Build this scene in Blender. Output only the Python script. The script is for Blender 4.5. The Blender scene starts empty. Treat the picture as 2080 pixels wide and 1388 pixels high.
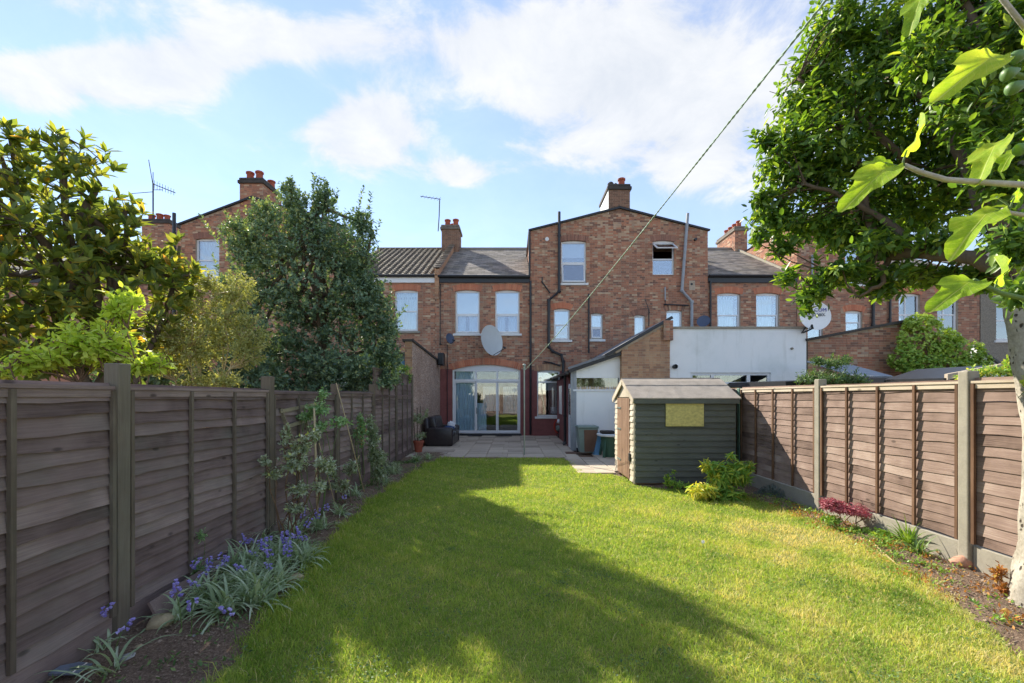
import bpy, bmesh, math, random
import numpy as np
from mathutils import Vector, Matrix

RND = random.Random(11)
NPR = np.random.default_rng(11)
PI = math.pi
sc = bpy.context.scene
COL = sc.collection

# ------------------------------------------------------------------ camera
CAM_Z, FPX = 1.7, 900.0            # eye height (m), focal length in px of a 2080 px wide frame
VPX, VPY = 1042.0, 805.0           # where the level straight-ahead direction falls in that frame
cam_d = bpy.data.cameras.new('camera')
cam = bpy.data.objects.new('camera', cam_d)
COL.objects.link(cam)
cam.location = (0, 0, CAM_Z)
cam.rotation_euler = (PI / 2, 0, 0)
cam_d.sensor_width = 36.0
cam_d.lens = 36.0 * FPX / 2080.0
cam_d.shift_x = (1040 - VPX) / 2080.0
cam_d.shift_y = (VPY - 694) / 2080.0
cam_d.clip_start = 0.05
cam_d.clip_end = 3000
sc.camera = cam

# ------------------------------------------------------------------ sky, sun, exposure
SX, SY, SZ = -0.72, 1.0, 0.86      # towards the sun: behind the houses, to the left
SUN_EL = math.atan2(SZ, math.hypot(SX, SY))
SUN_AZ = math.atan2(SX, SY)
world = bpy.data.worlds.new('World')
sc.world = world
world.use_nodes = True
nt = world.node_tree
nt.nodes.clear()


def wn(t, **kw):
    n = nt.nodes.new(t)
    for k, v in kw.items():
        setattr(n, k, v)
    return n


def wmath(op, a, b=None, clamp=False):
    n = wn('ShaderNodeMath', operation=op)
    n.use_clamp = clamp
    for i, v in enumerate((a, b)):
        if v is None:
            continue
        if isinstance(v, (int, float)):
            n.inputs[i].default_value = v
        else:
            nt.links.new(v, n.inputs[i])
    return n.outputs[0]


sky = wn('ShaderNodeTexSky', sky_type='NISHITA')
sky.sun_disc = False
sky.sun_elevation = SUN_EL
sky.sun_rotation = SUN_AZ
sky.altitude = 50
sky.air_density = 1.0
sky.dust_density = 0.0
sky.ozone_density = 2.6
tc = wn('ShaderNodeTexCoord')
sep = wn('ShaderNodeSeparateXYZ')
nt.links.new(tc.outputs['Generated'], sep.inputs[0])
dx, dy, dz = sep.outputs
den = wmath('ADD', wmath('MAXIMUM', dz, 0.0), 0.22)
comb = wn('ShaderNodeCombineXYZ')
nt.links.new(wmath('DIVIDE', dx, den), comb.inputs[0])
nt.links.new(wmath('DIVIDE', dy, den), comb.inputs[1])
comb.inputs[2].default_value = 3.7


def wnoise(scale, detail, rough, dist=0.0):
    n = wn('ShaderNodeTexNoise')
    n.inputs['Scale'].default_value = scale
    n.inputs['Detail'].default_value = detail
    n.inputs['Roughness'].default_value = rough
    n.inputs['Distortion'].default_value = dist
    nt.links.new(comb.outputs[0], n.inputs['Vector'])
    return n.outputs[0]


n_big = wnoise(1.35, 3.0, 0.5)
n_fine = wnoise(4.6, 10.0, 0.62, 0.35)
dens = wmath('ADD', wmath('MULTIPLY', n_big, 0.5), wmath('MULTIPLY', n_fine, 0.8))
# the cloud banks the photograph shows, as directions (x/y, z/y) of the sky with their half sizes
BANKS = [(190, 155, 330, 85, .34), (735, 270, 130, 80, .34), (1400, 230, 330, 240, .30), (640, 75, 330, 60, .26),
         (935, 352, 80, 36, .26), (520, 300, 60, 40, .2), (1100, 110, 260, 110, .2), (120, 10, 130, 40, .16),
         (330, 320, 280, 70, -.36), (560, 190, 90, 60, -.2), (960, 270, 80, 60, -.25), (60, 60, 300, 40, -.15), (1050, 440, 600, 60, -.3), (500, 215, 60, 60, -.12)]
front = wmath('MAXIMUM', dy, 0.02)
ra, rb = wmath('DIVIDE', dx, front), wmath('DIVIDE', dz, front)
for (px, py, sx_, sy_, w_) in BANKS:
    a0, b0 = (px - VPX) / FPX, (VPY - py) / FPX
    ua = wmath('DIVIDE', wmath('SUBTRACT', ra, a0), sx_ / FPX)
    ub = wmath('DIVIDE', wmath('SUBTRACT', rb, b0), sy_ / FPX)
    q = wmath('ADD', wmath('MULTIPLY', ua, ua), wmath('MULTIPLY', ub, ub))
    g = wmath('POWER', 2.718, wmath('MULTIPLY', q, -1.0))
    dens = wmath('ADD', dens, wmath('MULTIPLY', g, w_))
ramp = wn('ShaderNodeValToRGB')
ramp.color_ramp.interpolation = 'EASE'
ramp.color_ramp.elements[0].position = 0.712
ramp.color_ramp.elements[0].color = (.28, .28, .28, 1)
ramp.color_ramp.elements[1].position = 0.915
ramp.color_ramp.elements[1].color = (1, 1, 1, 1)
nt.links.new(dens, ramp.inputs[0])
cl_shade = wn('ShaderNodeMixRGB', blend_type='MIX')
cl_shade.inputs[1].default_value = (2.6, 2.72, 2.9, 1)
cl_shade.inputs[2].default_value = (3.3, 3.31, 3.31, 1)
nt.links.new(wmath('MULTIPLY', wmath('SUBTRACT', n_fine, 0.35), 3.0, True), cl_shade.inputs[0])
mixc = wn('ShaderNodeMixRGB', blend_type='MIX')
nt.links.new(wmath('MULTIPLY', ramp.outputs[0], 0.93), mixc.inputs[0])
air = wn('ShaderNodeMixRGB', blend_type='MULTIPLY')
air.inputs[0].default_value = 1.0
air.inputs[2].default_value = (.84, .81, .83, 1)
nt.links.new(sky.outputs[0], air.inputs[1])
nt.links.new(air.outputs[0], mixc.inputs[1])
nt.links.new(cl_shade.outputs[0], mixc.inputs[2])
bg = wn('ShaderNodeBackground')
bg.inputs[1].default_value = 0.084
wo = wn('ShaderNodeOutputWorld')
nt.links.new(mixc.outputs[0], bg.inputs[0])
nt.links.new(bg.outputs[0], wo.inputs[0])

sun_d = bpy.data.lights.new('sun', 'SUN')
sun_d.energy = 2.5
sun_d.angle = math.radians(0.55)
sun_d.color = (1.0, 0.93, 0.80)
sun = bpy.data.objects.new('sun', sun_d)
COL.objects.link(sun)
sun.location = (-20, 30, 30)
sun.rotation_euler = Vector((SX, SY, SZ)).to_track_quat('Z', 'Y').to_euler()

sc.view_settings.view_transform = 'Standard'
sc.view_settings.look = 'None'
sc.view_settings.exposure = 1.92
sc.view_settings.gamma = 1.0
sc.view_settings.use_curve_mapping = False
sc.cycles.max_bounces = 6
sc.cycles.diffuse_bounces = 4
sc.cycles.glossy_bounces = 2
sc.cycles.transmission_bounces = 4
sc.cycles.transparent_max_bounces = 8
sc.cycles.sample_clamp_indirect = 6.0
sc.cycles.use_denoising = True
sc.cycles.use_adaptive_sampling = True
sc.cycles.adaptive_threshold = 0.015


# ------------------------------------------------------------------ helpers
def P(px, py, Y):
    """the point at distance Y that stands where the photograph shows (px, py)"""
    return Vector(((px - VPX) / FPX * Y, Y, CAM_Z + (VPY - py) / FPX * Y))


def GX(px, Y):
    return (px - VPX) / FPX * Y


def GZ(py, Y):
    return CAM_Z + (VPY - py) / FPX * Y


def lin(r, g, b):
    return tuple(((c / 255.0) / 12.92 if c / 255.0 <= 0.04045 else ((c / 255.0 + 0.055) / 1.055) ** 2.4) for c in (r, g, b))


class MB:
    """collects shapes for ONE mesh"""

    def __init__(s):
        s.v, s.f, s.t = [], [], []

    def add(s, vs, fs, tint=0.5):
        b = len(s.v)
        s.v.extend(tuple(v) for v in vs)
        s.t.extend([tint] * len(vs))
        s.f.extend(tuple(i + b for i in f) for f in fs)
        return s

    def box(s, x0, x1, y0, y1, z0, z1, tint=0.5):
        return s.add([(x0, y0, z0), (x1, y0, z0), (x1, y1, z0), (x0, y1, z0), (x0, y0, z1), (x1, y0, z1), (x1, y1, z1), (x0, y1, z1)],
                     [(0, 3, 2, 1), (4, 5, 6, 7), (0, 1, 5, 4), (1, 2, 6, 5), (2, 3, 7, 6), (3, 0, 4, 7)], tint)

    def obox(s, c, ax, ay, az, tint=0.5):
        """box with centre c and half axes"""
        c, ax, ay, az = Vector(c), Vector(ax), Vector(ay), Vector(az)
        vs = [c + i * ax + j * ay + k * az for (i, j, k) in
              ((-1, -1, -1), (1, -1, -1), (1, 1, -1), (-1, 1, -1), (-1, -1, 1), (1, -1, 1), (1, 1, 1), (-1, 1, 1))]
        return s.add(vs, [(0, 3, 2, 1), (4, 5, 6, 7), (0, 1, 5, 4), (1, 2, 6, 5), (2, 3, 7, 6), (3, 0, 4, 7)], tint)

    def bar(s, a, b, w, h, up=(0, 0, 1), tint=0.5):
        a, b = Vector(a), Vector(b)
        d = (b - a)
        u = Vector(up)
        sd = d.cross(u)
        if sd.length < 1e-6:
            sd = d.cross(Vector((0, 1, 0)))
        sd.normalize()
        uu = sd.cross(d).normalized()
        return s.obox((a + b) / 2, d / 2, sd * w / 2, uu * h / 2, tint)

    def tube(s, pts, r, n=7, tint=0.5, cap=True):
        pts = [Vector(p) for p in pts]
        rs = r if isinstance(r, (list, tuple)) else [r] * len(pts)
        base = len(s.v)
        ref = None
        for i, p in enumerate(pts):
            d = (pts[min(i + 1, len(pts) - 1)] - pts[max(i - 1, 0)])
            if d.length < 1e-9:
                d = Vector((0, 0, 1))
            d.normalize()
            if ref is None:
                ref = d.orthogonal().normalized()
            ref = (ref - d * ref.dot(d))
            ref = ref.normalized() if ref.length > 1e-6 else d.orthogonal().normalized()
            bi = d.cross(ref)
            for k in range(n):
                a = 2 * PI * k / n
                s.v.append(tuple(p + (ref * math.cos(a) + bi * math.sin(a)) * rs[i]))
                s.t.append(tint)
        for i in range(len(pts) - 1):
            for k in range(n):
                a, b = base + i * n + k, base + i * n + (k + 1) % n
                s.f.append((a, b, b + n, a + n))
        if cap:
            s.f.append(tuple(base + k for k in reversed(range(n))))
            s.f.append(tuple(base + (len(pts) - 1) * n + k for k in range(n)))
        return s

    def lathe(s, c, prof, n=16, tint=0.5, ax=None):
        """prof: (radius, height) list turned round the axis ax through c"""
        c = Vector(c)
        q = Vector(ax).to_track_quat('Z', 'Y') if ax is not None else None
        base = len(s.v)
        for (r, h) in prof:
            for k in range(n):
                a = 2 * PI * k / n
                p = Vector((r * math.cos(a), r * math.sin(a), h))
                s.v.append(tuple(c + (q @ p if q else p)))
                s.t.append(tint)
        for i in range(len(prof) - 1):
            for k in range(n):
                a, b = base + i * n + k, base + i * n + (k + 1) % n
                s.f.append((a, b, b + n, a + n))
        s.f.append(tuple(base + k for k in reversed(range(n))))
        s.f.append(tuple(base + (len(prof) - 1) * n + k for k in range(n)))
        return s

    def prism(s, poly, d, tint=0.5):
        """polygon (list of 3-D points) pushed along d"""
        n = len(poly)
        d = Vector(d)
        vs = [Vector(p) for p in poly] + [Vector(p) + d for p in poly]
        return s.add(vs, [tuple(range(n)), tuple(reversed(range(n, 2 * n)))] + [(i, i + n, (i + 1) % n + n, (i + 1) % n) for i in range(n)], tint)

    def build(s, name, mat, parent=None, smooth=False, fix=True):
        me = bpy.data.meshes.new(name)
        me.from_pydata(s.v, [], s.f)
        at = me.attributes.new('tint', 'FLOAT', 'POINT')
        at.data.foreach_set('value', s.t)
        if fix:
            bm = bmesh.new()
            bm.from_mesh(me)
            bmesh.ops.recalc_face_normals(bm, faces=bm.faces)
            bm.to_mesh(me)
            bm.free()
        if smooth:
            me.polygons.foreach_set('use_smooth', [True] * len(me.polygons))
        me.materials.append(MATS[mat] if isinstance(mat, str) else mat)
        return link(name, me, parent)


def link(name, me, parent=None):
    o = bpy.data.objects.new(name, me)
    COL.objects.link(o)
    if parent is not None:
        o.parent = parent
        if not parent.get('is_local'):
            o.matrix_parent_inverse = Matrix.Translation(-parent.location)
    return o


def np_mesh(name, V, F, mat, parent=None, tint=None, smooth=False):
    """V (n,3) float, F (m,k) int with a constant k"""
    me = bpy.data.meshes.new(name)
    V = np.ascontiguousarray(V, dtype=np.float32)
    F = np.ascontiguousarray(F, dtype=np.int32)
    m, k = F.shape
    me.vertices.add(len(V))
    me.vertices.foreach_set('co', V.ravel())
    me.loops.add(m * k)
    me.loops.foreach_set('vertex_index', F.ravel())
    me.polygons.add(m)
    me.polygons.foreach_set('loop_start', np.arange(0, m * k, k, dtype=np.int32))
    me.polygons.foreach_set('loop_total', np.full(m, k, dtype=np.int32))
    if tint is not None:
        at = me.attributes.new('tint', 'FLOAT', 'POINT')
        at.data.foreach_set('value', np.ascontiguousarray(tint, dtype=np.float32))
    me.update(calc_edges=True)
    if smooth:
        me.polygons.foreach_set('use_smooth', np.ones(m, dtype=bool))
    me.materials.append(MATS[mat])
    return link(name, me, parent)


def tag(o, label, cat, group=None, kind=None):
    o['label'] = label
    if cat:
        o['category'] = cat
    if group:
        o['group'] = group
    if kind:
        o['kind'] = kind
    return o


def thing(name, label, cat, loc=(0, 0, 0), group=None):
    o = bpy.data.objects.new(name, None)
    COL.objects.link(o)
    o.location = loc
    o.empty_display_size = 0.2
    return tag(o, label, cat, group)


def copy_tree(o, parent=None):
    c = o.copy()
    COL.objects.link(c)
    c.parent = parent
    for ch in [x for x in o.children]:
        copy_tree(ch, c)
    return c


def rbox(x0, x1, y0, y1, z0, z1, bev, seg=3):
    """rounded box as (verts, faces)"""
    bm = bmesh.new()
    bmesh.ops.create_cube(bm, size=1.0)
    for v in bm.verts:
        v.co = Vector((x0 + (v.co.x + .5) * (x1 - x0), y0 + (v.co.y + .5) * (y1 - y0), z0 + (v.co.z + .5) * (z1 - z0)))
    bmesh.ops.bevel(bm, geom=bm.edges[:] + bm.verts[:], offset=bev, segments=seg, affect='EDGES', profile=0.5)
    bm.verts.index_update()
    vs = [v.co.copy() for v in bm.verts]
    fs = [[v.index for v in f.verts] for f in bm.faces]
    bm.free()
    return vs, fs


# ------------------------------------------------------------------ materials
MATS = {}


class NT:
    def __init__(s, name):
        m = bpy.data.materials.new(name)
        m.use_nodes = True
        s.m, s.t = m, m.node_tree
        s.t.nodes.clear()
        s.out = s.n('ShaderNodeOutputMaterial')
        MATS[name] = m

    def n(s, typ, **kw):
        nd = s.t.nodes.new(typ)
        for k, v in kw.items():
            setattr(nd, k, v)
        return nd

    def l(s, a, b):
        s.t.links.new(a, b)

    def coords(s, scale=(1, 1, 1), obj=True):
        c = s.n('ShaderNodeTexCoord')
        mp = s.n('ShaderNodeMapping')
        mp.inputs['Scale'].default_value = scale
        s.l(c.outputs['Object'], mp.inputs[0])
        return mp.outputs[0]

    def noise(s, vec, scale, detail=4, rough=.55, dist=0):
        nd = s.n('ShaderNodeTexNoise')
        nd.inputs['Scale'].default_value = scale
        nd.inputs['Detail'].default_value = detail
        nd.inputs['Roughness'].default_value = rough
        nd.inputs['Distortion'].default_value = dist
        s.l(vec, nd.inputs['Vector'])
        return nd.outputs[0]

    def ramp(s, fac, stops, interp='LINEAR'):
        nd = s.n('ShaderNodeValToRGB')
        cr = nd.color_ramp
        cr.interpolation = interp
        while len(cr.elements) < len(stops):
            cr.elements.new(0.5)
        for e, (p, c) in zip(cr.elements, stops):
            e.position = p
            e.color = (c[0], c[1], c[2], 1)
        s.l(fac, nd.inputs[0])
        return nd.outputs[0]

    def mix(s, fac, a, b, mode='MIX'):
        nd = s.n('ShaderNodeMixRGB', blend_type=mode)
        for i, v in enumerate((fac, a, b)):
            if isinstance(v, (int, float)):
                nd.inputs[i].default_value = v
            elif isinstance(v, tuple):
                nd.inputs[i].default_value = (v[0], v[1], v[2], 1)
            else:
                s.l(v, nd.inputs[i])
        return nd.outputs[0]

    def math(s, op, a, b=0.0, clamp=False):
        nd = s.n('ShaderNodeMath', operation=op)
        nd.use_clamp = clamp
        for i, v in enumerate((a, b)):
            if isinstance(v, (int, float)):
                nd.inputs[i].default_value = v
            else:
                s.l(v, nd.inputs[i])
        return nd.outputs[0]

    def attr(s, name='tint'):
        nd = s.n('ShaderNodeAttribute')
        nd.attribute_name = name
        return nd.outputs['Fac']

    def bsdf(s, col, rough=.7, bump=None, bstr=.3, bdist=.01, spec=.5, metal=0.0, coat=0.0):
        b = s.n('ShaderNodeBsdfPrincipled')
        if isinstance(col, tuple):
            b.inputs['Base Color'].default_value = (col[0], col[1], col[2], 1)
        else:
            s.l(col, b.inputs['Base Color'])
        if isinstance(rough, (int, float)):
            b.inputs['Roughness'].default_value = rough
        else:
            s.l(rough, b.inputs['Roughness'])
        b.inputs['Specular IOR Level'].default_value = spec
        b.inputs['Metallic'].default_value = metal
        b.inputs['Coat Weight'].default_value = coat
        if bump is not None:
            bp = s.n('ShaderNodeBump')
            bp.inputs['Strength'].default_value = bstr
            bp.inputs['Distance'].default_value = bdist
            s.l(bump, bp.inputs['Height'])
            s.l(bp.outputs[0], b.inputs['Normal'])
        return b.outputs[0]

    def done(s, sh):
        s.l(sh, s.out.inputs['Surface'])
        return s.m


def simple(name, c, rough=.6, var=.18, scale=6, bump=.15, bdist=.004, spec=.5, metal=0.0, streak=None):
    t = NT(name)
    vec = t.coords(streak or (1, 1, 1))
    a = t.noise(vec, scale, 5)
    b = t.noise(vec, scale * 7, 4)
    f = t.math('ADD', t.math('MULTIPLY', a, .65), t.math('MULTIPLY', b, .35))
    lo = tuple(x * (1 - var * 1.6) for x in c)
    hi = tuple(min(1, x * (1 + var * 1.4)) for x in c)
    col = t.ramp(f, [(.3, lo), (.5, c), (.7, hi)])
    t.done(t.bsdf(col, rough, b, bump, bdist, spec, metal))


def leafmat(name, stops, rough=.45, trans=.35, tcol=(1.25, 1.2, .55), spec=.4, coat=0.0):
    """stops: ramp over the per-leaf tint"""
    t = NT(name)
    tint = t.attr()
    vec = t.coords()
    nz = t.noise(vec, 9, 3)
    f = t.math('ADD', tint, t.math('MULTIPLY', t.math('SUBTRACT', nz, .5), .35))
    col = t.ramp(f, stops)
    p = t.bsdf(col, rough, None, spec=spec, coat=coat)
    tr = t.n('ShaderNodeBsdfTranslucent')
    t.l(t.mix(1.0, col, tcol, 'MULTIPLY'), tr.inputs[0])
    mx = t.n('ShaderNodeMixShader')
    mx.inputs[0].default_value = trans
    t.l(p, mx.inputs[1])
    t.l(tr.outputs[0], mx.inputs[2])
    t.done(mx.outputs[0])


# brick: one colour for each brick from its tint, dirt and soot on top
def brickmat(name, stops, dirt=.35):
    t = NT(name)
    vec = t.coords()
    base = t.ramp(t.attr(), stops)
    f = t.noise(vec, 55, 4, .6)
    g = t.noise(vec, .8, 5, .6)
    col = t.mix(t.math('MULTIPLY', t.math('SUBTRACT', g, .42), dirt * 4, True), base, lin(128, 108, 96))
    st = t.noise(t.coords((2.6, 2.6, .22)), 1.0, 6, .6)
    col = t.mix(t.math('MULTIPLY', t.math('SUBTRACT', st, .54), 2.6, True), col, lin(112, 96, 88))
    oi = t.n('ShaderNodeObjectInfo')
    col = t.mix(t.math('MULTIPLY', oi.outputs['Random'], .22), col, lin(150, 116, 98))
    col = t.mix(t.math('MULTIPLY', f, .45), col, t.mix(.5, col, lin(180, 140, 115)))
    t.done(t.bsdf(col, .9, f, .5, .006, .25))


brickmat('brick', [(0, lin(112, 86, 78)), (.12, lin(142, 102, 86)), (.35, lin(172, 118, 94)), (.65, lin(190, 132, 104)), (.85, lin(172, 140, 114)),
                   (.95, lin(208, 182, 152)), (1, lin(160, 140, 126))])
brickmat('brick_stock', [(0, lin(146, 116, 96)), (.3, lin(176, 134, 104)), (.55, lin(192, 150, 116)), (.8, lin(200, 166, 130)), (1, lin(166, 142, 118))], .3)
brickmat('brick_red', [(0, lin(190, 112, 84)), (.5, lin(206, 126, 94)), (1, lin(212, 142, 108))], .1)
brickmat('brick_dark', [(0, lin(124, 90, 80)), (.5, lin(146, 104, 90)), (1, lin(162, 120, 102))], .2)
brickmat('brick_soot', [(0, lin(92, 76, 68)), (.4, lin(126, 98, 82)), (.7, lin(144, 112, 92)), (1, lin(118, 98, 84))], .3)
simple('mortar', lin(176, 160, 142), .95, .2, 3, .3)
simple('maroon', lin(132, 78, 74), .75, .16, 2.5, .3, .01)
simple('white_frame', lin(226, 228, 230), .35, .03, 4, .02)
simple('white_sill', lin(222, 222, 220), .6, .06, 5, .1)
simple('stone_sill', lin(140, 134, 122), .8, .15, 6, .2)
simple('black_paint', lin(34, 36, 40), .4, .2, 8, .08)
simple('grey_pipe', lin(150, 156, 162), .45, .1, 6, .05)
simple('lead', lin(120, 124, 130), .6, .15, 5, .15)
simple('terracotta', lin(158, 84, 62), .85, .2, 8, .2)
simple('concrete_cap', lin(116, 108, 98), .9, .25, 5, .4, .01)
simple('concrete', lin(152, 145, 130), .9, .12, 7, .3, .004)
simple('green_paint', lin(96, 128, 112), .7, .15, 6, .1)
simple('galvanised', lin(158, 168, 160), .4, .12, 6, .05, metal=.6)
simple('soot', lin(70, 66, 62), .9, .3, 5, .4)
simple('blind', lin(214, 220, 226), .8, .03, 3, .02)
simple('curtain_blue', lin(216, 232, 242), .9, .06, 3, .05)
simple('curtain_white', lin(242, 240, 230), .9, .05, 3, .05)
simple('curtain_green', lin(186, 204, 192), .9, .08, 3, .05)
simple('dark_room', lin(52, 48, 46), .9, .2, 2, .05)
simple('room_floor', lin(110, 92, 74), .8, .2, 2, .05)
simple('dish_grey', lin(198, 202, 202), .5, .05, 3, .03)
simple('dish_dark', lin(74, 86, 110), .5, .08, 3, .03)
simple('dish_white', lin(240, 240, 236), .5, .04, 3, .03)
simple('print_blue', lin(52, 60, 150), .6, .05, 3, .02)
simple('print_grey', lin(70, 74, 80), .6, .05, 3, .02)
simple('leather', lin(44, 38, 40), .32, .2, 14, .25, .003)
simple('plastic_green', lin(58, 92, 74), .5, .12, 5, .05)
simple('plastic_blue', lin(96, 142, 178), .45, .08, 5, .05)
simple('plastic_greygreen', lin(120, 138, 132), .5, .1, 5, .05)
simple('plastic_brown', lin(112, 82, 66), .6, .15, 5, .1)
simple('plastic_white', lin(224, 226, 226), .45, .05, 5, .03)
simple('red_plastic', lin(190, 62, 44), .5, .1, 5, .03)
simple('cloth_white', lin(220, 222, 226), .9, .05, 5, .1)
simple('cloth_blue', lin(52, 78, 124), .9, .1, 5, .1)
simple('felt', lin(164, 152, 138), .95, .16, 5, .35, .004)
simple('osb', lin(200, 188, 118), .85, .22, 16, .2, .003, streak=(1.0, 1.0, 1.6))
simple('cane', lin(190, 170, 128), .75, .15, 9, .1)
simple('bark_grey', lin(176, 170, 156), .9, .22, 6, .5, .012)
simple('bark_brown', lin(96, 82, 66), .9, .25, 12, .5, .008, streak=(1, 1, .25))
simple('stem_green', lin(96, 120, 62), .7, .15, 12, .1)
simple('stem_rust', lin(122, 96, 72), .75, .15, 12, .1)
simple('rock', lin(168, 152, 120), .9, .2, 9, .5, .01)
simple('rock_grey', lin(150, 148, 146), .9, .2, 9, .4, .01)
simple('rock_pink', lin(188, 142, 118), .9, .15, 9, .4, .01)
simple('slate_piece', lin(108, 116, 130), .7, .15, 9, .2)
simple('pebbledash_grey', lin(150, 142, 128), .95, .35, 26, .9, .03)
simple('rope', lin(150, 176, 158), .8, .2, 30, .3)
simple('fig_skin', lin(96, 128, 70), .5, .15, 9, .1)
simple('petal', lin(112, 100, 190), .6, .12, 9, .05)
simple('wool_grey', lin(120, 128, 122), .9, .2, 9, .2)


def window_glass(name, refl=.16, tintc=(.9, .95, .97)):
    t = NT(name)
    gl = t.n('ShaderNodeBsdfGlossy')
    gl.inputs['Roughness'].default_value = .02
    gl.inputs['Color'].default_value = (.95, .97, 1, 1)
    tr = t.n('ShaderNodeBsdfTransparent')
    tr.inputs[0].default_value = (*tintc, 1)
    fr = t.n('ShaderNodeFresnel')
    fr.inputs[0].default_value = 1.5
    vec = t.coords()
    nz = t.noise(vec, 1.3, 2)
    bp = t.n('ShaderNodeBump')
    bp.inputs['Strength'].default_value = .04
    bp.inputs['Distance'].default_value = .05
    t.l(nz, bp.inputs['Height'])
    t.l(bp.outputs[0], gl.inputs['Normal'])
    mx = t.n('ShaderNodeMixShader')
    t.l(t.math('ADD', fr.outputs[0], refl, True), mx.inputs[0])
    t.l(tr.outputs[0], mx.inputs[1])
    t.l(gl.outputs[0], mx.inputs[2])
    t.done(mx.outputs[0])


window_glass('glass', .22)
window_glass('glass_door', .07)


def pebbledash():
    t = NT('pebbledash')
    vec = t.coords()
    vo = t.n('ShaderNodeTexVoronoi')
    vo.inputs['Scale'].default_value = 34
    t.l(vec, vo.inputs['Vector'])
    sepc = t.n('ShaderNodeSeparateColor')
    t.l(vo.outputs['Color'], sepc.inputs[0])
    col = t.ramp(sepc.outputs[0], [(0, lin(120, 96, 84)), (.4, lin(190, 160, 140)), (.75, lin(214, 192, 172)), (1, lin(150, 140, 136))])
    big = t.noise(vec, 1.2, 4)
    col = t.mix(t.math('MULTIPLY', t.math('SUBTRACT', big, .4), 1.4, True), col, lin(140, 112, 98))
    t.done(t.bsdf(col, .95, t.math('SUBTRACT', 1.0, vo.outputs['Distance']), .8, .02, .2))


pebbledash()


def render_white():
    t = NT('render_white')
    vec = t.coords()
    a = t.noise(vec, .9, 6, .62)
    b = t.noise(vec, 30, 4)
    st = t.noise(t.coords((2.2, 2.2, .3)), 2.2, 5, .6)
    col = t.ramp(a, [(.3, lin(222, 226, 222)), (.5, lin(240, 242, 240)), (.75, lin(246, 246, 243))])
    col = t.mix(t.math('MULTIPLY', t.math('SUBTRACT', st, .57), 1.6, True), col, lin(178, 182, 172))
    t.done(t.bsdf(col, .85, b, .25, .006, .3))


render_white()


def woodmat(name, stops, along='x', rough=.85, green=0.0, vary=.2):
    t = NT(name)
    s = (1.6, 55, 55) if along == 'x' else (55, 55, 1.6)
    oi = t.n('ShaderNodeObjectInfo')
    mp = t.n('ShaderNodeMapping')
    mp.inputs['Scale'].default_value = s
    c = t.n('ShaderNodeTexCoord')
    off = t.n('ShaderNodeVectorMath', operation='ADD')
    cb = t.n('ShaderNodeCombineXYZ')
    for i in range(3):
        t.l(t.math('MULTIPLY', oi.outputs['Random'], 17.0 + 5 * i), cb.inputs[i])
    t.l(c.outputs['Object'], off.inputs[0])
    t.l(cb.outputs[0], off.inputs[1])
    t.l(off.outputs[0], mp.inputs[0])
    grain = t.noise(mp.outputs[0], 2.0, 6, .6, .6)
    mp2 = t.n('ShaderNodeMapping')
    mp2.inputs['Scale'].default_value = (1, 1, 1)
    t.l(off.outputs[0], mp2.inputs[0])
    blot = t.noise(mp2.outputs[0], 2.6, 4)
    f = t.math('ADD', t.math('MULTIPLY', grain, .45), t.math('MULTIPLY', blot, .55))
    f = t.math('ADD', f, t.math('MULTIPLY', t.math('SUBTRACT', oi.outputs['Random'], .5), vary))
    col = t.ramp(f, stops)
    vo = t.n('ShaderNodeTexVoronoi')                       # knots
    vo.inputs['Scale'].default_value = 3.4
    mp3 = t.n('ShaderNodeMapping')
    mp3.inputs['Scale'].default_value = (.9, 1.6, 2.0) if along == 'x' else (1.6, 1.6, .9)
    t.l(off.outputs[0], mp3.inputs[0])
    t.l(mp3.outputs[0], vo.inputs['Vector'])
    kn = t.ramp(vo.outputs['Distance'], [(0, (1, 1, 1)), (.07, (.8, .8, .8)), (.13, (0, 0, 0))])
    dark = tuple(x * .35 for x in stops[0][1])
    col = t.mix(t.math('MULTIPLY', kn, .75), col, dark)
    if green:
        gm = t.noise(mp2.outputs[0], 1.1, 5, .6)
        col = t.mix(t.math('MULTIPLY', t.math('SUBTRACT', gm, .5), green * 4, True), col, lin(118, 132, 116))
    t.done(t.bsdf(col, rough, grain, .35, .004, .3))


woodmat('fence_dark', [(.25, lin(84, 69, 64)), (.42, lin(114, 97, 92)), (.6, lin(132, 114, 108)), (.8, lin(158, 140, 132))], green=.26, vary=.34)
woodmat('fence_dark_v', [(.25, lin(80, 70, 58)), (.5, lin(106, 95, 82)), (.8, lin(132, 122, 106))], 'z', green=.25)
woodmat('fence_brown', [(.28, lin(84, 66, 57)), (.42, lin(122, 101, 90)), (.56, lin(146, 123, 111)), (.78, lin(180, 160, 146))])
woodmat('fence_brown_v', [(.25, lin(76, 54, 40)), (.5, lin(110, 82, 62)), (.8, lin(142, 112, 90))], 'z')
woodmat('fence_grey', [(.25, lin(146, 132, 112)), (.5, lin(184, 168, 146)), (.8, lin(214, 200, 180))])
woodmat('shed_paint', [(.25, lin(80, 83, 77)), (.5, lin(97, 100, 93)), (.8, lin(114, 117, 108))], green=.06)
woodmat('shed_pale', [(.25, lin(160, 148, 128)), (.5, lin(196, 184, 164)), (.8, lin(220, 210, 192))])  # paler timber for the end boards and trim
woodmat('shed_door', [(.25, lin(104, 78, 60)), (.5, lin(138, 108, 86)), (.8, lin(166, 138, 114))], 'z')
woodmat('trellis_wood', [(.25, lin(110, 100, 78)), (.5, lin(146, 136, 110)), (.8, lin(174, 164, 138))])


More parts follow.
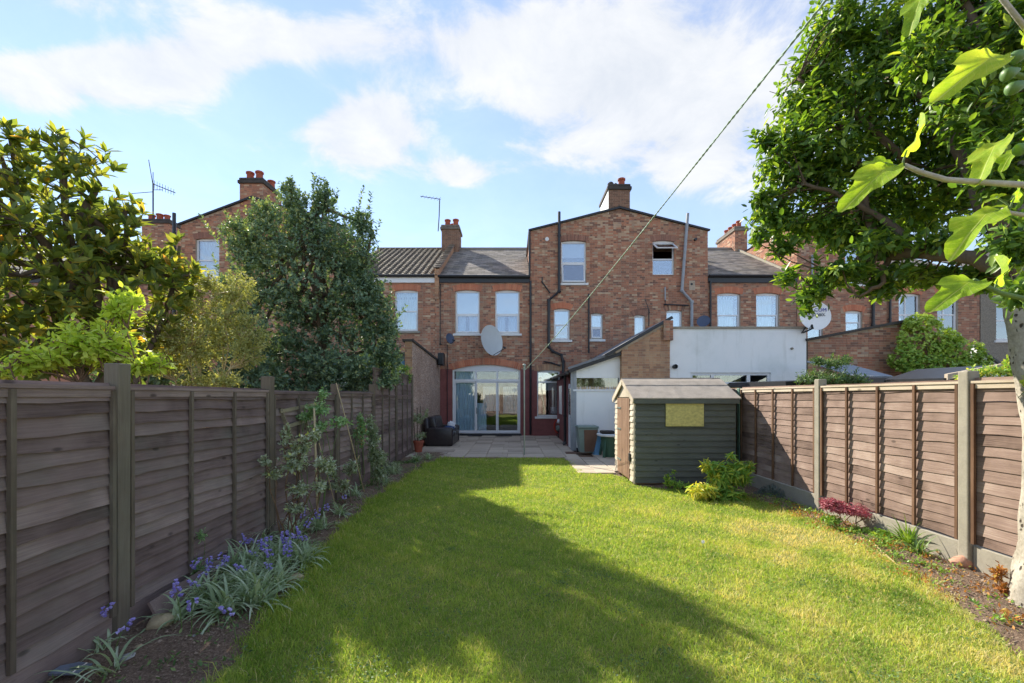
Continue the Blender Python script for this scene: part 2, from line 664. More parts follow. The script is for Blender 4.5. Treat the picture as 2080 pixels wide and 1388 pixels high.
def tilemat(name, stops, moss=.3):
    t = NT(name)
    vec = t.coords()
    col = t.ramp(t.attr(), stops)
    a = t.noise(vec, 1.4, 6, .62)
    b = t.noise(vec, 26, 4)
    col = t.mix(t.math('MULTIPLY', t.math('SUBTRACT', a, .48), moss * 5, True), col, lin(150, 138, 106))
    t.done(t.bsdf(col, .8, b, .3, .005, .35))


tilemat('slate', [(0, lin(112, 106, 100)), (.5, lin(140, 132, 124)), (1, lin(164, 154, 144))], .35)
tilemat('pantile', [(0, lin(92, 82, 72)), (.5, lin(118, 106, 92)), (1, lin(140, 128, 110))], .3)


def paving():
    t = NT('paving')
    vec = t.coords()
    oi = t.n('ShaderNodeObjectInfo')
    a = t.noise(vec, 2.0, 6, .6)
    b = t.noise(vec, 40, 4)
    f = t.math('ADD', t.math('MULTIPLY', a, .7), t.math('MULTIPLY', oi.outputs['Random'], .3))
    col = t.ramp(f, [(.3, lin(150, 138, 122)), (.5, lin(184, 170, 152)), (.75, lin(204, 190, 168))])
    t.done(t.bsdf(col, .9, b, .25, .004, .3))


paving()


def soilmat():
    t = NT('soil')
    vec = t.coords()
    a = t.noise(vec, 3.0, 6, .65)
    b = t.noise(vec, 60, 6, .7)
    c = t.noise(vec, 1.1, 3)
    col = t.ramp(b, [(.3, lin(84, 68, 58)), (.5, lin(128, 108, 92)), (.66, lin(164, 142, 122)), (.8, lin(196, 176, 152))])
    col = t.mix(t.math('MULTIPLY', t.math('SUBTRACT', c, .5), 3, True), col, t.mix(.5, col, lin(150, 118, 88)))
    t.done(t.bsdf(col, .95, t.math('ADD', b, a), .9, .03, .15))


soilmat()


def lawnmat():
    t = NT('lawn_soil')
    vec = t.coords()
    b = t.noise(vec, 38, 6, .7)
    a = t.noise(vec, 1.5, 4)
    col = t.ramp(b, [(.3, lin(100, 112, 52)), (.5, lin(140, 148, 74)), (.7, lin(172, 168, 100))])
    col = t.mix(t.math('MULTIPLY', t.math('SUBTRACT', a, .5), 2.5, True), col, lin(168, 148, 92))
    t.done(t.bsdf(col, .95, b, .8, .03, .1))


lawnmat()
leafmat('grass_blade', [(0, lin(106, 140, 56)), (.35, lin(152, 180, 78)), (.65, lin(190, 202, 98)), (.85, lin(216, 206, 136)), (1, lin(226, 210, 162))], .6, .45, (1.2, 1.15, .55), .25)
leafmat('leaf_magnolia', [(0, lin(84, 106, 62)), (.35, lin(118, 138, 74)), (.6, lin(156, 162, 82)), (.85, lin(192, 178, 84)), (1, lin(214, 162, 80))], .5, .56, (1.5, 1.35, .5), .45)
leafmat('leaf_lime', [(0, lin(152, 182, 72)), (.5, lin(192, 214, 92)), (1, lin(218, 228, 124))], .5, .48, (1.3, 1.25, .5), .35)
leafmat('leaf_pale', [(0, lin(128, 138, 80)), (.5, lin(170, 174, 108)), (1, lin(210, 206, 142))], .6, .42, (1.2, 1.15, .6), .35)
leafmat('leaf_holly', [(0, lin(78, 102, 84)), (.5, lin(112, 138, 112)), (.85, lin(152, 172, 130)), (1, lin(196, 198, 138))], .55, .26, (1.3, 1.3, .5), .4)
leafmat('leaf_oak', [(0, lin(56, 86, 48)), (.4, lin(96, 132, 62)), (.75, lin(150, 178, 80)), (1, lin(198, 206, 96))], .4, .5, (1.5, 1.4, .4), .5)
def figmat():
    t = NT('leaf_fig')
    c = t.n('ShaderNodeTexCoord')
    sp = t.n('ShaderNodeSeparateXYZ')
    t.l(c.outputs['Object'], sp.inputs[0])
    ang = t.math('ARCTAN2', sp.outputs[1], t.math('ADD', sp.outputs[0], .03))
    main = t.math('ABSOLUTE', t.math('SINE', t.math('MULTIPLY', ang, 3.4)))
    rr = t.math('ADD', t.math('MULTIPLY', sp.outputs[0], 46), t.math('MULTIPLY', t.math('ABSOLUTE', sp.outputs[1]), -38))
    side = t.math('ABSOLUTE', t.math('SINE', rr))
    vein = t.math('MAXIMUM', t.ramp(main, [(0, (1, 1, 1)), (.10, (0, 0, 0))]), t.math('MULTIPLY', t.ramp(side, [(0, (1, 1, 1)), (.2, (0, 0, 0))]), .45))
    oi = t.n('ShaderNodeObjectInfo')
    nz = t.math('ADD', t.noise(c.outputs['Object'], 5, 5), t.math('MULTIPLY', t.math('SUBTRACT', oi.outputs['Random'], .5), .3))
    fn = t.noise(c.outputs['Object'], 60, 4)
    col = t.ramp(t.math('ADD', t.math('MULTIPLY', nz, .75), t.math('MULTIPLY', fn, .25)), [(.25, lin(112, 152, 48)), (.5, lin(168, 198, 60)), (.75, lin(206, 216, 84))])
    col = t.mix(t.math('MULTIPLY', vein, .8), col, lin(222, 230, 150))
    p = t.bsdf(col, .5, t.math('ADD', vein, t.math('MULTIPLY', fn, .4)), .5, .004, .3)
    tr = t.n('ShaderNodeBsdfTranslucent')
    t.l(t.mix(1.0, col, (1.2, 1.2, .45), 'MULTIPLY'), tr.inputs[0])
    mx = t.n('ShaderNodeMixShader')
    mx.inputs[0].default_value = .6
    t.l(p, mx.inputs[1])
    t.l(tr.outputs[0], mx.inputs[2])
    t.done(mx.outputs[0])


figmat()
leafmat('leaf_ivy', [(0, lin(80, 116, 48)), (.5, lin(128, 166, 68)), (1, lin(188, 208, 100))], .4, .3, (1.3, 1.25, .5), .4)
leafmat('leaf_shrub', [(0, lin(64, 92, 56)), (.5, lin(102, 132, 80)), (1, lin(158, 176, 108))], .5, .35, (1.3, 1.25, .5), .35)
leafmat('leaf_acid', [(0, lin(112, 158, 72)), (.45, lin(152, 190, 90)), (.75, lin(208, 214, 96)), (1, lin(232, 218, 96))], .45, .42, (1.2, 1.2, .5), .35)
leafmat('leaf_rose', [(0, lin(122, 140, 92)), (.5, lin(168, 180, 146)), (.85, lin(204, 210, 190)), (1, lin(206, 212, 106))], .4, .3, (1.2, 1.2, .6), .4)
leafmat('leaf_rosegreen', [(0, lin(112, 150, 96)), (.5, lin(152, 188, 130)), (.9, lin(190, 214, 160)), (1, lin(214, 140, 110))], .45, .35, (1.2, 1.2, .6), .35)
leafmat('leaf_strap', [(0, lin(124, 146, 100)), (.5, lin(170, 190, 150)), (1, lin(220, 228, 204))], .4, .3, (1.2, 1.2, .6), .4)
leafmat('leaf_grey', [(0, lin(70, 86, 80)), (.5, lin(104, 120, 112)), (1, lin(150, 164, 156))], .7, .2, (1.1, 1.1, .8), .2)
leafmat('leaf_maple', [(0, lin(138, 62, 78)), (.5, lin(186, 104, 118)), (1, lin(220, 164, 168))], .5, .35, (1.2, .8, .8), .3)
leafmat('leaf_rust', [(0, lin(140, 84, 40)), (.5, lin(184, 124, 64)), (1, lin(200, 170, 70))], .6, .3, (1.2, 1.1, .6), .3)
leafmat('bluebell', [(0, lin(142, 128, 208)), (.5, lin(172, 160, 230)), (1, lin(210, 200, 242))], .5, .3, (1.1, 1.0, 1.1), .3)


def barkpit():
    t = NT('bark_pitted')
    vec = t.coords((1, 1, .8))
    a = t.noise(vec, 5, 5, .6)
    b = t.noise(vec, 40, 5, .65)
    vo = t.n('ShaderNodeTexVoronoi')
    vo.inputs['Scale'].default_value = 22
    vo.inputs['Randomness'].default_value = 1.0
    wv = t.n('ShaderNodeVectorMath', operation='ADD')
    cb = t.n('ShaderNodeCombineXYZ')
    t.l(t.math('MULTIPLY', b, .06), cb.inputs[0])
    t.l(t.math('MULTIPLY', b, .05), cb.inputs[2])
    t.l(vec, wv.inputs[0])
    t.l(cb.outputs[0], wv.inputs[1])
    t.l(wv.outputs[0], vo.inputs['Vector'])
    pit = t.ramp(vo.outputs['Distance'], [(0, (1, 1, 1)), (.22, (.9, .9, .9)), (.34, (0, 0, 0))])
    keep = t.math('GREATER_THAN', t.noise(vec, 9, 2), .52)
    pit = t.math('MULTIPLY', pit, keep)
    col = t.ramp(t.math('ADD', t.math('MULTIPLY', a, .6), t.math('MULTIPLY', b, .4)), [(.3, lin(128, 120, 106)), (.5, lin(166, 158, 144)), (.7, lin(192, 184, 170))])
    col = t.mix(pit, col, lin(62, 52, 44))
    t.done(t.bsdf(col, .9, t.math('SUBTRACT', t.math('MULTIPLY', b, .5), pit), .7, .012, .2))


barkpit()

simple('soil_clod', lin(158, 138, 118), .95, .35, 14, .4, .01)

# ------------------------------------------------------------------ the ground
def struct(o, label):
    o['kind'] = 'structure'
    o['label'] = label
    return o


def interp(tbl, y):
    return float(np.interp(y, [a for a, _ in tbl], [b for _, b in tbl]))


LAWN_L = [(0, -1.55), (2.6, -1.74), (4.86, -2.12), (7.46, -2.3), (11.0, -2.15), (12.1, -1.9)]
LAWN_R = [(0, 2.7), (2.62, 3.15), (3.44, 3.55), (4.43, 3.92), (5.77, 4.12), (7.3, 4.05), (7.9, 3.3), (8.35, 2.35), (9.6, 2.2), (9.75, 1.42), (12.1, 1.36)]
FENCE_L = [(0, -2.74), (1.1, -2.77), (13.3, -3.06), (30, -3.2)]
FENCE_RX = 4.55


def fxl(y):
    return interp(FENCE_L, y)


mb = MB()
mb.add([(-400, -200, -.03), (400, -200, -.03), (400, 900, -.03), (-400, 900, -.03)], [(0, 1, 2, 3)])
struct(mb.build('ground', 'soil'), 'bare earth under and beyond the gardens')


def sheet(name, lo, hi, y0, y1, n, mat, z=0.0, rough=0.0, dome=0.0, m=8):
    V, F = [], []
    for i in range(n + 1):
        y = y0 + (y1 - y0) * i / n
        a, b = lo(y), hi(y)
        for j in range(m + 1):
            u = j / m
            zz = z + dome * math.sin(PI * min(1, max(0, u))) + (RND.uniform(-rough, rough) if 0 < u < 1 else 0)
            V.append((a + (b - a) * u, y, zz))
    for i in range(n):
        for j in range(m):
            k = i * (m + 1) + j
            F.append((k, k + 1, k + m + 2, k + m + 1))
    return np_mesh(name, np.array(V), np.array(F), mat, smooth=True)


struct(sheet('lawn', lambda y: interp(LAWN_L, y) - .05, lambda y: interp(LAWN_R, y) + .05, -3.0, 12.15, 90, 'lawn_soil', .0, .004, 0), 'mown back garden lawn')
struct(sheet('flower_bed', lambda y: fxl(y) + .02, lambda y: interp(LAWN_L, y) + .03, .2, 13.2, 190, 'soil', -.005, .012, .035, 14),
       'dark soil bed along the left fence')
struct(sheet('flower_bed', lambda y: interp(LAWN_R, y) - .03, lambda y: FENCE_RX - .02, 1.2, 8.46, 110, 'soil', -.005, .012, .03, 12),
       'dry soil bed along the right fence')
mb = MB().add([(-1.95, 12.0, .004), (-.4, 12.0, .004), (-.4, 12.34, .004), (-2.1, 12.34, .004)], [(0, 1, 2, 3)])
struct(mb.build('bare_soil_strip', 'soil'), 'worn bare earth between lawn and patio')

# grass: single blades, denser and finer near the camera
def grass_field():
    Ps, S = [], []
    bands = [(2.2, 3.6, 10000, .95), (3.6, 5.2, 7500, 1.15), (5.2, 8, 4400, 1.5), (8, 12.12, 2300, 2.1)]
    for (a, b, dn, wd) in bands:
        n = int((b - a) * 6.6 * dn)
        y = NPR.uniform(a, b, n)
        l = np.interp(y, [q for q, _ in LAWN_L], [q for _, q in LAWN_L])
        r = np.interp(y, [q for q, _ in LAWN_R], [q for _, q in LAWN_R])
        x = l - .12 + NPR.random(n) * 6.7
        wob = .07 * np.sin(y * 5.1) + .05 * np.sin(y * 13.7 + 1) + NPR.normal(0, .05, n)
        k = (x < r + wob + .03) & (x > l + wob * .8 - .02) & (np.abs(x) < y * 1.2 + .2)
        x, y = x[k], y[k]
        Ps.append(np.stack([x, y], 1))
        S.append(np.full(len(x), wd))
    p = np.concatenate(Ps)
    w = np.concatenate(S)
    n = len(p)

    def pn(x, y, f, s):                                   # cheap smooth noise
        return (np.sin(x * f + s) * np.sin(y * f * 1.13 + s * 2.1) + np.sin(x * f * .53 + y * f * .71 + s * 3.3) + np.sin(x * f * 1.7 - y * f * .9 + s) * .6) / 2.6
    big = pn(p[:, 0], p[:, 1], 2.1, .7)
    med = pn(p[:, 0], p[:, 1], 6.3, 2.9)
    fine = pn(p[:, 0], p[:, 1], 19.0, 4.4)
    dryness = np.clip((p[:, 0] - 1.0) / 2.6, 0, 1) * np.clip((8 - p[:, 1]) / 3, 0, 1)
    tint = .40 + .10 * big + .12 * med + .13 * fine + NPR.normal(0, .15, n) + .26 * dryness * (1 + 1.8 * med + 1.4 * big)
    dry = NPR.random(n) < .06 + .16 * dryness * (1 + med)
    tint[dry] = NPR.uniform(.8, 1, dry.sum())
    keep = NPR.random(n) > .55 * np.clip(dryness * (.25 + med + .5 * big), 0, 1)
    p, w, tint, med, big = p[keep], w[keep], tint[keep], med[keep], big[keep]
    n = len(p)
    h = NPR.gamma(6, .0046, n) * (1 + .35 * med) * np.where(NPR.random(n) < .03, 1.7, 1)
    l = np.interp(p[:, 1], [q for q, _ in LAWN_L], [q for _, q in LAWN_L])
    h *= 1 + 1.0 * np.exp(-((p[:, 0] - l) / .28) ** 2)
    a = NPR.uniform(0, 2 * PI, n)
    lean = NPR.uniform(.25, 1.1, n) * h
    wid = NPR.uniform(.0016, .003, n) * w
    d = np.stack([np.cos(a), np.sin(a), np.zeros(n)], 1)
    b2 = NPR.uniform(0, 2 * PI, n)
    sd = np.stack([np.cos(b2), np.sin(b2), np.zeros(n)], 1) * wid[:, None]
    base = np.concatenate([p, np.zeros((n, 1))], 1)
    mid = base + d * (lean * .35)[:, None]
    mid[:, 2] = h * .6
    tip = base + d * lean[:, None]
    tip[:, 2] = h * NPR.uniform(.75, 1.0, n)
    V = np.stack([base - sd, base + sd, mid + sd * .8, mid - sd * .8, tip + sd * .1, tip - sd * .1], 1).reshape(-1, 3)
    i = np.arange(n)[:, None] * 6
    F = np.concatenate([i + np.array([[0, 1, 2, 3]]), i + np.array([[3, 2, 4, 5]])], 1).reshape(-1, 4)
    o = np_mesh('grass', V, F, 'grass_blade', tint=np.repeat(np.clip(tint, 0, 1), 6))
    tag(o, 'short green grass of the lawn, dry in patches', 'grass', kind='stuff')
    return n


N_GRASS = grass_field()

# patio: slabs laid with open joints
patio = struct(MB().box(-3.02, 1.88, 12.32, 18.95, -.06, -.012).build('patio', 'mortar'), 'pale paved patio behind the house')
sl_mesh = {}


def slab(x0, x1, y0, y1, parent, z=.0):
    key = (round(x1 - x0, 3), round(y1 - y0, 3))
    if key not in sl_mesh:
        w, d = key
        vs, fs = rbox(0, w, 0, d, -.04, .012, .006, 1)
        o = MB().add(vs, fs).build('slab', 'paving', parent)
        sl_mesh[key] = o.data
        o.location = (x0, y0, z)
        return o
    o = link('slab', sl_mesh[key], parent)
    o.location = (x0, y0, z)
    return o


yy = 12.33
k = 0
while yy < 18.6:
    d = (.6, .45, .6, .6)[k % 4]
    xx = -3.0 + (0 if k % 2 == 0 else -.0)
    ws = [(.6, .6, .45, .6, .6, .45, .6, .6, .35), (.45, .6, .6, .6, .45, .6, .6, .6, .35)][k % 2]
    for w in ws:
        slab(xx, xx + w - .012, yy, yy + d - .012, patio, RND.uniform(-.004, .004))
        xx += w
    yy += d
    k += 1
pathbase = struct(MB().box(1.42, 2.3, 9.75, 12.3, -.06, -.014).build('path', 'mortar'), 'short paved path beside the shed door')
yy = 9.78
while yy < 12.0:
    xx = 1.44
    for w in (.42, .43):
        slab(xx, xx + w - .012, yy, yy + .5 - .012, pathbase, RND.uniform(-.006, .004))
        xx += w
    yy += .5
mb = MB().add(*rbox(2.31, 4.5, 10.08, 13.75, -.04, .006, .006, 1))
struct(mb.build('yard_paving', 'paving'), 'concrete yard in front of the lean-to')


# ------------------------------------------------------------------ brickwork
def brick_panel(bk, mo, o, u, n, u0, u1, z0, z1, holes=(), top=None, tintf=None):
    """bricks in Flemish bond on the plane through o with direction u and outward normal n; the mortar lies 9 mm behind"""
    o, u, n = Vector(o), Vector(u), Vector(n)
    z_ = Vector((0, 0, 1))
    k = 0
    z = z0
    while z < (z1 if top is None else z1 + 3.0):
        zt = min(z + .065, z1) if top is None else z + .065
        zc = (z + zt) / 2
        cuts = [(h[0], h[1]) for h in holes if h[2] < zc < h[3]]
        p = u0 - (.1625 if k % 2 else .03)
        j = 0
        any_ = False
        while p < u1:
            w = .215 if (j % 2 == 0) else .1025
            segs = [(max(p, u0), min(p + w, u1))]
            for (a, b) in cuts:
                ns = []
                for (s0, s1) in segs:
                    if b <= s0 or a >= s1:
                        ns.append((s0, s1))
                    else:
                        if a > s0:
                            ns.append((s0, a))
                        if b < s1:
                            ns.append((b, s1))
                segs = ns
            for (s0, s1) in segs:
                if s1 - s0 < .02:
                    continue
                if top is not None and min(top(s0), top(s1)) < zt - .012:
                    continue
                any_ = True
                f = RND.uniform(-.002, .003)
                q = [o + u * s0 + n * f, o + u * s1 + n * f]
                r = [o + u * s0 - n * .012, o + u * s1 - n * .012]
                vs = [q[0] + z_ * z, q[1] + z_ * z, q[1] + z_ * zt, q[0] + z_ * zt, r[0] + z_ * z, r[1] + z_ * z, r[1] + z_ * zt, r[0] + z_ * zt]
                t = RND.random() if tintf is None else tintf(s0, z)
                bk.add(vs, [(0, 1, 2, 3), (0, 4, 5, 1), (1, 5, 6, 2), (2, 6, 7, 3), (3, 7, 4, 0)], t)
            p += w + .01
            j += 1
        if top is not None and not any_:
            break
        z += .075
        k += 1
    # mortar sheet in cells round the openings
    ho = [h for h in holes]
    us = sorted({u0, u1, *[min(max(h[0], u0), u1) for h in ho], *[min(max(h[1], u0), u1) for h in ho]})
    zs = sorted({z0, z1, *[min(max(h[2], z0), z1) for h in ho], *[min(max(h[3], z0), z1) for h in ho]})
    for a, b in zip(us, us[1:]):
        for c, d in zip(zs, zs[1:]):
            if any(h[0] < (a + b) / 2 < h[1] and h[2] < (c + d) / 2 < h[3] and not (len(h) > 4 and h[4]) for h in ho):
                continue
            e = o - n * .009
            mo.add([e + u * a + z_ * c, e + u * b + z_ * c, e + u * b + z_ * d, e + u * a + z_ * d], [(0, 1, 2, 3)])
    for h in ho:                                           # reveals
        if len(h) > 4 and h[4]:
            continue
        e = o - n * .009
        for (a, c, b, d) in ((h[0], h[2], h[0], h[3]), (h[1], h[2], h[1], h[3]), (h[0], h[2], h[1], h[2]), (h[0], h[3], h[1], h[3])):
            p0, p1 = e + u * a + z_ * c, e + u * b + z_ * d
            mo.add([p0, p1, p1 - n * .22, p0 - n * .22], [(0, 1, 2, 3)])
    return bk


def arch(root, x0, x1, zs, rise, depth_y, y, mat, over=.06, length=.23, bw=.075):
    """segmental brick arch over an opening: voussoirs set on a circle"""
    w = x1 - x0
    r = (w * w / 4 + rise * rise) / (2 * rise)
    cx, cz = (x0 + x1) / 2, zs + rise - r
    half = math.asin((w / 2 + over) / r)
    n = max(5, int(2 * half * (r + length / 2) / bw))
    m = MB()
    for i in range(n):
        a0 = -half + 2 * half * (i + .06) / n
        a1 = -half + 2 * half * (i + .94) / n
        poly = []
        for (a, rr) in ((a0, r), (a1, r), (a1, r + length), (a0, r + length)):
            poly.append((cx + math.sin(a) * rr, y - .006, cz + math.cos(a) * rr))
        m.prism(poly, (0, depth_y, 0), RND.random())
    ob = m.build('window_arch', mat, root)
    return ob, (cx, cz, r)


def curtain(x0, x1, z0, z1, y, mat, parent, amp=.03, waves=9, name='curtain'):
    n = max(6, int(waves * 6))
    V, F = [], []
    for i in range(n + 1):
        x = x0 + (x1 - x0) * i / n
        d = amp * (math.sin(2 * PI * waves * i / n) + .4 * math.sin(2 * PI * waves * 2.3 * i / n + 1))
        V += [(x, y + d, z0), (x, y + d * .6, z1)]
    F = [(2 * i, 2 * i + 2, 2 * i + 3, 2 * i + 1) for i in range(n)]
    return np_mesh(name, np.array(V), np.array(F), mat, parent, smooth=True)


def window(root, x0, x1, z0, z1, y, transom=.5, rise=.05, sill=True, mats=('white_frame', 'white_sill'), cur=None, fw=.055, open_lower=0.0,
           set_back=.1, glass='glass', sashes=True, pane_low=True, mull=()):
    """casement or sash in a brick opening: frame > panes, sill, curtain"""
    yb = y + set_back
    f = MB()
    zt = z1 - rise
    f.box(x0, x0 + fw, yb, yb + .07, z0, z1)
    f.box(x1 - fw, x1, yb, yb + .07, z0, z1)
    f.box(x0 + fw, x1 - fw, yb, yb + .07, z0, z0 + fw)
    f.box(x0 + fw, x1 - fw, yb, yb + .07, zt - fw, z1)
    tz = z0 + (zt - z0) * transom if transom else None
    if tz:
        f.box(x0 + fw, x1 - fw, yb + .005, yb + .065, tz - .03, tz + .03)
    for mx in mull:
        f.box(mx - .022, mx + .022, yb + .008, yb + .06, z0 + fw, zt - fw)
    if sashes and tz and not open_lower:
        f.box(x0 + fw, x0 + fw + .03, yb - .012, yb + .05, z0 + fw, tz - .03)
        f.box(x1 - fw - .03, x1 - fw, yb - .012, yb + .05, z0 + fw, tz - .03)
        f.box(x0 + fw + .03, x1 - fw - .03, yb - .012, yb + .05, z0 + fw, z0 + fw + .035)
    fr = f.build('window', mats[0], root)
    zz = [(z0 + fw, tz - .03), (tz + .03, zt - fw)] if tz else [(z0 + fw, zt - fw)]
    for i, (a, b) in enumerate(zz):
        if i == 0 and open_lower:
            ang = open_lower
            hz, hy = b, yb + .03
            L = b - a
            d = Vector((0, -math.sin(ang), -math.cos(ang)))
            nrm = Vector((0, -math.cos(ang), math.sin(ang)))
            s = MB()
            c0 = Vector(((x0 + x1) / 2, hy, hz))
            wx = (x1 - x0) / 2 - fw + .015
            for (cc, ax, az) in ((c0 + d * .025, Vector((wx, 0, 0)), d * .025), (c0 + d * (L - .025), Vector((wx, 0, 0)), d * .025),
                                 (c0 + d * L / 2 + Vector((-wx + .025, 0, 0)), Vector((.025, 0, 0)), d * (L / 2 - .05)),
                                 (c0 + d * L / 2 + Vector((wx - .025, 0, 0)), Vector((.025, 0, 0)), d * (L / 2 - .05))):
                s.obox(cc, ax, nrm * .02, az)
            so = s.build('open_sash', mats[0], fr)
            g = MB().obox(c0 + d * L / 2, Vector((wx - .045, 0, 0)), nrm * .004, d * (L / 2 - .045))
            g.build('pane', glass, fr)
        else:
            MB().box(x0 + fw - .005, x1 - fw + .005, yb + .03, yb + .036, a - .005, b + .005).build('pane', glass, fr)
    if sill:
        vs, fs = rbox(x0 - .1, x1 + .1, y - .07, yb + .02, z0 - .1, z0 - .004, .012, 1)
        MB().add(vs, fs).build('sill', mats[1], fr)
    for c in (cur or ()):
        kind, a, b, c0, c1, m_ = c[:6]
        xa, xb = x0 + fw + (x1 - x0 - 2 * fw) * a, x0 + fw + (x1 - x0 - 2 * fw) * b
        za, zb = z0 + (z1 - z0) * c0, z0 + (z1 - z0) * c1
        if kind == 'blind':
            MB().box(xa, xb, yb + .1, yb + .104, za, zb).build('blind', m_, fr)
        else:
            curtain(xa, xb, za, zb, yb + .16, m_, fr, .025, max(3, int((xb - xa) * 9)))
    return fr


def pipe(root, pts, r, mat, brackets=True, name='drainpipe', n=8):
    m = MB()
    m.tube(pts, r, n)
    for i in range(1, len(pts) - 1):
        p = Vector(pts[i])
        d = (Vector(pts[i + 1]) - p).normalized()
        m.tube([p - d * .05, p + d * .05], r * 1.22, n)
    if brackets:
        for a, b in zip(pts, pts[1:]):
            a, b = Vector(a), Vector(b)
            L = (b - a).length
            k = int(L / 1.4)
            for i in range(k):
                p = a.lerp(b, (i + .6) / max(1, k))
                d = (b - a).normalized()
                m.tube([p - d * .035, p + d * .035], r * 1.25, n)
    return m.build(name, mat, root, smooth=False)


def slates(root, x0, x1, y0, z0, y1, z1, mat='slate', w=.3, expo=.24, name='roof_slates', xt0=None, xt1=None):
    """a slope of overlapping slates from the eave (y0,z0) to the ridge (y1,z1); xt0/xt1 are its ends at the ridge"""
    xt0 = x0 if xt0 is None else xt0
    xt1 = x1 if xt1 is None else xt1
    L = math.hypot(y1 - y0, z1 - z0)
    up = Vector((0, y1 - y0, z1 - z0)) / L
    nr = Vector((0, -(z1 - z0), y1 - y0)) / L
    m = MB()
    rows = int(L / expo)
    for i in range(rows):
        s = i * expo
        fa = s / L
        a, b = x0 + (xt0 - x0) * fa, x1 + (xt1 - x1) * fa
        p = a - (w / 2 if i % 2 else 0)
        while p < b:
            q0, q1 = max(p, a), min(p + w - .006, b)
            if q1 - q0 > .03:
                j = RND.uniform(-.006, .006)
                lo, hi = s + j - .02, min(s + expo + .03, L)
                B = Vector((0, y0, z0))
                t1 = .016 + RND.uniform(0, .008)
                vs = [B + up * lo + nr * (t1 - .008), B + up * lo + nr * t1, B + up * hi + nr * .004]
                V = []
                for v in vs:
                    V += [v + Vector((q0, 0, 0)), v + Vector((q1, 0, 0))]
                m.add(V, [(0, 1, 3, 2), (2, 3, 5, 4)], RND.random())
            p += w
    o = m.build(name, mat, root)
    o['kind'] = 'stuff'
    base = MB().add([(x0, y0, z0 - .01), (x1, y0, z0 - .01), (xt1, y1, z1 - .01), (xt0, y1, z1 - .01)], [(0, 1, 2, 3)])
    base.build('roof_underlay', 'soot', root)
    return o


def pantiles(root, x0, x1, y0, z0, y1, z1, mat='pantile', w=.28, expo=.3):
    L = math.hypot(y1 - y0, z1 - z0)
    up = Vector((0, y1 - y0, z1 - z0)) / L
    nr = Vector((0, -(z1 - z0), y1 - y0)) / L
    B = Vector((0, y0, z0))
    m = MB()
    prof = [(0, .0), (.18, .012), (.36, .016), (.55, .03), (.72, .07), (.86, .07), (1.0, .02)]
    for i in range(int(L / expo) + 1):
        lo, hi = i * expo - .02, min(i * expo + expo + .04, L)
        p = x0
        while p < x1 - .05:
            V = []
            j = RND.uniform(-.004, .004)
            for (u, h) in prof:
                V += [B + Vector((p + u * w, 0, 0)) + up * (lo + j) + nr * (h + .0), B + Vector((p + u * w, 0, 0)) + up * (lo + j) + nr * (h + .028),
                      B + Vector((p + u * w, 0, 0)) + up * hi + nr * (h + .002)]
            F = []
            for q in range(len(prof) - 1):
                a, b = q * 3, q * 3 + 3
                F += [(a, b, b + 1, a + 1), (a + 1, b + 1, b + 2, a + 2)]
            m.add(V, F, RND.random())
            p += w
    o = m.build('roof_tiles', mat, root)
    o['kind'] = 'stuff'
    MB().add([(x0, y0, z0 - .01), (x1, y0, z0 - .01), (x1, y1, z1 - .01), (x0, y1, z1 - .01)], [(0, 1, 2, 3)]).build('roof_underlay', 'soot', root)
    return o


def chimney(root, x0, x1, y0, y1, z0, z1, pots, mat='brick_stock', capmat='concrete_cap', left=True, right=True, left_sunlit=False):
    """brick stack with oversailing cap and clay pots: all children of the house"""
    bk, mo = MB(), MB()
    brick_panel(bk, mo, (0, y0, 0), (1, 0, 0), (0, -1, 0), x0, x1, z0, z1)
    if right:
        brick_panel(bk, mo, (x1, 0, 0), (0, 1, 0), (1, 0, 0), y0 + .012, y1, z0, z1)
    if left and not left_sunlit:
        brick_panel(bk, mo, (x0, 0, 0), (0, 1, 0), (-1, 0, 0), y0 + .012, y1, z0, z1)
    mo.box(x0 + .012, x1 - .012, y0 + .012, y1, z0, z1 - .005)
    st = bk.build('chimney_stack', mat, root)
    mo.build('mortar', 'mortar', st)
    if left_sunlit:
        MB().box(x0 - .015, x0 + .011, y0 + .01, y1, z0, z1).build('sunlit_coat', 'render_white', st)  # white left face: sunlight on the stack put into its colour
    c = MB()
    c.add(*rbox(x0 - .07, x1 + .07, y0 - .07, y1 + .07, z1 - .17, z1 - .03, .02, 1))
    c.add(*rbox(x0 - .03, x1 + .03, y0 - .03, y1 + .03, z1 - .029, z1 + .09, .03, 1))
    c.build('chimney_cap', capmat, st)
    for (px, py, h, r) in pots:
        pz = z1 + .06
        MB().lathe((px, py, pz), [(r * .95, 0), (r * .9, h * .75), (r * 1.12, h * .8), (r * 1.14, h * .95), (r * .95, h), (r * .72, h), (r * .7, h * .3)], 14, RND.random()).build(
            'chimney_pot', 'terracotta', st, smooth=False)
    return st


Y0 = 19.0


def hx(px):
    return GX(px, Y0)


def hz(py):
    return GZ(py, Y0)


def shell(root, x0, x1, y0, y1, z1, sides='lrb', mat='brick'):
    """plain outer walls of a house besides its front, and floors inside"""
    m = MB()
    t = .25
    if 'l' in sides:
        m.box(x0, x0 + t, y0 + .25, y1 - t, -.03, z1, .5)
    if 'r' in sides:
        m.box(x1 - t, x1, y0 + .25, y1 - t, -.03, z1, .5)
    m.box(x0, x1, y1 - t, y1, -.03, z1, .5)
    m.build('outer_wall', mat, root)
    f = MB()
    for zf in (.1, 3.3, 6.0):
        if zf < z1 - .5:
            f.box(x0 + t, x1 - t, y0 + .26, y1 - t, zf - .1, zf)
    f.build('room_floor', 'room_floor', root)
    MB().box(x0 + t, x1 - t, y0 + 2.6, y0 + 2.7, .1, z1 - .05).build('inner_wall', 'dark_room', root)


EAVE_Z = hz(566)
RIDGE_Y, RIDGE_Z = 24.3, 9.75

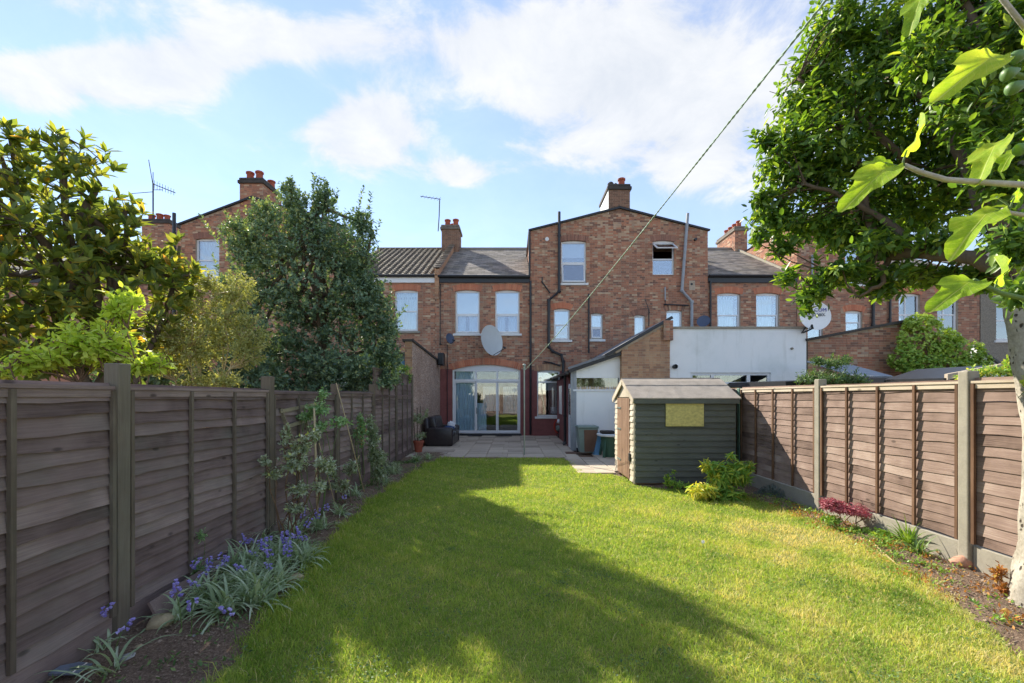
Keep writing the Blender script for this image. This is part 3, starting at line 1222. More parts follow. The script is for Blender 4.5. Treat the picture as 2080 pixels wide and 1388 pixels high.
# ------------------------------------------------------------------ house with the sliding doors
xA0, xA1 = hx(893), hx(1076)
hA = thing('brick_house', 'two-storey brick house with white sliding patio doors and slate roof', 'house', ((xA0 + xA1) / 2, Y0, 0))
w1 = (hx(925), hx(974), hz(678), hz(589))
w2 = (hx(1006), hx(1055), hz(678), hz(589))
dr = (hx(919), hx(1057), .1, hz(741))
DR_SPRING = hz(752)
bk, mo = MB(), MB()
band = hz(750)
holes = [w1, w2, (dr[0], dr[1], -.1, dr[3]), (xA0 - .1, dr[0], -.1, band, 1), (dr[1], xA1 + .1, -.1, band, 1)]
brick_panel(bk, mo, (0, Y0, 0), (1, 0, 0), (0, -1, 0), xA0, xA1, 0, hz(575), holes)
bo = bk.build('brickwork', 'brick', hA)
bo['kind'] = 'stuff'
mo.build('wall', 'mortar', hA)
m = MB()
m.box(xA0 - .004, dr[0], Y0 - .012, Y0 - .001, 0, band)
m.box(dr[1], xA1, Y0 - .012, Y0 - .001, 0, band)
m.build('painted_render', 'maroon', hA)
for w in (w1, w2):
    arch(hA, w[0], w[1], w[3] - .06, .06, .1, Y0, 'brick_red', over=.07, length=.26)
    window(hA, *w, Y0, transom=.46, rise=.05, cur=[('blind', 0, 1, .46, 1, 'blind'), ('curtain', .06, .4, .02, .5, 'curtain_blue'), ('curtain', .56, .96, .02, .5, 'curtain_blue')], open_lower=.06)
ao, (acx, acz, ar) = arch(hA, dr[0], dr[1], DR_SPRING, dr[3] - DR_SPRING, .12, Y0, 'brick_red', over=.1, length=.28, bw=.085)
# sliding doors: frame with three top lights, three door leaves
yb = Y0 + .1
f = MB()
zt = hz(753)
z_mid = hz(773)
f.box(dr[0], dr[0] + .07, yb, yb + .09, .1, dr[3])
f.box(dr[1] - .07, dr[1], yb, yb + .09, .1, dr[3])
f.box(dr[0] + .07, dr[1] - .07, yb, yb + .09, zt - .03, dr[3])
f.box(dr[0] + .07, dr[1] - .07, yb - .01, yb + .09, z_mid - .05, z_mid + .05)
f.box(dr[0] + .07, dr[1] - .07, yb, yb + .09, .1, .17)
thirds = [dr[0] + .07 + (dr[1] - dr[0] - .14) * i / 3 for i in range(4)]
for x in thirds[1:3]:
    f.box(x - .035, x + .035, yb, yb + .085, z_mid + .05, zt - .03)
door = f.build('patio_door', 'white_frame', hA)
for i in range(3):
    MB().box(thirds[i] + .01, thirds[i + 1] - .01, yb + .045, yb + .051, z_mid + .045, zt - .025).build('transom_pane', 'glass_door', door)
    leaf = MB()
    a, b = thirds[i] + .004, thirds[i + 1] - .004
    yo = yb + (.0 if i == 1 else .03)
    lo, hi = .171, z_mid - .051
    s = .05
    leaf.box(a, a + s, yo, yo + .045, lo, hi).box(b - s, b, yo, yo + .045, lo, hi)
    leaf.box(a + s, b - s, yo, yo + .045, lo, lo + s).box(a + s, b - s, yo, yo + .045, hi - s, hi)
    leaf.build('door_leaf', 'white_frame', door)
    MB().box(a + s - .004, b - s + .004, yo + .02, yo + .026, lo + s - .004, hi - s + .004).build('pane', 'glass_door', door)
MB().box(thirds[1] + .03, thirds[1] + .05, yb - .045, yb - .001, .95, 1.2).build('door_handle', 'black_paint', door)
curtain(dr[0] + .1, thirds[1] - .02, .15, zt, yb + .18, 'curtain_blue', door, .04, 8)
curtain(thirds[1] + .05, thirds[1] + .45, .15, 1.4, yb + .20, 'curtain_blue', door, .04, 4)
curtain(thirds[1] + .3, thirds[2] + .1, 1.05, 2.12, yb + .2, 'curtain_white', door, .03, 7)
curtain(thirds[2] + .25, thirds[3] - .05, .95, 2.12, yb + .2, 'curtain_white', door, .03, 7)
MB().box(dr[0] - .02, dr[1] + .05, Y0 - .09, Y0 + .3, -.02, .098).build('threshold', 'black_paint', hA)
# gutter and fascia
m = MB()
m.box(xA0 - .02, xA1, Y0 - .07, Y0 + .0, hz(575), hz(563))
m.tube([(xA0 - .05, Y0 - .14, hz(563)), (xA1 + .02, Y0 - .14, hz(564))], .06, 8)
m.build('gutter', 'black_paint', hA)
slates(hA, xA0 - .05, xA1, Y0 - .12, EAVE_Z + .06, RIDGE_Y, RIDGE_Z)
m = MB().tube([(xA0 - .1, RIDGE_Y, RIDGE_Z + .0), (xA1 + .1, RIDGE_Y, RIDGE_Z + .0)], .11, 8)
m.build('ridge_tiles', 'slate', hA)
MB().add([(xA0, RIDGE_Y, RIDGE_Z - .02), (xA1, RIDGE_Y, RIDGE_Z - .02), (xA1, 29.5, EAVE_Z), (xA0, 29.5, EAVE_Z)], [(0, 1, 2, 3)]).build('rear_roof', 'slate', hA)
bk, mo = MB(), MB()
brick_panel(bk, mo, (0, Y0 - .03, 0), (1, 0, 0), (0, -1, 0), hx(884), xA0 - .001, 0, EAVE_Z - .3)
pier = bk.build('party_wall_bricks', 'brick', hA)
mo.box(hx(884), xA0 - .001, Y0 - .018, Y0 + .3, 0, EAVE_Z - .3)
mo.build('party_wall', 'mortar', pier)
shell(hA, xA0, xA1, Y0, 29.4, EAVE_Z, 'l')
pipe(hA, [(hx(1077.5), Y0 - .1, hz(572)), (hx(1077.5), Y0 - .1, .06)], .045, 'black_paint')
pipe(hA, [(hx(895), Y0 - .06, hz(578)), (hx(895), Y0 - .06, hz(700)), (hx(909), Y0 - .06, hz(703)), (hx(909), Y0 - .06, .5)], .016, 'black_paint', False, 'cable_pipe', 6)
# party parapet with stepped tiles, and the chimney at the ridge
m = MB()
pw0, pw1 = hx(884), hx(893) - .01
poly = [(pw0, Y0 - .14, EAVE_Z - .35), (pw0, Y0 - .14, EAVE_Z + .36), (pw0, RIDGE_Y - .6, RIDGE_Z - .0), (pw0, RIDGE_Y - .6, EAVE_Z - .35)]
bkp, mop = MB(), MB()
brick_panel(bkp, mop, (0, Y0 - .145, 0), (1, 0, 0), (0, -1, 0), pw0, pw1, EAVE_Z - .9, EAVE_Z + .34)
par = bkp.build('parapet_bricks', 'brick_stock', hA)
m.prism(poly, (pw1 - pw0, 0, 0))
m.build('parapet', 'brick_stock', par)
m = MB()
nst = 15
for i in range(nst):
    fa = i / nst
    y = Y0 - .16 + (RIDGE_Y - .6 - Y0 + .16) * fa
    z = EAVE_Z + .38 + (RIDGE_Z + .02 - EAVE_Z - .36) * fa
    dy = (RIDGE_Y - .6 - Y0) / nst
    dz = (RIDGE_Z - EAVE_Z - .36) / nst
    m.obox(((pw0 + pw1) / 2, y + dy / 2, z + dz / 2 + .03), ((pw1 - pw0) / 2 + .05, 0, 0), (0, dy / 2 + .05, dz / 2 - .02), (0, -.012, .02), RND.random())
m.build('coping_tiles', 'slate', hA)
cxA0, cxA1 = GX(897, 23.6), GX(932, 23.6)
chimney(hA, cxA0, cxA1, 23.6, 24.7, RIDGE_Z - 1.0, GZ(460, 23.6), [(cxA0 + .28, 23.9, .4, .15), (cxA0 + .72, 23.9, .42, .15), (cxA0 + .5, 24.4, .36, .14)], 'brick_soot')

# ------------------------------------------------------------------ tall gabled house in the middle
xG0, xG1 = hx(1077), hx(1437)
YG = Y0 - .04
GE = hz(470)
GAP = 9.72
gx = (hx(1236) + hx(1280)) / 2


def gable_top(x):
    return GE + (GAP - GE) * (1 - abs(x - gx) / (gx - xG0)) if x < gx else GE + (GAP - GE) * (1 - (x - gx) / (xG1 - gx))


hG = thing('gabled_house', 'tall brick gabled house with central chimney and black soil pipe', 'house', ((xG0 + xG1) / 2, YG, 0))
gw = {'a': (hx(1140), hx(1190), hz(576), hz(489)), 'b': (hx(1325), hx(1369), hz(559), hz(489)), 'c': (hx(1125), hx(1157), hz(691), hz(627)),
      'd': (hx(1200), hx(1224), hz(690), hz(636)), 'e': (hx(1288), hx(1310), hz(690), hz(640)), 'f': (hx(1353), hx(1385), hz(690), hz(630)),
      'k': (hx(1091), hx(1137), hz(846), hz(752))}
bk, mo = MB(), MB()
xlean = 1.95
holes = list(gw.values()) + [(xG0 - .1, gw['k'][0], -.1, hz(754), 1), (gw['k'][1], xlean + .25, -.1, hz(754), 1), (gw['k'][0], gw['k'][1], -.1, gw['k'][2], 1)]


def sooty(s, z):
    t = RND.random()
    d = math.exp(-((s - gx) / 1.5) ** 2) * max(0, min(1, (z - 7.2) / 2))
    return t if RND.random() > .55 * d else RND.choice((0.02, .97, .9))


brick_panel(bk, mo, (0, YG, 0), (1, 0, 0), (0, -1, 0), xG0, xG1, 0, GE, holes, gable_top, sooty)
bo = bk.build('brickwork', 'brick', hG)
bo['kind'] = 'stuff'
e = YG + .009
mo.add([(xG0, e, GE), (xG1, e, GE), (gx, e, GAP)], [(0, 1, 2)])
mo.build('wall', 'mortar', hG)
m = MB()
m.box(xG0, gw['k'][0], YG - .012, YG - .001, 0, hz(754))
m.box(gw['k'][1], xlean + .2, YG - .012, YG - .001, 0, hz(754))
m.box(gw['k'][0], gw['k'][1], YG - .012, YG - .001, 0, gw['k'][2] - .1)
m.build('painted_render', 'maroon', hG)
for key, am in (('a', 'brick_dark'), ('b', 'brick_dark'), ('c', 'brick_red'), ('d', 'brick_dark'), ('e', 'brick_dark'), ('f', 'brick'), ('k', 'brick_stock')):
    w = gw[key]
    arch(hG, w[0], w[1], w[3] - .055, .055, .1, YG, am, over=.06, length=.25)
window(hG, *gw['a'], YG, .5, open_lower=.13, cur=[('blind', 0, 1, .62, 1, 'blind')])
# upper right window: lower light fixed, top light hung open
wb = gw['b']
fr = MB()
yb = YG + .1
zb1 = wb[3] - .05
tz = wb[2] + (zb1 - wb[2]) * .48
for (a, b, c, d) in ((wb[0], wb[0] + .05, wb[2], wb[3]), (wb[1] - .05, wb[1], wb[2], wb[3])):
    fr.box(a, b, yb, yb + .07, c, d)
fr.box(wb[0] + .05, wb[1] - .05, yb, yb + .07, wb[2], wb[2] + .05).box(wb[0] + .05, wb[1] - .05, yb, yb + .07, tz - .03, tz + .03).box(wb[0] + .05, wb[1] - .05, yb, yb + .07, zb1 - .04, wb[3])
fro = fr.build('window', 'white_frame', hG)
MB().box(wb[0] + .045, wb[1] - .045, yb + .03, yb + .036, wb[2] + .045, tz - .028).build('pane', 'glass', fro)
sm = MB()
hzz = zb1 - .06
d = Vector((0, -math.sin(1.0), -math.cos(1.0)))
nrm = Vector((0, -math.cos(1.0), math.sin(1.0)))
L = zb1 - .04 - tz
c0 = Vector(((wb[0] + wb[1]) / 2, yb + .0, hzz))
wx = (wb[1] - wb[0]) / 2 - .02
for (cc, ax, az) in ((c0 + d * .03, Vector((wx, 0, 0)), d * .03), (c0 + d * (L - .03), Vector((wx, 0, 0)), d * .03),
                     (c0 + d * L / 2 - Vector((wx - .03, 0, 0)), Vector((.03, 0, 0)), d * (L / 2 - .06)), (c0 + d * L / 2 + Vector((wx - .03, 0, 0)), Vector((.03, 0, 0)), d * (L / 2 - .06))):
    sm.obox(cc, ax, nrm * .02, az)
sm.build('open_sash', 'white_frame', fro)
MB().obox(c0 + d * L / 2, Vector((wx - .05, 0, 0)), nrm * .004, d * (L / 2 - .05)).build('pane', 'glass', fro)
window(hG, *gw['c'], YG, .5, cur=[('blind', 0, 1, .5, 1, 'blind')])
window(hG, *gw['d'], YG, .48, open_lower=.2, cur=[('blind', 0, 1, .5, 1, 'blind')])
window(hG, *gw['e'], YG, 0, cur=[('curtain', 0, 1, 0, 1, 'curtain_white')], sill=False)
window(hG, *gw['f'], YG, .42, cur=[('curtain', 0, 1, 0, 1, 'curtain_white')], sill=False)
window(hG, *gw['k'], YG, .76, cur=[('blind', 0, 1, .56, .78, 'blind'), ('curtain', 0, .16, .05, .6, 'curtain_white'), ('curtain', .84, 1, .05, .6, 'curtain_white'), ('blind', .62, .95, .06, .2, 'blind')], sashes=False)
# verge, roof, sides
m = MB()
for (xa, xb) in ((xG0 - .06, gx), (xG1 + .06, gx)):
    za = GE - .02
    m.bar((xa, YG - .05, za + .03), (xb, YG - .05, GAP + .03), .1, .07)
m.build('verge_trim', 'black_paint', hG)
m = MB()
m.add([(xG0 - .08, YG - .08, GE + .03), (gx, YG - .08, GAP + .09), (gx, 28, GAP + .09), (xG0 - .08, 28, GE + .03)], [(0, 1, 2, 3)])
m.add([(xG1 + .08, YG - .08, GE + .03), (gx, YG - .08, GAP + .09), (gx, 28, GAP + .09), (xG1 + .08, 28, GE + .03)], [(0, 1, 2, 3)])
m.build('roof', 'slate', hG)
shell(hG, xG0, xG1, YG, 28, GE, 'lr')
chimney(hG, hx(1236), hx(1279), YG - .002, YG + 1.75, GAP - .25, hz(379), [(hx(1266), YG + .35, .42, .15), (hx(1262), YG + .95, .38, .14), (hx(1266), YG + 1.45, .36, .14)], 'brick_soot', 'soot', left_sunlit=True)
m = MB()
m.lathe((hx(1242), YG + .2, hz(379) + .08), [(.13, 0), (.14, .1), (.08, .17)], 9)
m.lathe((hx(1253), YG + .3, hz(379) + .08), [(.09, 0), (.09, .12), (.05, .17)], 9)
m.build('broken_pot', 'soot', hG)
pv = YG - .13
pipe(hG, [(hx(1135), pv, hz(434)), (hx(1135), pv, hz(594)), (hx(1114), pv, hz(612)), (hx(1114), pv, hz(706)), (hx(1122), pv, hz(715)), (hx(1139), pv, hz(722)), (hx(1143), pv, hz(735)), (hx(1143), pv, hz(775)), ], .062, 'black_paint', True, 'soil_pipe')
pipe(hG, [(hx(1101), pv + .05, hz(565)), (hx(1101), pv + .05, hz(575)), (hx(1117), pv + .05, hz(597))], .03, 'black_paint', False, 'waste_pipe')
pipe(hG, [(hx(1105), pv + .04, hz(735)), (hx(1120), pv + .04, hz(738)), (hx(1138), pv + .04, hz(744))], .03, 'black_paint', False, 'waste_pipe')
pipe(hG, [(hx(1195), pv + .05, hz(598)), (hx(1195), pv + .05, hz(718))], .035, 'black_paint', True, 'waste_pipe')
pipe(hG, [(hx(1394), pv, hz(437)), (hx(1382), pv, hz(592)), (hx(1402), pv, hz(615)), (hx(1402), pv, hz(668))], .065, 'grey_pipe', False, 'flue_pipe')
pipe(hG, [(hx(1349), pv + .04, hz(585)), (hx(1349), pv + .04, hz(611))], .03, 'grey_pipe', False, 'overflow_pipe')
pipe(hG, [(hx(1349), pv + .03, hz(611)), (hx(1349), pv + .03, hz(620)), (hx(1396), pv + .03, hz(622))], .028, 'black_paint', False, 'waste_pipe')
pipe(hG, [(hx(1075.5), YG - .02, hz(470)), (hx(1075.5), YG - .02, hz(560))], .045, 'black_paint')
MB().lathe((hx(1111), YG, hz(487)), [(.08, .0), (.085, .03), (.05, .04), (.03, .035)], 14, ax=(0, -1, 0)).build('wall_vent', 'plastic_white', hG)
MB().lathe((hx(1411), YG, hz(488)), [(.06, .0), (.06, .1), (.04, .1)], 10, ax=(0, -1, 0)).build('wall_vent', 'black_paint', hG)
m = MB().box(hx(1399), hx(1411), YG - .006, YG, hz(590), hz(571))
m.build('mortar_patch', 'mortar', hG)
MB().lathe((hx(1404), YG, hz(578)), [(.05, .0), (.05, .02), (.03, .02)], 10, ax=(0, -1, 0)).build('wall_vent', 'black_paint', hG)


# ------------------------------------------------------------------ neighbours
def plain_house(name, label, x0, x1, wins, roof='slate', y=Y0, eave_px=566, arch_mat='brick_red', fascia='black_paint', sides='lr', z_low=0, brick='brick', holes2=(), ridge=None):
    h = thing(name, label, 'house', ((x0 + x1) / 2, y, 0))
    bk, mo = MB(), MB()
    brick_panel(bk, mo, (0, y, 0), (1, 0, 0), (0, -1, 0), x0, x1, z_low, hz(575), [w for w, *_ in wins] + list(holes2))
    b = bk.build('brickwork', brick, h)
    b['kind'] = 'stuff'
    mo.build('wall', 'mortar', h)
    for w, kw in wins:
        arch(h, w[0], w[1], w[3] - .06, .06, .1, y, arch_mat, over=.07, length=.26)
        window(h, *w, y, **kw)
    ez = hz(eave_px)
    m = MB()
    m.box(x0, x1, y - .07, y, hz(575), hz(563))
    m.build('fascia', fascia, h)
    MB().tube([(x0, y - .14, hz(562)), (x1, y - .14, hz(562))], .06, 8).build('gutter', 'black_paint', h)
    ry, rz = ridge or (RIDGE_Y, RIDGE_Z)
    (pantiles if roof == 'pantile' else slates)(h, x0, x1, y - .12, ez + .06, ry, rz)
    MB().tube([(x0, ry, rz), (x1, ry, rz)], .11, 8).build('ridge_tiles', roof, h)
    MB().add([(x0, ry, rz - .02), (x1, ry, rz - .02), (x1, 29.5, ez), (x0, 29.5, ez)], [(0, 1, 2, 3)]).build('rear_roof', roof, h)
    shell(h, x0, x1, y, 29.4, ez, sides)
    return h


hB = plain_house('brick_house', 'brick neighbour house with brown pantile roof behind the holly', hx(690), hx(884) - .01,
                 [((hx(802), hx(849), hz(673), hz(589)), dict(transom=.5, mats=('white_frame', 'stone_sill'), cur=[('curtain', 0, 1, 0, 1, 'curtain_green')], set_back=.09))],
                 'pantile', fascia='white_frame', sides='l')
xC0, xC1 = xG1 + .01, hx(1618)
cg = [('curtain', 0, .42, 0, 1, 'curtain_green'), ('curtain', .42, .84, 0, 1, 'curtain_green')]
hC = plain_house('brick_house', 'brick house with two curtained arched windows above white extension', xC0, xC1,
                 [((hx(1457), hx(1504), hz(680), hz(595)), dict(transom=.48, cur=cg, sill=True)), ((hx(1536), hx(1583), hz(680), hz(595)), dict(transom=.48, cur=cg, sill=True))], sides='')
pipe(hC, [(hx(1441), Y0 - .1, hz(572)), (hx(1441), Y0 - .1, 3.0)], .045, 'black_paint')
MB().lathe((hx(1484), 21.6, 8.35), [(.12, 0), (.12, .1), (.05, .12)], 8).build('roof_vent', 'black_paint', hC)
ccx0, ccx1 = GX(1493, 23.8), GX(1518, 23.8)
chimney(hC, ccx0, ccx1, 23.8, 25.9, RIDGE_Z - 1.2, GZ(463, 23.8), [(ccx0 + .3, 24.0 + .45 * i, .38, .13) for i in range(4)], 'brick')

# right-hand gabled house: its left side wall catches the sun
xD0, xD1 = hx(1618) + .01, hx(1800)
DZ = 9.25
hD = thing('gabled_house', 'brick gabled house half hidden by the evergreen tree', 'house', ((xD0 + xD1) / 2, Y0, 0))
dw = [((hx(1717), hx(1751), hz(677), hz(631)), dict(transom=.5, sill=False)), ((hx(1640), hx(1671), hz(720), hz(655)), dict(transom=.5, sill=False)),
      ((hx(1716), hx(1750), hz(578), hz(500)), dict(transom=.5))]
bk, mo = MB(), MB()
dgx = (xD0 + xD1) / 2 + 1.6


def d_top(x):
    return DZ + .3 * (x - xD0)


brick_panel(bk, mo, (0, Y0 - .02, 0), (1, 0, 0), (0, -1, 0), xD0, xD1, 0, DZ, [w for w, _ in dw], d_top)
brick_panel(bk, mo, (xD0, 0, 0), (0, 1, 0), (-1, 0, 0), Y0, 27, EAVE_Z - .5, DZ)
mo.add([(xD0, Y0 - .011, DZ), (xD1, Y0 - .011, DZ), (xD1, Y0 - .011, d_top(xD1))], [(0, 1, 2)])
b = bk.build('brickwork', 'brick', hD)
b['kind'] = 'stuff'
mo.build('wall', 'mortar', hD)
for w, kw in dw:
    arch(hD, w[0], w[1], w[3] - .06, .06, .1, Y0 - .02, 'brick_red', over=.07, length=.25)
    window(hD, *w, Y0 - .02, **kw)
m = MB().add([(xD0 - .06, Y0 - .1, DZ + .04), (xD1, Y0 - .1, d_top(xD1) + .06), (xD1, 27, d_top(xD1) + .06), (xD0 - .06, 27, DZ + .04)], [(0, 1, 2, 3)])
m.build('roof', 'slate', hD)
shell(hD, xD0 + .02, xD1, Y0, 27, DZ - .02, 'r')
# lead flashing where the slate roof of the house next door meets this side wall
m = MB()
m.bar((xD0 - .05, Y0 - .1, EAVE_Z + .12), (xD0 - .05, RIDGE_Y, RIDGE_Z + .06), .08, .12)
m.build('flashing', 'concrete', hD)
pipe(hD, [(hx(1647), Y0 - .1, hz(520)), (hx(1647), Y0 - .1, hz(572))], .05, 'grey_pipe', False)
pipe(hD, [(hx(1770), Y0 - .1, hz(470)), (hx(1770), Y0 - .1, hz(690))], .06, 'black_paint', True, 'soil_pipe')

sash = dict(transom=.5, cur=[('curtain', 0, .8, 0, 1, 'curtain_white')])
wE1, wE2 = (hx(1826), hx(1869), hz(680), hz(596)), (hx(1904), hx(1946), hz(680), hz(596))
hE = plain_house('brick_house', 'brick house with two white sash windows above the ivy', hx(1800) + .01, hx(1990),
                 [(wE1, dict(sash, mull=((wE1[0] + wE1[1]) / 2 - .1,))), (wE2, dict(sash, mull=((wE2[0] + wE2[1]) / 2 - .1,)))], sides='r')
pipe(hE, [(hx(1804), Y0 - .1, hz(572)), (hx(1804), Y0 - .1, hz(700))], .05, 'black_paint')
# pebble-dashed house at the far right
hF = thing('pebbledash_house', 'grey pebbledash house with white window behind the trunk', 'house', (hx(2060), Y0, 0))
m = MB()
fw_ = (hx(2022), hx(2064), hz(692), hz(615))
x0, x1 = hx(1990) + .01, hx(2300)
for (a, b, c, d) in ((x0, fw_[0], 0, 7.0), (fw_[1], x1, 0, 7.0), (fw_[0], fw_[1], 0, fw_[2]), (fw_[0], fw_[1], fw_[3], 7.0)):
    m.box(a, b, Y0 - .03, Y0 + .25, c, d)
m.build('wall', 'pebbledash_grey', hF)
window(hF, *fw_, Y0 - .02, transom=.55, cur=[('blind', 0, 1, .8, 1, 'cloth_blue'), ('curtain', 0, 1, 0, .8, 'curtain_white')])
shell(hF, x0, x1, Y0, 28, 7.0, 'r', 'pebbledash_grey')
slates(hF, x0, x1, Y0 - .2, 7.0, 24, 9.6)

# left gabled house with the big stack
xL0, xL1 = hx(368), hx(689)
lgx = hx(514)
LAPX = hz(404)
LGE = hz(458)


def l_top(x):
    return LGE + (LAPX - LGE) * (1 - abs(x - lgx) / ((lgx - xL0) if x < lgx else (xL1 - lgx)))


hL = thing('gabled_house', 'brick gabled house behind the left trees with big chimney', 'house', ((xL0 + xL1) / 2, Y0, 0))
lw = (hx(398), hx(446), hz(570), hz(484))
bk, mo = MB(), MB()
brick_panel(bk, mo, (0, Y0 - .03, 0), (1, 0, 0), (0, -1, 0), xL0, xL1, 3.5, LGE, [lw], l_top)
mo.add([(xL0, Y0 - .021, LGE), (xL1, Y0 - .021, LGE), (lgx, Y0 - .021, LAPX)], [(0, 1, 2)])
MB().box(xL0, xL1, Y0 - .02, Y0 + .2, -.03, 3.5).build('plinth', 'brick', hL)
b = bk.build('brickwork', 'brick', hL)
b['kind'] = 'stuff'
mo.build('wall', 'mortar', hL)
arch(hL, lw[0], lw[1], lw[3] - .06, .06, .1, Y0 - .03, 'brick_dark', over=.06, length=.25)
window(hL, *lw, Y0 - .03, transom=.5, cur=[('curtain', 0, 1, 0, 1, 'curtain_blue')])
m = MB()
for xa in (xL0 - .06, xL1 + .06):
    m.bar((xa, Y0 - .08, LGE + .01), (lgx, Y0 - .08, LAPX + .04), .1, .07)
m.build('verge_trim', 'black_paint', hL)
m = MB()
for xa in (xL0 - .08, xL1 + .08):
    m.add([(xa, Y0 - .1, LGE + .03), (lgx, Y0 - .1, LAPX + .09), (lgx, 28, LAPX + .09), (xa, 28, LGE + .03)], [(0, 1, 2, 3)])
m.build('roof', 'slate', hL)
shell(hL, xL0, xL1, Y0, 28, LGE, 'lr')
chimney(hL, hx(488), hx(535), Y0 - .035, Y0 + 1.5, LAPX - .3, hz(366), [(hx(500), Y0 + .3, .42, .15), (hx(519), Y0 + .3, .45, .15), (hx(503), Y0 + 1.1, .4, .15), (hx(527), Y0 + .95, .36, .15)], 'brick', 'soot')
pipe(hL, [(hx(361), Y0 - .2, hz(437)), (hx(361), Y0 - .2, hz(640))], .07, 'black_paint', False, 'soil_pipe')

hH = plain_house('brick_house', 'far brick house with clay chimney pots beyond the magnolia', hx(-500), hx(367), [], sides='l', z_low=3.0)
MB().box(hx(-500), hx(367), Y0 + .02, Y0 + .2, -.03, 3.0).build('plinth', 'brick', hH)
chx0, chx1 = GX(288, 24), GX(343, 24)
chimney(hH, chx0, chx1, 24, 25.2, RIDGE_Z - 1, GZ(448, 24), [(chx0 + .3, 24.3, .36, .17), (chx0 + .75, 24.3, .4, .17), (chx0 + 1.15, 24.3, .34, .15)], 'brick', 'soot')

# ------------------------------------------------------------------ neighbour's side extension with the pebbledash wall
hN = thing('side_extension', 'pebbledash side wall of neighbour extension rising beside the sofa', 'wall', (-3.3, 13.7, 0))
xw = -3.12
n0, n1 = 13.7, 18.97
zt0, zt1 = GZ(694, n0), GZ(738, n1)
MB().prism([(xw, n0, 0), (xw, n1, 0), (xw, n1, zt1), (xw, n0, zt0)], (-.22, 0, 0)).build('pebbledash_wall', 'pebbledash', hN)
bk, mo = MB(), MB()
brick_panel(bk, mo, (0, n0 - .012, 0), (1, 0, 0), (0, -1, 0), xw - .22, xw - .0, 0, zt0 - .02)
b = bk.build('brick_end', 'brick_stock', hN)
mo.build('mortar', 'mortar', b)
MB().prism([(xw + .05, n0 - .06, zt0), (xw + .05, n1, zt1), (xw + .05, n1, zt1 + .07), (xw + .05, n0 - .06, zt0 + .07)], (-.34, 0, 0)).build('coping', 'soot', hN)
MB().add(*rbox(xw + .05, xw + .3, 18.0, 18.45, GZ(760, 18.2) + .35, GZ(735, 18.2) + .35, .04, 2)).build('hopper', 'black_paint', hN)
m = MB()
m.box(-6.3, xw - .23, n0 + .12, n0 + .2, 0, 2.3)
m.build('front_wall', 'render_white', hN)
for i, (za, zb) in enumerate(((2.31, 2.55), (2.58, 2.82), (2.85, 3.05))):
    MB().box(-6.3, xw - .24, n0 + .14 + .1 * i, n0 + .17 + .1 * i, za, zb).build('glazing_strip', 'plastic_blue' if i == 1 else 'grey_pipe', hN)
MB().add([(-6.3, n0 + .1, 3.06), (xw - .23, n0 + .1, 3.06), (xw - .23, 18.9, 3.3), (-6.3, 18.9, 3.3)], [(0, 1, 2, 3)]).build('flat_roof', 'lead', hN)

# ------------------------------------------------------------------ white lean-to
YL = 13.85
lx0, lx1 = GX(1166, YL), GX(1263, YL)
hT = thing('lean_to', 'white lean-to with sloping glazed roof and bin beside it', 'lean-to', ((lx0 + lx1) / 2, YL, 0))
zl, zr = GZ(752, YL), GZ(722, YL)
zw0, zw1 = GZ(795, YL), GZ(768, YL)


def lz(x):
    return zl + (zr - zl) * (x - lx0) / (lx1 - lx0)


m = MB()
m.box(lx0, lx1, YL, YL + .1, 0, zw0)
m.build('lower_panel', 'render_white', hT)
MB().box(lx0 - .03, lx1, YL - .03, YL + .12, zw0 + .001, zw0 + .06).build('window_sill', 'white_frame', hT)
m = MB()
m.box(lx0, lx0 + .08, YL + .0, YL + .1, zw0 + .061, zw1)
m.box(lx1 - .08, lx1, YL + .0, YL + .1, zw0 + .061, zw1)
wt = m.build('window', 'white_frame', hT)
MB().box(lx0 + .08, lx1 - .08, YL + .04, YL + .046, zw0 + .06, zw1).build('pane', 'glass_door', wt)
MB().prism([(lx0, YL, zw1), (lx1, YL, zw1), (lx1, YL, lz(lx1)), (lx0, YL, lz(lx0))], (0, .1, 0)).build('upper_panel', 'render_white', hT)
# things on the shelf inside the window
sh = MB()
sh.box(lx0 + .1, lx1 - .1, YL + .15, YL + .4, zw0 - .02, zw0 + .055)
sh.build('inner_shelf', 'white_frame', hT)
for i in range(13):
    x = lx0 + .16 + i * .092 + RND.uniform(-.02, .02)
    h = RND.uniform(.07, .15)
    MB().lathe((x, YL + .25, zw0 + .056), [(.03, 0), (.033, h * .6), (.016, h * .8), (.016, h)], 8).build(
        'jar', RND.choice(['plastic_green', 'plastic_white', 'osb', 'plastic_blue', 'plastic_brown', 'plastic_white']), hT)
MB().box(lx0 + .1, lx1 - .02, YL + 1.6, YL + 1.65, 0, 2.5).build('back_panel', 'osb', hT)
# left side: post, open door, painted wall
m = MB()
m.box(lx0 - .02, lx0 + .07, YL - .02, YL - .001, 0, zl)
m.box(lx0 - .1, lx0 - .021, YL + .0, YL + .1, 0, zl - .05)
m.build('corner_post', 'grey_pipe', hT)
dl = MB()
dl.box(lx0 - .06, lx0 - .021, YL + .12, YL + .95, .03, 2.1)
ddo = dl.build('side_door', 'white_frame', hT)
MB().box(lx0 - .072, lx0 - .0601, YL + .25, YL + .82, 1.1, 1.95).build('door_pane', 'glass_door', ddo)
MB().tube([(lx0 - .09, YL + .2, 1.03), (lx0 - .09, YL + .32, 1.03)], .012, 6).build('door_handle', 'galvanised', ddo)
MB().box(lx0 - .03, lx0 + .1, YL + 1.0, Y0 - .06, 0, zl - .15).build('side_wall', 'maroon', hT)
sw = MB().box(lx0 - .05, lx0 - .031, 17.0, 17.9, 1.0, 2.1)
sw.build('side_window', 'white_frame', hT)
pipe(hT, [(lx0 - .13, YL + 1.3, zl - .1), (lx0 - .13, YL + 1.3, .1), (lx0 - .2, YL + 1.3, .04)], .05, 'black_paint')
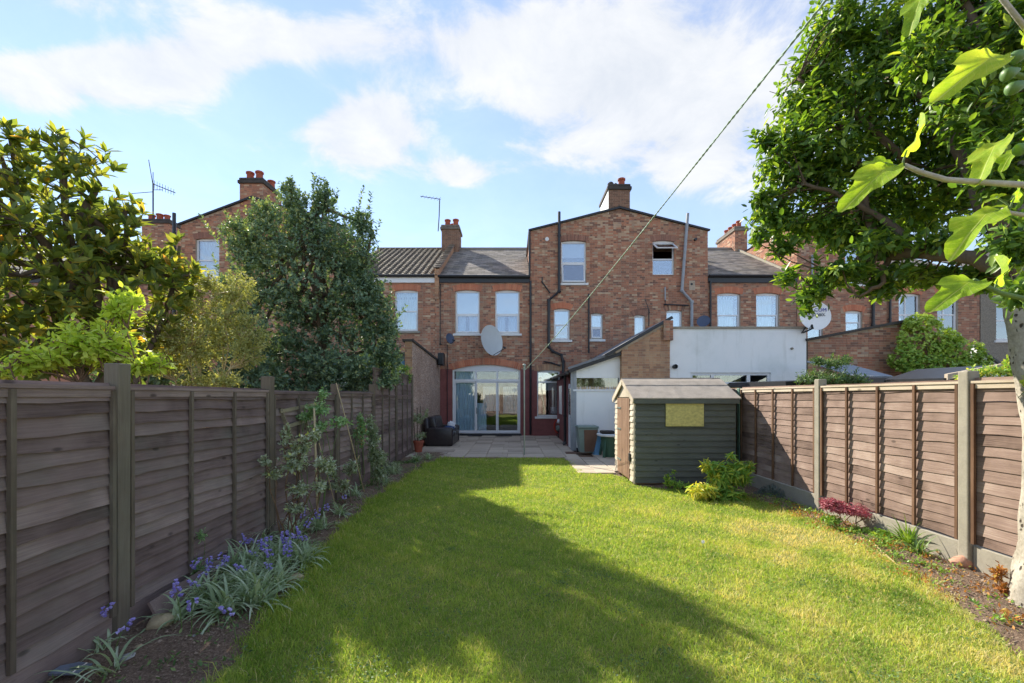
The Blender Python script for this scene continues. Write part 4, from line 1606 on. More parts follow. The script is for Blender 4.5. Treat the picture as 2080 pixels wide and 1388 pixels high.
# roof: glazed sheets on bars from the eave up to the boundary wall
ex, ez_ = lx0 - .18, zl - .03
rx, rz_ = lx1 + .02, lz(lx1 + .02) + .08
m = MB()
n = 7
for i in range(n):
    ya, ybb = YL - .12 + (Y0 - .08 - YL + .12) * i / n, YL - .12 + (Y0 - .08 - YL + .12) * (i + 1) / n - .02
    m.add([(ex, ya, ez_ + .02), (rx, ya, rz_ + .02), (rx, ybb, rz_ + .02), (ex, ybb, ez_ + .02)], [(0, 1, 2, 3)], RND.random())
    m.add([(ex, ya, ez_ - .01), (rx, ya, rz_ - .01), (rx, ybb, rz_ - .01), (ex, ybb, ez_ - .01)], [(3, 2, 1, 0)], RND.random())
m.build('roof_sheets', 'lead', hT)
m = MB().bar((ex, YL - .15, ez_ - .02), (rx, YL - .15, rz_ - .02), .05, .1)
m.build('verge_board', 'black_paint', hT)
MB().bar((ex - .02, YL - .16, ez_ + .075), (rx, YL - .16, rz_ + .075), .03, .07).build('glazing_edge', 'lead', hT)
MB().tube([(ex - .05, YL - .1, ez_ - .06), (ex - .05, Y0 - .1, ez_ - .03)], .055, 8).build('gutter', 'black_paint', hT)
pipe(hT, [(GX(1152, 18.6), 18.6, GZ(757, 18.6)), (GX(1180, 18.4), 18.4, GZ(742, 18.4)), (GX(1212, 18.4), 18.4, GZ(734, 18.4))], .06, 'black_paint', False, 'roof_pipe')

# ------------------------------------------------------------------ brick and white rendered extension next door
YE = 13.62
bx0, bx1, wx1 = GX(1263, YE), GX(1361, YE), GX(1640, YE)
hX = thing('rendered_extension', 'flat-roofed white rendered extension with sloping brick end wall', 'extension', ((bx0 + wx1) / 2, YE, 0))


def btop(x):
    return GZ(706, YE) + (GZ(650, YE) - GZ(706, YE)) * (x - bx0) / (bx1 - bx0)


bk, mo = MB(), MB()
brick_panel(bk, mo, (0, YE, 0), (1, 0, 0), (0, -1, 0), bx0, bx1 - .005, 0, btop(bx0), (), btop, lambda s, z: RND.uniform(.1, .9))
mo.add([(bx0, YE + .009, btop(bx0)), (bx1, YE + .009, btop(bx0)), (bx1, YE + .009, btop(bx1))], [(0, 1, 2)])
brick_panel(bk, mo, (bx0, 0, 0), (0, 1, 0), (-1, 0, 0), YE + .012, YL + .1, 0, btop(bx0))
b = bk.build('brick_wall', 'brick_stock', hX)
mo.build('mortar', 'mortar', b)
MB().box(bx0 + .02, bx1 - .02, YE + .03, Y0 - .06, 0, btop(bx0) - .03).build('inner_block', 'mortar', hX)
m = MB()
m.bar((bx0 - .5, YE - .03, btop(bx0 - .5) + .04), (bx1 + .05, YE - .03, btop(bx1 + .05) + .04), .12, .09)
m.build('verge_board', 'black_paint', hX)
m = MB()
m.bar((bx0 - .2, YE - .02, btop(bx0 - .2) - .05), (bx1 - .0, YE - .02, btop(bx1) - .05), .05, .06)
m.build('trim_board', 'fence_grey', hX)
m = MB().add([(bx0 - .5, YE, btop(bx0 - .5) + .08), (bx1 + .08, YE, btop(bx1 + .08) + .08), (bx1 + .08, Y0 - .1, btop(bx1 + .08) + .08), (bx0 - .5, Y0 - .1, btop(bx0 - .5) + .08)], [(0, 1, 2, 3)])
m.build('pitched_roof', 'lead', hX)
pr = MB()
pm = MB()
brick_panel(pr, pm, (0, YE - .1, 0), (1, 0, 0), (0, -1, 0), GX(1346, YE), GX(1365, YE), GZ(692, YE), GZ(652, YE))
brick_panel(pr, pm, (GX(1365, YE), 0, 0), (0, 1, 0), (1, 0, 0), YE - .088, YE + .1, GZ(692, YE), GZ(652, YE))
b = pr.build('brick_pier', 'brick', hX)
pm.build('mortar', 'mortar', b)
ztop = GZ(668, YE)
wwin = (GX(1404, YE), GX(1568, YE), GZ(800, YE), GZ(757, YE))
m = MB()
yw = YE + .05
for (a, b, c, d) in ((bx1, wwin[0], 0, ztop), (wwin[1], wx1, 0, ztop), (wwin[0], wwin[1], 0, wwin[2] - .5), (wwin[0], wwin[1], wwin[3], ztop)):
    m.box(a, b, yw, yw + .24, c, d)
m.box(wx1 - .24, wx1, yw + .24, Y0 - .06, 0, ztop)
m.build('rendered_wall', 'render_white', hX)
MB().box(bx1 - .03, wx1 + .05, yw - .04, yw + .3, ztop + .001, ztop + .07).build('parapet_coping', 'concrete', hX)
MB().box(bx1, wx1 - .01, yw + .28, Y0 - .07, ztop - .3, ztop - .2).build('flat_roof', 'felt', hX)
f = MB()
a, b, c, d = wwin
c -= .5
fw = .08
f.box(a, a + fw, yw + .05, yw + .12, c, d).box(b - fw, b, yw + .05, yw + .12, c, d).box(a + fw, b - fw, yw + .05, yw + .12, d - fw, d).box(a + fw, b - fw, yw + .05, yw + .12, c, c + fw)
mxs = [GX(1450, YE), GX(1524, YE)]
for x in mxs:
    f.box(x - .05, x + .05, yw + .05, yw + .12, c + fw, d - fw)
f.box(a + fw, mxs[1] - .05, yw + .05, yw + .12, GZ(778, YE) - .03, GZ(778, YE) + .03)
wf = f.build('window', 'white_frame', hX)
MB().box(a + fw, b - fw, yw + .08, yw + .086, c + fw, d - fw).build('pane', 'glass_door', wf)
curtain(a, mxs[1], c, d, yw + .5, 'osb', wf, .03, 8)
m = MB()
m.lathe((GX(1371, YE), yw, GZ(745, YE)), [(.07, 0), (.07, .12), (.05, .13), (.05, .05)], 10, ax=(0, -1, 0))
m.build('flue_vent', 'black_paint', hX)
MB().lathe((GX(1610, YE), yw, GZ(708, YE)), [(.04, 0), (.035, .05), (.02, .06)], 8, ax=(0, -1, 0)).build('small_vent', 'concrete', hX)

# ------------------------------------------------------------------ brick extension, carport roofs and ivy on the right
YR = 13.7
hR = thing('brick_extension', 'brick extension wall with sloping dark coping right of the dish', 'extension', (GX(1730, YR), YR, 0))
rx0, rx1 = GX(1640, YR) + .02, GX(1960, YR)
peak = GX(1850, YR)


def rtop(x):
    return GZ(692, YR) + (GZ(652, YR) - GZ(692, YR)) * (x - rx0) / (peak - rx0) if x < peak else GZ(652, YR) - .42 * (x - peak)


bk, mo = MB(), MB()
brick_panel(bk, mo, (0, YR, 0), (1, 0, 0), (0, -1, 0), rx0, rx1, 0, 2.6, (), lambda x: rtop(x) - .03)
mo.add([(rx0, YR + .009, 2.6), (rx1, YR + .009, 2.6), (rx1, YR + .009, rtop(rx1)), (peak, YR + .009, rtop(peak)), (rx0, YR + .009, rtop(rx0))], [(0, 1, 2, 3, 4)])
b = bk.build('brickwork', 'brick', hR)
b['kind'] = 'stuff'
mo.build('wall', 'mortar', hR)
m = MB().bar((rx0 - .1, YR - .03, rtop(rx0 - .1) + .03), (peak, YR - .03, rtop(peak) + .03), .16, .08)
m.build('coping', 'soot', hR)
MB().prism([(rx0, YR + .02, rtop(rx0)), (peak, YR + .02, rtop(peak)), (rx1, YR + .02, rtop(rx1)), (rx1, YR + .02, 0), (rx0, YR + .02, 0)], (0, 5.2, 0)).build('roof_block', 'slate', hR)
MB().prism([(GX(1985, YR), YR, 2.3), (GX(2045, YR), YR, 2.3), (GX(2045, YR), YR, GZ(752, YR)), (GX(1985, YR), YR, GZ(706, YR))], (0, .2, 0)).build('white_gable', 'render_white', hR)
MB().bar((GX(1975, YR), YR - .04, GZ(702, YR)), (GX(2052, YR), YR - .04, GZ(757, YR)), .1, .06).build('verge_strip', 'black_paint', hR)

cp = thing('carport_roof', 'low dark flat shed roof seen over the right fence', 'shed roof', (GX(1780, 10), 10, 0))
MB().prism([(GX(1596, 9.8), 9.8, GZ(786, 9.8)), (GX(1950, 9.8), 9.8, GZ(776, 9.8)), (GX(1950, 9.8), 9.8, GZ(762, 9.8)), (GX(1596, 9.8), 9.8, GZ(775, 9.8))], (0, 2.6, .05)).build('roof_deck', 'black_paint', cp)
for px in (1606, 1760, 1945):
    MB().box(GX(px, 9.9), GX(px, 9.9) + .09, 9.9, 9.99, 0, GZ(786, 9.9)).build('post', 'fence_dark_v', cp)
m = MB()
y0_, y1_ = 10.6, 12.6
for i in range(18):
    xx = GX(1715, 11) + i * .05
    m.tube([(xx, y0_, GZ(768, y0_) + .03), (xx + .15, y1_, GZ(735, y1_))], .024, 6)
m.build('corrugated_sheet', 'grey_pipe', cp)
gs = thing('timber_shed', 'pale timber shed roof edge behind the right fence', 'shed', (GX(2000, 7.2), 7.2, 0))
MB().prism([(GX(1925, 7.6), 7.6, GZ(772, 7.6)), (GX(2085, 7.0), 7.0, GZ(742, 7.0)), (GX(2085, 7.0), 7.0, GZ(730, 7.0)), (GX(1925, 7.6), 7.6, GZ(760, 7.6))], (0, .06, 0)).build('roof_board', 'fence_grey', gs)
MB().prism([(GX(1925, 7.6), 7.62, GZ(768, 7.6)), (GX(2085, 7.0), 7.08, GZ(738, 7.0)), (GX(2085, 7.0), 8.9, GZ(738, 7.0) + .02), (GX(1925, 7.6), 8.9, GZ(768, 7.6) + .02)], (0, 0, -.05)).build('roof_deck', 'black_paint', gs)
MB().box(GX(1960, 7.6), GX(2070, 7.6), 7.75, 8.9, 0, GZ(770, 7.6)).build('walls', 'fence_dark', gs)


# ------------------------------------------------------------------ fences
def slat_mesh(L, h, seed, tilt=.013, th=.01):
    r = random.Random(seed)
    n = 9
    ph = [r.uniform(0, 6.28) for _ in range(3)]
    V, F = [], []
    for i in range(n + 1):
        u = i / n
        w = .009 * math.sin(u * 4 + ph[0]) + .005 * math.sin(u * 11 + ph[1]) + .003 * math.sin(u * 27 + ph[2])
        x = u * L
        V += [(x, -.004, h + .02), (x, th * .5, h + .02), (x, tilt + th, w), (x, tilt, w)]
    for i in range(n):
        a, b = i * 4, i * 4 + 4
        F += [(a, b, b + 1, a + 1), (a + 1, b + 1, b + 2, a + 2), (a + 2, b + 2, b + 3, a + 3), (a + 3, b + 3, b, a)]
    me = bpy.data.meshes.new('slat')
    me.from_pydata(V, [], F + [(0, 1, 2, 3), (n * 4 + 3, n * 4 + 2, n * 4 + 1, n * 4)])
    bm = bmesh.new()
    bm.from_mesh(me)
    bmesh.ops.recalc_face_normals(bm, faces=bm.faces)
    bm.to_mesh(me)
    bm.free()
    me.polygons.foreach_set('use_smooth', [False] * len(me.polygons))
    return me


SLATS = {}


def fence_panel(root, a, b, z0, z1, nsl, bat, mats, side):
    """a->b along the ground; slats face the side given by +1 (left of a->b) or -1"""
    a, b = Vector((a[0], a[1], 0)), Vector((b[0], b[1], 0))
    d = (b - a)
    L = d.length
    d.normalize()
    nrm = Vector((-d.y, d.x, 0)) * side
    rot = math.atan2(d.y, d.x)
    h = (z1 - z0) / nsl
    # panel frame: top rail and capping, its origin at the near bottom corner
    fr = MB()
    fr.obox((L / 2, side * .02, z1 - .012), (L / 2, 0, 0), (0, .03, 0), (0, 0, .012))
    fr.obox((L / 2, side * .027, z1 - .05), (L / 2, 0, 0), (0, .011, 0), (0, 0, .0245))
    p = fr.build('fence_panel', mats[2], root)
    p.location = a
    p.rotation_euler = (0, 0, rot)
    p['is_local'] = 1
    for i in range(nsl):
        key = (round(L, 1), round(h, 3), mats[0], RND.randrange(5))
        if key not in SLATS:
            me = slat_mesh(round(L, 1), h, len(SLATS) * 7 + 3, .008 if 'brown' in mats[0] else .022)
            me.materials.append(MATS[mats[0]])
            SLATS[key] = me
        s = link('slat', SLATS[key], p)
        s.scale = (L / round(L, 1), side, 1)
        s.location = (0, 0, z0 + i * h + RND.uniform(-.006, .006))
        s.rotation_euler = (0, RND.uniform(-.004, .004), 0)
    key = ('bat', mats[1], round(z1 - z0, 2))
    for t in bat:
        if key not in SLATS:
            o = MB().box(-.015, .015, .0, .024, 0, z1 - z0 - .03).build('batten', mats[1], p)
            SLATS[key] = o.data
        else:
            o = link('batten', SLATS[key], p)
        o.location = (t * L, side * .03, z0)
        o.scale = (1, side, 1)
        o.rotation_euler = (0, RND.uniform(-.004, .004), 0)
    del p['is_local']
    return p


fl = thing('garden_fence', 'dark brown overlap panel fence along the left flower bed', 'fence', (-2.9, 7, 0))
fl.location = (0, 0, 0)
posts = [1.1, 3.15, 5.17, 7.25, 9.3, 11.3, 13.3]
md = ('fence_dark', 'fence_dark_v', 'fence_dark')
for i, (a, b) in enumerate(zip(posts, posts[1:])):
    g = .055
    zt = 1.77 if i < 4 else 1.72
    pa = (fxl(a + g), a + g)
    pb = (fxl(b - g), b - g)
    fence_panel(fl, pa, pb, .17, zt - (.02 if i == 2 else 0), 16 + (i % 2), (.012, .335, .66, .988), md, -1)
    if i >= 4:
        fence_panel(fl, pa, pb, zt + .01, 2.3, 4, (.012, .34, .66, .988), ('fence_dark', 'fence_dark_v', 'fence_dark_v'), -1)
    vs, fs = rbox(0, math.dist(pa, pb), -.02, .025, 0.0, .165, .004, 1)
    gb = MB().add(vs, fs).build('gravel_board', 'fence_dark', fl)
    gb.location = (pa[0] + .0, pa[1], 0)
    gb.rotation_euler = (0, 0, math.atan2(pb[1] - pa[1], pb[0] - pa[0]))
for i, y in enumerate(posts):
    x = fxl(y)
    z = (1.93, 1.93, 1.93, 1.9, 1.95, 2.34, 2.34)[i]
    vs, fs = rbox(x - .05, x + .06, y - .05, y + .05, -.1, z, .006, 1)
    if i == 1:
        vs = [v + Vector((.02 * (v.z - 1), -.02 * (v.z - 1), 0)) for v in vs]
    MB().add(vs, fs).build('fence_post', 'fence_dark_v', fl)

frr = thing('garden_fence', 'sunlit brown overlap panel fence with concrete posts on the right', 'fence', (0, 0, 0))
rposts = [2.2, 4.42, 6.55, 8.84, 11.0, 13.4]
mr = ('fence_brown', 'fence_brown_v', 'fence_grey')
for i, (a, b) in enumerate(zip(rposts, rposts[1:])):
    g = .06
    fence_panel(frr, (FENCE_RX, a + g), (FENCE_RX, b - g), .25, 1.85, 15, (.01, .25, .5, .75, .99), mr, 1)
    vs, fs = rbox(FENCE_RX - .025, FENCE_RX + .025, a + g, b - g, -.05, .23, .006, 1)
    MB().add(vs, fs).build('gravel_board', 'concrete', frr)
for i, y in enumerate(rposts):
    x = FENCE_RX
    z = 1.95 if y < 8 else 1.86
    mname = 'concrete' if y < 8 else 'green_paint'
    vs, fs = rbox(x - .065, x + .055, y - .052, y + .052, -.1, z, .012, 2)
    MB().add(vs, fs).build('fence_post', mname, frr)

rf = thing('garden_fence', 'brown panel fence mirrored in the patio door glass', 'fence', (0, 0, 0))
for i in range(4):
    fence_panel(rf, (-2.7 + 1.85 * i, -4.2), (-2.7 + 1.85 * i + 1.8, -4.2), .1, 1.8, 12, (.01, .5, .99), ('fence_brown', 'fence_brown_v', 'fence_grey'), 1)

# ------------------------------------------------------------------ shed
SXL, SXR, SYF, SYB = 2.32, 4.27, 8.5, 10.05
EZ, RZ = 1.66, 2.02
SYM = (SYF + SYB) / 2
shd = thing('garden_shed', 'green-painted timber shed with felt roof and boarded window', 'shed', ((SXL + SXR) / 2, SYM, 0))
nb = 14
bh = (EZ - .04) / nb
for i in range(nb):
    z = .04 + i * bh
    m = MB()
    m.prism([(SXL + .02, SYF + .012, z + bh + .015), (SXL + .02, SYF, z + bh + .015), (SXL + .02, SYF - .026, z), (SXL + .02, SYF - .004, z)], (SXR - SXL - .04, 0, 0))
    m.build('cladding_board', 'shed_paint', shd)
for i in range(nb):
    z = .04 + i * bh
    for (ya, yb2) in ((SYF + .03, 8.74), (9.78, SYB - .02)):
        j = RND.uniform(-.006, .006)
        MB().prism([(SXL + .012, ya, z + bh + .012), (SXL, ya, z + bh + .012), (SXL - .02 + j, ya, z + .004), (SXL - .002, ya, z + .004)], (0, yb2 - ya, 0)).build('end_board', 'shed_pale', shd)
m = MB().prism([(SXL - .0, 8.72, EZ + .02), (SXL - .0, 9.8, EZ + .02), (SXL - .0, SYM + .15, RZ - .12), (SXL - .0, SYM - .15, RZ - .12)], (.02, 0, 0))
m.build('gable_board', 'shed_pale', shd)
for i in range(6):
    ya = 8.75 + i * .17
    MB().add(*rbox(SXL - .022, SXL + .0, ya, ya + .162, .06, EZ - .0, .004, 1)).build('door_plank', 'shed_door', shd)
for z in (.35, 1.0, 1.45):
    MB().bar((SXL - .03, 9.74, z), (SXL - .03, 9.42, z), .008, .035).build('hinge', 'galvanised', shd)
MB().add(*rbox(SXL - .04, SXL - .02, 8.66, 8.76, .42, .58, .004, 1)).build('latch', 'black_paint', shd)
m = MB()
m.box(SXL - .004, SXL + .03, SYF - .012, SYF + .029, .02, EZ)
m.build('corner_post', 'shed_pale', shd)
MB().box(SXR - .02, SXR, SYF - .012, SYB, .02, EZ - .02).build('far_wall', 'shed_paint', shd)
MB().box(SXL + .03, SXR - .02, SYB - .02, SYB, .02, EZ).build('back_wall', 'shed_paint', shd)
MB().box(SXL + .05, SXR - .03, SYF + .03, SYB - .03, .0, .05).build('floor', 'shed_door', shd)
rl0, rl1 = SXL - .05, SXR + .06
yo = .1
sl = (RZ - EZ) / (SYM - SYF)


def roofz(y):
    return RZ - abs(y - SYM) * sl + .05


for nm, (ya, yb2) in (('roof_felt', (SYF - yo, SYM - .30)), ('roof_felt', (SYM - .34, SYM + .02)), ('roof_felt', (SYB + yo, SYM))):
    up = .0 if yb2 < SYM - .1 else .012
    m = MB()
    NX = 16
    V = []
    for i in range(NX + 1):
        x = rl0 + (rl1 - rl0) * i / NX
        for t in (0, .5, 1):
            y = ya + (yb2 - ya) * t
            V.append((x, y, roofz(y) + up + RND.uniform(0, .006)))
    F = [(i * 3 + j, i * 3 + j + 1, i * 3 + j + 4, i * 3 + j + 3) for i in range(NX) for j in (0, 1)]
    nV = len(V)
    V2 = V + [(v[0], v[1], v[2] - .022) for v in V]
    F2 = F + [tuple(nV + k for k in reversed(f)) for f in F]
    rim = [i * 3 for i in range(NX + 1)]
    rim2 = [i * 3 + 2 for i in range(NX + 1)]
    for r_ in (rim, rim2, [0, 1, 2], [NX * 3, NX * 3 + 1, NX * 3 + 2]):
        F2 += [(p_, q_, q_ + nV, p_ + nV) for p_, q_ in zip(r_, r_[1:])]
    m.add(V2, F2)
    m.build(nm, 'felt', shd)
MB().box(rl0 + .03, rl1 - .03, SYF - yo + .005, SYF - yo + .03, roofz(SYF - yo) - .105, roofz(SYF - yo) - .025).build('eaves_board', 'green_paint' if False else 'shed_paint', shd)
for s_ in (-1, 1):
    m = MB()
    ye = SYM + s_ * (SYM - SYF + yo)
    m.bar((rl0 + .012, ye, roofz(ye) - .06), (rl0 + .012, SYM, roofz(SYM) - .06), .022, .1, up=(0, 0, 1))
    m.build('bargeboard', 'shed_pale', shd)
wp = P(1352, 866, SYF)
MB().add(*rbox(GX(1352, SYF - .03), GX(1429, SYF - .03), SYF - .05, SYF - .028, GZ(866, SYF), GZ(813, SYF), .003, 1)).build('window_board', 'osb', shd)

# ------------------------------------------------------------------ sofa on the patio
sf = thing('leather_sofa', 'dark brown leather two-seat sofa on the patio', 'sofa', (-2.35, 15.7, 0))
sx0, sx1, sy0, sy1 = -2.95, -2.02, 14.85, 16.75
MB().add(*rbox(sx0, sx1 - .02, sy0 + .02, sy1 - .02, .02, .3, .03, 2)).build('base', 'leather', sf, True)
for (ya, yb) in ((sy0, sy0 + .26), (sy1 - .26, sy1)):
    vs, fs = rbox(sx0 + .05, sx1, ya, yb, .03, .64, .07, 3)
    MB().add(vs, fs).build('armrest', 'leather', sf, True)
mid = (sy0 + sy1) / 2
for (ya, yb) in ((sy0 + .265, mid - .005), (mid + .005, sy1 - .265)):
    MB().add(*rbox(sx0 + .25, sx1 + .015, ya, yb, .3, .48, .06, 3)).build('seat_cushion', 'leather', sf, True)
    n = 3
    cu = MB()
    for i in range(n):
        a, b = ya + (yb - ya) * i / n, ya + (yb - ya) * (i + 1) / n
        vs, fs = rbox(sx0, sx0 + .3, a + .003, b - .003, .4, 1.0, .08, 3)
        vs = [Vector((v.x - (v.z - .4) * .18 + .1, v.y, v.z)) for v in vs]
        cu.add(vs, fs)
    cu.build('back_cushion', 'leather', sf, True)
vs, fs = rbox(sx0 - .04, sx0 + .12, sy0 + .1, sy1 - .1, .1, .95, .05, 2)
MB().add([Vector((v.x - (v.z - .1) * .1 + .04, v.y, v.z)) for v in vs], fs).build('back_frame', 'leather', sf, True)


def crumple(c, r, mat, name, label, cat, seed):
    rr = random.Random(seed)
    bm = bmesh.new()
    bmesh.ops.create_icosphere(bm, subdivisions=3, radius=1)
    for v in bm.verts:
        k = .75 + .35 * rr.random()
        v.co = Vector((v.co.x * r[0] * k, v.co.y * r[1] * k, max(-.8, v.co.z) * r[2] * k))
    vs = [Vector(c) + v.co for v in bm.verts]
    bm.verts.index_update()
    fs = [[v.index for v in f.verts] for f in bm.faces]
    bm.free()
    o = MB().add(vs, fs).build(name, mat, None, True)
    return tag(o, label, cat)


crumple((-2.28, 16.35, .62), (.16, .1, .17), 'cloth_white', 'cloth', 'crumpled white cloth leaning on the sofa back', 'cloth', 3)
crumple((-2.3, 16.05, .55), (.2, .2, .09), 'cloth_blue', 'blue_bag', 'dark blue bundle lying on the sofa seat', 'bag', 5)
mt = MB().add(*rbox(GX(1148, 13.2), GX(1172, 13.2), 12.95, 13.35, .016, .03, .005, 1)).build('doormat', 'plastic_brown')
tag(mt, 'small brown doormat in front of the lean-to door', 'doormat')
mt = MB().add(*rbox(-1.9, -1.3, 18.55, 18.88, .016, .035, .008, 1)).build('doormat', 'dark_room')
tag(mt, 'dark doormat below the patio door beside the sofa', 'doormat')
mt = MB().add(*rbox(-.7, -.05, 18.55, 18.88, .016, .035, .008, 1)).build('doormat', 'dark_room')
tag(mt, 'dark doormat below the right end of the patio door', 'doormat')

# ------------------------------------------------------------------ washing line
PX, PY = GX(1065, 12.7), 12.7
pl = thing('clothes_pole', 'thin galvanised washing line pole at the edge of the patio', 'pole', (PX, PY, 0))
MB().tube([(PX, PY, -.05), (PX, PY, GZ(745, PY))], .022, 10).build('pole_shaft', 'galvanised', pl)
m = MB().lathe((PX, PY, GZ(745, PY)), [(.03, -.05), (.032, .0), (.05, .03), (.05, .06), (.02, .08)], 10)
m.tube([(PX - .09, PY, GZ(748, PY)), (PX + .02, PY, GZ(752, PY))], .01, 6)
m.build('hook', 'galvanised', pl)
A = Vector((PX + .02, PY - .02, GZ(752, PY)))
B = P(1690, -30, 2.0)
B = A + (B - A) * 1.12
strands = []
rope = MB()
NS = 240
for s_ in range(2):
    pts = []
    for i in range(NS + 1):
        # points closer together towards the camera
        t = 1 - (1 - i / NS) ** 2.2
        p = A.lerp(B, t) - Vector((0, 0, .10 * math.sin(PI * t)))
        ang = (A.lerp(B, t) - A).length / .035 * 2 * PI * .35 + s_ * PI
        pts.append(p + Vector((math.cos(ang), 0, math.sin(ang))) * .0035)
    rope.tube(pts, .0046, 5)
tag(rope.build('washing_line', 'rope', None, True), 'twisted washing line running up from the pole over the lawn', 'rope')


# ------------------------------------------------------------------ satellite dishes and aerials
def dish(name, label, c, aim, r, mat, depth=.16, arm=True, wall=None, squash=1.0):
    t = thing(name, label, 'satellite dish', c, None)
    aim = Vector(aim).normalized()
    c = Vector(c)
    prof = [(r * k, depth * r * k * k) for k in (0.02, .25, .5, .75, .92, 1.0)] + [(r * 1.02, depth * r * 1.02 + .004), (r * 1.0, depth * r - .018)] + [(r * k, depth * r * k * k - .016) for k in (.75, .5, .25, .02)]
    MB().lathe(c - aim * depth * r * .5, prof, 36, ax=aim).build('reflector', mat, t, True)
    q = aim.to_track_quat('Z', 'Y')
    if arm:
        down = Vector((0, 0, -1))
        down = (down - aim * down.dot(aim)).normalized()
        foot = c + down * r * .95
        head = c + aim * r * 1.15 + down * r * .72
        m = MB().tube([foot - aim * .05, foot + aim * .05 + down * .02, head], .014, 6)
        m.build('feed_arm', 'black_paint' if mat != 'dish_white' else 'dish_white', t)
        MB().lathe(head, [(.028, -.02), (.03, .05), (.04, .1), (.02, .11)], 10, ax=(c - head).normalized()).build('receiver', 'black_paint', t)
    if wall is not None:
        MB().tube([c - aim * (depth * r * .5 + .01), c - aim * (depth * r * .5 + .12), Vector(wall)], .02, 7).build('bracket', 'black_paint', t)
    return t


dc = P(998, 692, 18.35)
dish('satellite_dish', 'large pale grey oval dish above the patio doors', dc, (.76, -.65, .12), .63, 'dish_grey', .14, True, (dc.x - .1, Y0 - .01, dc.z - .55))
dc = P(914, 688, 18.6)
dish('satellite_dish', 'small dark blue dish beside the cable left of the windows', dc, (.75, -.62, .2), .22, 'dish_dark', .16, True, (dc.x - .15, Y0 - .01, dc.z - .1))
dc = P(1429, 653, 18.5)
dish('satellite_dish', 'small dark grey dish behind the white parapet', dc, (-.5, -.8, .35), .26, 'dish_dark', .16, False, (dc.x + .1, Y0 - .06, dc.z))
dc = P(1655, 642, 13.4)
wd = dish('satellite_dish', 'round white lettered dish on the corner of the white extension', dc, (-.1, -1, .12), .44, 'dish_white', .14, False, (wx1 - .15, YE + .04, GZ(677, YE)))


def lettering(txt, c, size, mat, parent, aim, name):
    cu = bpy.data.curves.new(name, 'FONT')
    cu.body = txt
    cu.size = size
    cu.align_x = 'CENTER'
    cu.align_y = 'CENTER'
    cu.extrude = .002
    cu.materials.append(MATS[mat])
    tmp = bpy.data.objects.new(name, cu)
    COL.objects.link(tmp)
    dg = bpy.context.evaluated_depsgraph_get()
    me = bpy.data.meshes.new_from_object(tmp.evaluated_get(dg))
    bpy.data.objects.remove(tmp)
    o = bpy.data.objects.new(name, me)
    COL.objects.link(o)
    o.parent = parent
    o.matrix_parent_inverse = Matrix.Translation(-parent.location)
    a = Vector(aim).normalized()
    o.rotation_euler = a.to_track_quat('Z', 'Y').to_euler()
    o.location = c
    return o


am = Vector((-.1, -1, .12)).normalized()
upv = Vector((0, 0, 1))
lettering('SAT COM', dc + am * .012 + upv * .17, .155, 'print_blue', wd, am, 'lettering')
lettering('058 810800', dc + am * -.006 + upv * .03, .135, 'print_grey', wd, am, 'lettering')
m = MB().tube([P(1650, 668, 13.25), P(1649, 660, 13.2)], .03, 8)
m.tube([P(1649, 668, 13.25), P(1632, 676, 13.55)], .025, 7)
m.tube([P(1649, 660, 13.15), P(1644, 668, 13.15)], .012, 6)
m.tube([P(1649, 660, 13.15), P(1653, 668, 13.15)], .012, 6)
m.build('receiver', 'black_paint', wd)


def yagi(name, label, mast, boom, nel, el, r=.012, extra=None):
    t = thing(name, label, 'tv aerial', mast[0])
    m = MB().tube(mast, r * 1.6, 6)
    m.build('mast', 'soot', t)
    b0, b1 = Vector(boom[0]), Vector(boom[1])
    MB().tube([b0, b1], r, 6).build('boom', 'soot', t)
    d = (b1 - b0).normalized()
    s = d.cross(Vector((0, 0, 1))).normalized() if el == 'h' else Vector((0, 0, 1))
    for i in range(nel):
        p = b0.lerp(b1, (i + .5) / nel)
        L = .22 * (1 - .3 * i / nel)
        MB().tube([p - s * L, p + s * L], r * .45, 4).build('element', 'soot', t)
    if extra:
        for k, pts in enumerate(extra):
            MB().tube(pts, r * .8, 5).build('rod', 'soot', t)
    return t


Ya = 24.0
yagi('tv_aerial', 'tall aerial on the far left chimney above the magnolia', [P(311, 455, Ya), P(311, 372, Ya)], (P(311, 374, Ya), P(356, 392, Ya - 1.0)), 8, 'v', .022,
     [[P(302, 325, Ya), P(311, 378, Ya)], [P(311, 350, Ya), P(311, 378, Ya)], [P(262, 394, Ya), P(311, 390, Ya)], [P(313, 386, Ya), P(330, 386, Ya)]])
Ya = 23.9
yagi('tv_aerial', 'thin aerial on a bent mast beside the pantile roof chimney', [P(890, 470, Ya), P(892, 440, Ya), P(893, 406, Ya)], (P(895, 405, Ya), P(854, 399, Ya - .6)), 6, 'h', .018)
Ya = 18.4
yagi('tv_aerial', 'low aerial with many cross rods over the brick wall', [P(1318, 663, 17.5), P(1318, 628, 17.5)], (P(1310, 607, 17.9), P(1320, 636, 17.2)), 8, 'h', .014, [[P(1318, 628, 17.5), P(1300, 628, 18.95)]])

# ------------------------------------------------------------------ bins and yard things
bn = thing('wheelie_bin', 'grey-green and brown wheelie bin against the white lean-to', 'bin', (GX(1192, 13.1), 13.1, 0))
c = Vector((GX(1192, 13.1), 13.15, 0))


def taper_box(c, w0, d0, w1, d1, z0, z1):
    return [(c.x - w0, c.y - d0, z0), (c.x + w0, c.y - d0, z0), (c.x + w0, c.y + d0, z0), (c.x - w0, c.y + d0, z0),
            (c.x - w1, c.y - d1, z1), (c.x + w1, c.y - d1, z1), (c.x + w1, c.y + d1, z1), (c.x - w1, c.y + d1, z1)]


